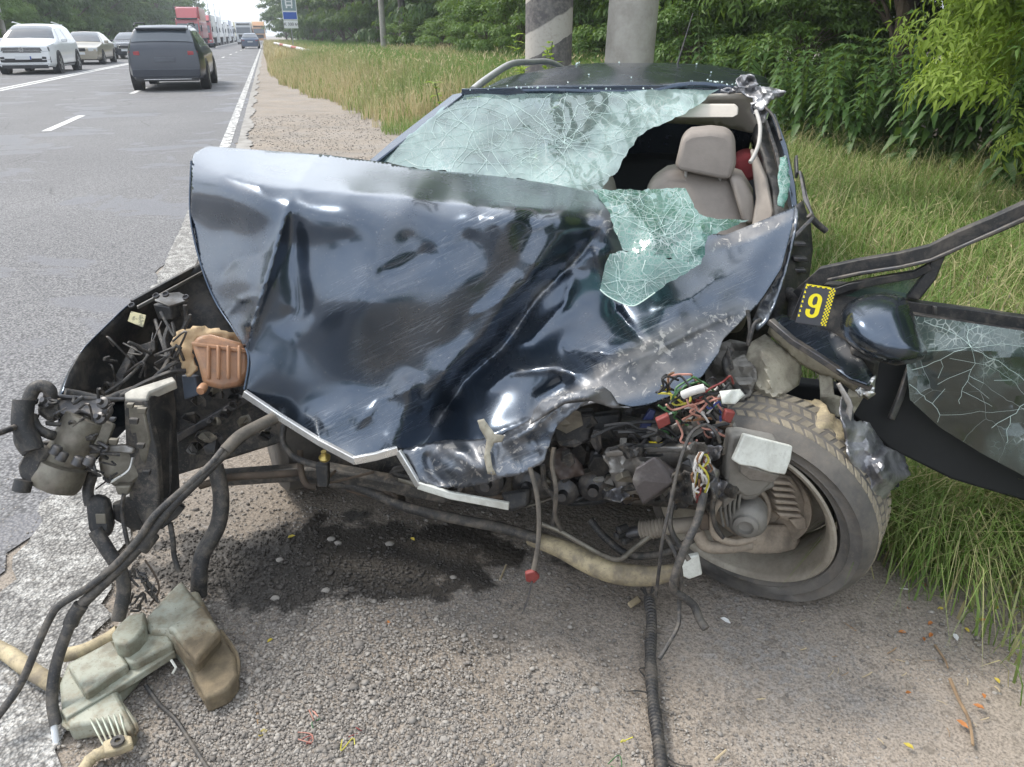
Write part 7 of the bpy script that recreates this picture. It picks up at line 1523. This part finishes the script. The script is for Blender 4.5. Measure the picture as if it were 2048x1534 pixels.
def make_car(name, label, kind, paint, L, Wd, H, belt, hood, rear, cat='car', group=None, wr=.34, ground=.19):
    """kind: 'suv' | 'sedan' | 'hatch'. local frame: +Y front"""
    t = thing(name, label, cat, local=True, group=group)
    h = L / 2
    if kind == 'sedan': top = [(-h, belt - .1), (-h + .12, belt + .02), (-h + .75, belt + .06), (-h + 1.45, H - .06), (-h + 1.9, H), (.1 + .15, H), (h - 1.75, H - .16), (h - 1.22, hood + .04), (h - .35, hood - .09), (h - .05, hood - .15), (h, hood - .22)]
    else: top = [(-h, belt + .02), (-h + .05, belt + .12), (-h + .42, H - .10), (-h + .7, H - .02), (-.2, H), (h - 2.15, H - .05), (h - 1.75, H - .20), (h - 1.28, hood + .05), (h - .35, hood - .06), (h - .05, hood - .11), (h, hood - .18)]
    ty = np.array([a for a, _ in top]); tz = np.array([b_ for _, b_ in top])
    def sec(y):
        zt = float(np.interp(y, ty, tz)); e = min(1, (h - abs(y)) / .55); tap = (1 - .11 * (1 - e) ** 2) * (1 - .02 * (1 - min(1, (h - abs(y)) / 1.6)))
        w_ = Wd / 2 * tap; bl = min(belt - .03 * max(0, y) / h, zt - .035); zb = ground + .06 * (1 - e)
        rf = max(0, min(1, (zt - bl - .05) / (H - belt - .05))); rw = w_ * (.93 - .24 * rf)
        half = [(w_ * .90, zb), (w_ * .985, zb + .13), (w_, (zb + bl) * .5), (w_ * .985, bl - .10), (w_ * .955, bl), (rw, zt - .055 * (rf + .35)), (rw * .86, zt - .008), (0, zt + .012)]
        return half
    NS = 46; ys = np.concatenate([[-h], -h + (1 - np.cos(np.linspace(.15, PI - .15, NS))) * h, [h]]); vs = []; M_ = 15
    for y in ys:
        s_ = sec(y); full = [(x, z) for x, z in s_] + [(-x, z) for x, z in s_[-2::-1]]; vs += [(x, y, z) for x, z in full]
    k = len(ys); fs = [(i * M_ + j, (i + 1) * M_ + j, (i + 1) * M_ + j + 1, i * M_ + j + 1) for i in range(k - 1) for j in range(M_ - 1)]
    fs += [tuple(range(M_)), tuple((k - 1) * M_ + j for j in range(M_))[::-1]]; fs += [(i * M_ + M_ - 1, (i + 1) * M_ + M_ - 1, (i + 1) * M_, i * M_) for i in range(k - 1)]
    obj('body', vs, fs, paint, t, angle=32)
    def pt(y, u, sg=1, off=.006):                    # u along the half section 0..7
        s_ = sec(y); i = min(6, int(u)); f = u - i; x = s_[i][0] * (1 - f) + s_[i + 1][0] * f; z = s_[i][1] * (1 - f) + s_[i + 1][1] * f
        s1 = s_[i]; s2 = s_[i + 1]; nx, nz = (s2[1] - s1[1]), -(s2[0] - s1[0]); l_ = math.hypot(nx, nz) or 1
        return Vector((sg * (x + nx / l_ * off), y, z + nz / l_ * off))
    def panel(name, corners, m, sg=1, off=.007, th=.004, par=t, nu=6):
        """corners: 4 of (y,u): a grid between them"""
        g = []
        for a in range(nu + 1):
            for b_ in range(nu + 1):
                p, q = a / nu, b_ / nu
                y = (corners[0][0] * (1 - p) + corners[1][0] * p) * (1 - q) + (corners[3][0] * (1 - p) + corners[2][0] * p) * q
                u = (corners[0][1] * (1 - p) + corners[1][1] * p) * (1 - q) + (corners[3][1] * (1 - p) + corners[2][1] * p) * q
                g.append(pt(y, u, sg, off))
        n1 = nu + 1; return obj(name, g, [(a * n1 + b_, a * n1 + b_ + 1, (a + 1) * n1 + b_ + 1, (a + 1) * n1 + b_) for a in range(nu) for b_ in range(nu)], m, par)
    def cross(name, y0, y1, u0, m, off=.008, par=t):  # windscreen: spans left to right between two stations
        g = []; nu, nv = 12, 5
        for a in range(nv + 1):
            y = y0 + (y1 - y0) * a / nv
            for b_ in range(nu + 1):
                r = b_ / nu * 2 - 1; u = 7 - abs(r) * (7 - u0); p = pt(y, u, 1 if r >= 0 else -1, 0); g.append(p)
        # push outwards along the local slope
        za, zb = pt(y0, 7), pt(y1, 7); sl = Vector((0, -(zb.z - za.z), (zb.y - za.y))).normalized(); sl = sl if sl.z > 0 else -sl
        g = [p + sl * (off + .004) for p in g]
        n1 = nu + 1; return obj(name, g, [(a * n1 + b_, (a + 1) * n1 + b_, (a + 1) * n1 + b_ + 1, a * n1 + b_ + 1) for a in range(nv) for b_ in range(nu)], m, par)
    if kind == 'sedan':
        cross('windscreen', h - 1.30, h - 1.80 - .25, 5.15, vglass); cross('rear_window', -h + .82, -h + 1.40, 5.15, vglass); yr, yf = -h + 1.15, h - 1.62; yt0, yt1 = -h + 1.55, h - 2.05
    else:
        cross('windscreen', h - 1.36, h - 2.05, 5.15, vglass); cross('rear_window', -h + .12, -h + .40, 5.1, vglass); yr, yf = -h + .45, h - 1.70; yt0, yt1 = -h + .75, h - 2.1
    ym = (yr + yf) / 2 + .05
    for sg in (1, -1):
        panel('side_window', [(yr, 4.12), (ym - .05, 4.12), (ym - .05, 4.88), (yt0, 4.88)], vglass, sg); panel('side_window', [(ym + .03, 4.12), (yf, 4.12), (yt1, 4.88), (ym + .03, 4.88)], vglass, sg)
        panel('door_trim', [(-h + 1.0, .55), (h - 1.0, .55), (h - 1.0, .9), (-h + 1.0, .9)], vtrim, sg, .006)
        mx = pt(yf - .12, 4.05, sg, .0); mb = MB(); mb.box(mx + Vector((sg * .13, .0, .06)), (.20, .10, .14)); mb.build('door_mirror', paint, t, bev=.03)
        for (yy, nm) in ((h - .88, 'front'), (-h + .92, 'rear')):
            c = Vector((sg * (Wd / 2 - .10), yy, wr)); mb = MB(); mb.lathe([(wr * 1.14, -.13), (wr * 1.14, .104)], c, (sg, 0, 0), 28); mb.build('wheel_arch', vtrim, t)
            mb = MB(); mb.lathe([(wr * .6, -.11), (wr * .93, -.11), (wr, -.08), (wr, .09), (wr * .93, .118), (wr * .66, .118), (wr * .64, .108)], c, (sg, 0, 0), 28); o = mb.build('wheel', vtyre, t)
            mb = MB(); mb.lathe([(wr * .66, .100), (wr * .62, .112), (wr * .58, .096)], c, (sg, 0, 0), 24)
            for q in range(5):
                a = q * 2 * PI / 5; d = Vector((0, math.cos(a), math.sin(a))); e = Vector((0, -math.sin(a), math.cos(a)))
                mb.prism([c + d * .03 - e * .03 + Vector((sg * .118, 0, 0)), c + d * wr * .62 - e * .045 + Vector((sg * .114, 0, 0)), c + d * wr * .62 + e * .045 + Vector((sg * .114, 0, 0)), c + d * .03 + e * .03 + Vector((sg * .118, 0, 0))], (-sg * .02, 0, 0))
            mb.build('rim', valloy, o)
    W2 = Wd / 2
    def fp(name, x0, x1, z0, z1, m, y=None, sg=1, th=.03, slant=0, par=t, bev=.01, lift=0):   # block on the nose (sg=1) or tail (-1), following the plan taper
        out = []
        for (x, z) in ((x0, z0), (x1, z0), (x1, z1), (x0, z1)):
            yy = (h - .03 * (abs(x) / W2) ** 3 + .014 + lift) * sg - slant * .3 * sg * max(0, (z - (ground + hood) / 2)); out.append(Vector((x, yy, z)))
        return MB().prism(out, (0, -sg * th, 0)).build(name, m, par, bev=bev)
    return t, fp, h, W2, pt, sec
def both(fp, *a, **k):
    r = []
    for s_ in (1, -1): r.append(fp(a[0], a[1] * s_, a[2] * s_, *a[3:], **k))
    return r
def put(t, n, s_, oncoming=True, sc=1.0):
    t.location = RC(n, s_, .008); t.rotation_euler = (0, 0, RA + (PI if oncoming else 0)); t.scale = (sc,) * 3
# white SUV ---------------------------------------------------------------
white = vpaint('white_paint', (.74, .76, .78), 0, .3)
t, fp, h, W2, pt, sec = make_car('parked_car', 'white SUV with chrome grille, first in the queue at the left edge', 'suv', white, 4.88, 1.98, 1.70, 1.06, 1.10, 0, group='cars queuing in the oncoming lane', wr=.375, ground=.22)
gr = fp('grille', -.62, .62, .72, .90, vtrim, bev=.02)
for z in (.75, .80, .85): fp('grille_bar', -.60, .60, z - .008, z + .008, vchrome, lift=.012, th=.02, par=gr, bev=.003)
both(fp, 'headlight', .60, .90, .77, .91, vlampd, slant=.1, bev=.02); both(fp, 'headlight_strip', .60, .88, .76, .785, vlamp, lift=.006, bev=.004)
fp('lower_grille', -.62, .62, .40, .54, vtrim, bev=.03); both(fp, 'air_intake', .60, .88, .40, .60, vtrim, bev=.03); both(fp, 'intake_bar', .60, .86, .49, .515, vchrome, lift=.01, bev=.003)
fp('chrome_strip', -.80, .80, .345, .375, vchrome, lift=.01, bev=.004); fp('underbody', -.75, .75, .20, .33, vtrim, bev=.01)
pl = fp('number_plate', -.26, .26, .50, .62, vplate, lift=.02, bev=.003); fp('plate_band', -.26, -.22, .505, .615, vblue, lift=.024, th=.01, par=pl, bev=0); fp('plate_frame', -.275, .275, .485, .50, vtrim, lift=.025, th=.02, par=pl, bev=0)
bd = MB(); cB = Vector((0, h + .035, .83)); bd.lathe([(.068, 0), (.082, 0), (.082, .012), (.068, .012)], cB, (0, 1, 0), 28, close=True)
def stroke(a, b_, w_=.016): 
    a = Vector((a[0], 0, a[1])); b_ = Vector((b_[0], 0, b_[1])); d = (b_ - a).normalized(); e = Vector((-d.z, 0, d.x)) * w_ / 2; c = cB + Vector((0, .012, 0)); bd.prism([c + a - e, c + b_ - e, c + b_ + e, c + a + e], (0, -.012, 0))
for a, b_ in (((-.03, .062), (0, .012)), ((0, .012), (.03, .062)), ((-.062, .035), (-.027, -.055)), ((-.027, -.055), (0, .0)), ((0, .0), (.027, -.055)), ((.027, -.055), (.062, .035))): stroke(a, b_)
bd.build('badge', vchrome, gr)
for sg in (1, -1): MB().tube([Vector((sg * .66, y, 1.70 - .02 * abs(y))) + Vector((0, 0, .05 if abs(y) < 1.2 else 0)) for y in (-1.5, -1.2, 0, .2)], .018, 6).build('roof_rail', vchrome, t)
put(t, -9.15, 38.6, sc=1.08); suv_white = t
# champagne sedan
gold = vpaint('champagne_paint', (.36, .33, .27), .45, .3)
t, fp, h, W2, pt, sec = make_car('parked_car', 'champagne coloured sedan behind the white SUV in the queue', 'sedan', gold, 4.8, 1.82, 1.46, .94, .92, 0, group='cars queuing in the oncoming lane', wr=.32)
fp('grille', -.30, .30, .60, .74, vtrim, bev=.02); both(fp, 'headlight', .42, .82, .60, .75, vlamp, bev=.03); fp('lower_grille', -.72, .72, .27, .40, vtrim, bev=.02); fp('number_plate', -.25, .25, .45, .56, vplate, lift=.012, bev=.003)
put(t, -9.35, 49.6, sc=1.08)
dkblue = vpaint('dark_blue_paint', (.02, .024, .035), .3, .25)
t, fp, h, W2, pt, sec = make_car('parked_car', 'dark hatchback with chrome framed grille, third in the queue', 'hatch', dkblue, 4.5, 1.80, 1.50, .95, .98, 0, group='cars queuing in the oncoming lane', wr=.32)
g3 = fp('grille', -.42, .42, .58, .80, vchrome, bev=.03); fp('grille_mesh', -.36, .36, .62, .77, vtrim, lift=.01, par=g3); both(fp, 'headlight', .46, .84, .66, .82, vlamp, bev=.03); fp('lower_grille', -.75, .75, .26, .40, vtrim, bev=.02); fp('number_plate', -.25, .25, .44, .55, vplate, lift=.012, bev=.003)
put(t, -8.75, 60.2, sc=1.05)
# dark SUV driving away
slate = vpaint('slate_paint', (.028, .035, .05), .3, .32)
t, fp, h, W2, pt, sec = make_car('driving_car', 'dark grey SUV driving away along the near lane', 'suv', slate, 4.95, 2.00, 1.66, 1.04, 1.06, 0, wr=.38, ground=.27)
both(fp, 'tail_light', .60, .86, .90, 1.01, vred, sg=-1, bev=.02); both(fp, 'side_reflector', .55, .80, .46, .50, vred, sg=-1, bev=.004); fp('tailgate_step', -.78, .78, .66, .70, vtrim, sg=-1, bev=.01); fp('rear_bumper', -.86, .86, .36, .56, slate, sg=-1, bev=.04, lift=.03); fp('diffuser', -.80, .80, .25, .36, vtrim, sg=-1, bev=.02)
fp('bumper_strip', -.60, .60, .29, .31, vchrome, sg=-1, lift=.01, bev=.002); fp('number_plate', -.26, .26, .74, .85, mat('blurred_plate', (.10, .11, .13), rough=.6), sg=-1, lift=.01, bev=.003); fp('roof_spoiler', -.64, .64, 1.53, 1.585, slate, sg=-1, lift=-.30, th=.18, bev=.02)
for sg in (1, -1): MB().tube([Vector((sg * .68, y, z)) for y, z in ((-2.0, 1.62), (-1.7, 1.69), (0, 1.72), (.25, 1.66))], .02, 6).build('roof_rail', vtrim, t)
put(t, -2.72, 26.6, oncoming=False, sc=1.01)
blue = vpaint('far_blue_paint', (.07, .10, .16), .3, .3)
t, fp, h, W2, pt, sec = make_car('driving_car', 'small blue car far ahead in the near lane', 'sedan', blue, 4.5, 1.8, 1.46, .95, .92, 0)
both(fp, 'tail_light', .55, .82, .72, .84, vred, sg=-1); fp('number_plate', -.25, .25, .60, .71, vplate, sg=-1, lift=.01)
put(t, -1.75, 100, oncoming=False, sc=1.1)
# lorries
def lorry(label, cabc, boxc, L=12.5, H=4.0, boxH=None, visor=None, fairing=True, flat_top=False):
    t = thing('lorry', label, 'lorry', local=True, group='lorries queuing in the oncoming lane'); cp = vpaint('lorry_%s' % cabc[0], cabc[1], 0, .4); bp = vpaint('box_%s' % boxc[0], boxc[1], 0, .5)
    ch = 3.1; bH = boxH or H; f = 6.2
    MB().prism([Vector((1.22, y, z)) for y, z in ((f, .45), (f + .02, 1.6), (f - .28, ch - .1), (f - .5, ch), (f - 2.1, ch), (f - 2.1, .45))], (-2.44, 0, 0)).build('cab', cp, t, bev=.08)
    a = [Vector((sx * 1.10, y, z)) for sx, y, z in ((1, f + .035, 1.68), (-1, f + .035, 1.68), (-1, f - .20, 2.62), (1, f - .20, 2.62))]; MB().prism(a, (0, -.03, 0)).build('windscreen', vglass, t, bev=.02)
    MB().prism([Vector((sx * .85, f + .05, z)) for sx, z in ((1, .85), (-1, .85), (-1, 1.5), (1, 1.5))], (0, -.04, 0)).build('grille', vtrim, t, bev=.02)
    for sg in (1, -1):
        MB().box((sg * .98, f + .03, .72), (.32, .06, .2)).build('headlight', vlamp, t, bev=.02); MB().box((sg * 1.40, f - .15, 2.1), (.14, .12, .62)).build('mirror', vtrim, t, bev=.02)
        MB().prism([Vector((sg * 1.226, y, z)) for y, z in ((f - .3, 1.75), (f - 1.2, 1.75), (f - 1.2, 2.5), (f - .5, 2.5))], (sg * .01, 0, 0)).build('side_window', vglass, t)
        for yy in (f - .95, -f + 2.2, -f + 3.4): mb = MB(); mb.lathe([(.3, -.14), (.5, -.14), (.5, .14), (.3, .14), (.1, .05)], (sg * 1.05, yy, .5), (sg, 0, 0), 20); mb.build('wheel', vtyre, t)
    MB().box((0, f, .5), (2.40, .12, .30)).build('bumper', cp if not visor else vtrim, t, bev=.03); MB().box((0, f - .3, ch - .02), (2.2, .5, .14)).build('sun_visor', vtrim, t, bev=.03)
    if fairing: MB().prism([Vector((1.1, y, z)) for y, z in ((f - .55, ch), (f - 1.3, bH - .12), (f - 1.9, bH - .06), (f - 1.9, ch))], (-2.2, 0, 0)).build('wind_deflector', cp, t, bev=.06)
    MB().box((0, (f - 2.3 - f) / 2 - .0, (1.1 + bH) / 2), (2.5, 2 * f - 2.3, bH - 1.1)).build('cargo_box', bp, t, bev=.04)
    MB().box((0, -1.1, .95), (.9, 9.6, .22)).build('chassis', vtrim, t)
    if visor: MB().box((0, f - 1.2, bH - .45), (2.3, .1, .5)).build('sleeper_panel', vpaint('box_red2', (.45, .05, .06), 0, .5), t, bev=.04)
    return t
wh, rd, gy = ('white', (.66, .68, .70)), ('red', (.42, .05, .06)), ('grey', (.35, .37, .38))
Q = [('red lorry with pale red roof box, first lorry behind the hatchback', rd, rd, 4.3, 99), ('red-cabbed lorry directly behind the first red one', rd, gy, 3.9, 117), ('white lorry with tall white box, third in the row of lorries', wh, wh, 4.0, 133),
     ('white lorry with dark windscreen, fourth in the row', wh, gy, 3.5, 150), ('white lorry far back in the queue with blue side', wh, ('blue', (.10, .16, .34)), 4.0, 170), ('far white lorry with yellow box', wh, ('yellow', (.60, .52, .20)), 4.0, 192), ('far lorry with orange box near the vanishing point', wh, ('orange', (.55, .28, .12)), 4.0, 218), ('farthest white lorry at the end of the queue', wh, wh, 4.0, 245)]
for lb, c1, c2, H_, s_ in Q: put(lorry(lb, c1, c2, H=H_, fairing=True), DL(s_) - 1.75, s_ + 6.2)
t = lorry('white van-like lorry coming far ahead beside the blue car', wh, wh, H=3.4, fairing=False); t['group'] = 'lorries queuing in the oncoming lane'; put(t, -3.4, 150)
t = lorry('yellow and orange lorry far ahead in the near lane', ('orange', (.55, .28, .12)), ('yellow', (.60, .52, .20)), H=4.0); put(t, -1.2, 185)
SC[0] = 1.0
# ================================================================== AIR
def haze():
    hb = MB(); hb.box((0, 200, 9.0), (900, 1300, 20.0)); o = hb.build('haze', None, smooth=False)
    m = bpy.data.materials.new('haze_air'); m.use_nodes = True; t = m.node_tree; t.nodes.clear(); out = t.nodes.new('ShaderNodeOutputMaterial'); v = t.nodes.new('ShaderNodeVolumePrincipled')
    v.inputs['Color'].default_value = (.86, .92, 1, 1); v.inputs['Density'].default_value = .0011; v.inputs['Anisotropy'].default_value = .2; t.links.new(v.outputs[0], out.inputs['Volume'])
    o.data.materials.append(m); tag(o, 'thin summer haze over the road', kind='stuff')
haze()

# ---- individual labels for things one can point at by their place ------------
def relabel(group, text, landmarks):
    """counted from the left as seen from the verge, with the thing they stand by"""
    os_ = [o for o in S.objects if o.get('group') == group and o.get('category')]
    def px(o):
        p = o.matrix_world.translation; d = p.y * cP - (p.z - HC) * sP; return (1024 + FPX * p.x / d) if d > .1 else 1e6
    bpy.context.view_layer.update(); os_.sort(key=px); words = ['leftmost', 'second from left', 'third from left', 'fourth from left', 'fifth from left', 'sixth from left', 'seventh from left', 'eighth from left', 'ninth from left', 'tenth from left', 'eleventh from left', 'twelfth from left', 'thirteenth from left', 'fourteenth from left']
    for i, o in enumerate(os_):
        x = px(o); lm = [t for a, t in landmarks if x >= a][-1]
        o['label'] = '%s, %s, %s' % (text, words[min(i, 13)], lm)
LMK = [(-1e9, 'beyond the queue'), (520, 'near the bus stop sign'), (700, 'behind the pale pole'), (860, 'left of the striped post'), (1040, 'behind the two concrete posts'), (1320, 'behind the torn roof corner'), (1600, 'above the open door'), (1900, 'at the right edge')]
relabel('trees of the dense wood behind the wreck', 'leafy front-row tree of the wood', LMK)
relabel('trees lining the right side of the road', 'distant leafy roadside tree', LMK)
relabel('bushes along the foot of the wood', 'green bush below the wood', LMK)
relabel('larger pale pebbles in the gravel', 'larger pale pebble', [(-1e9, 'by the wet patch or left gravel'), (620, 'below the wet patch'), (800, 'in the middle gravel'), (1080, 'left of the black conduit')])
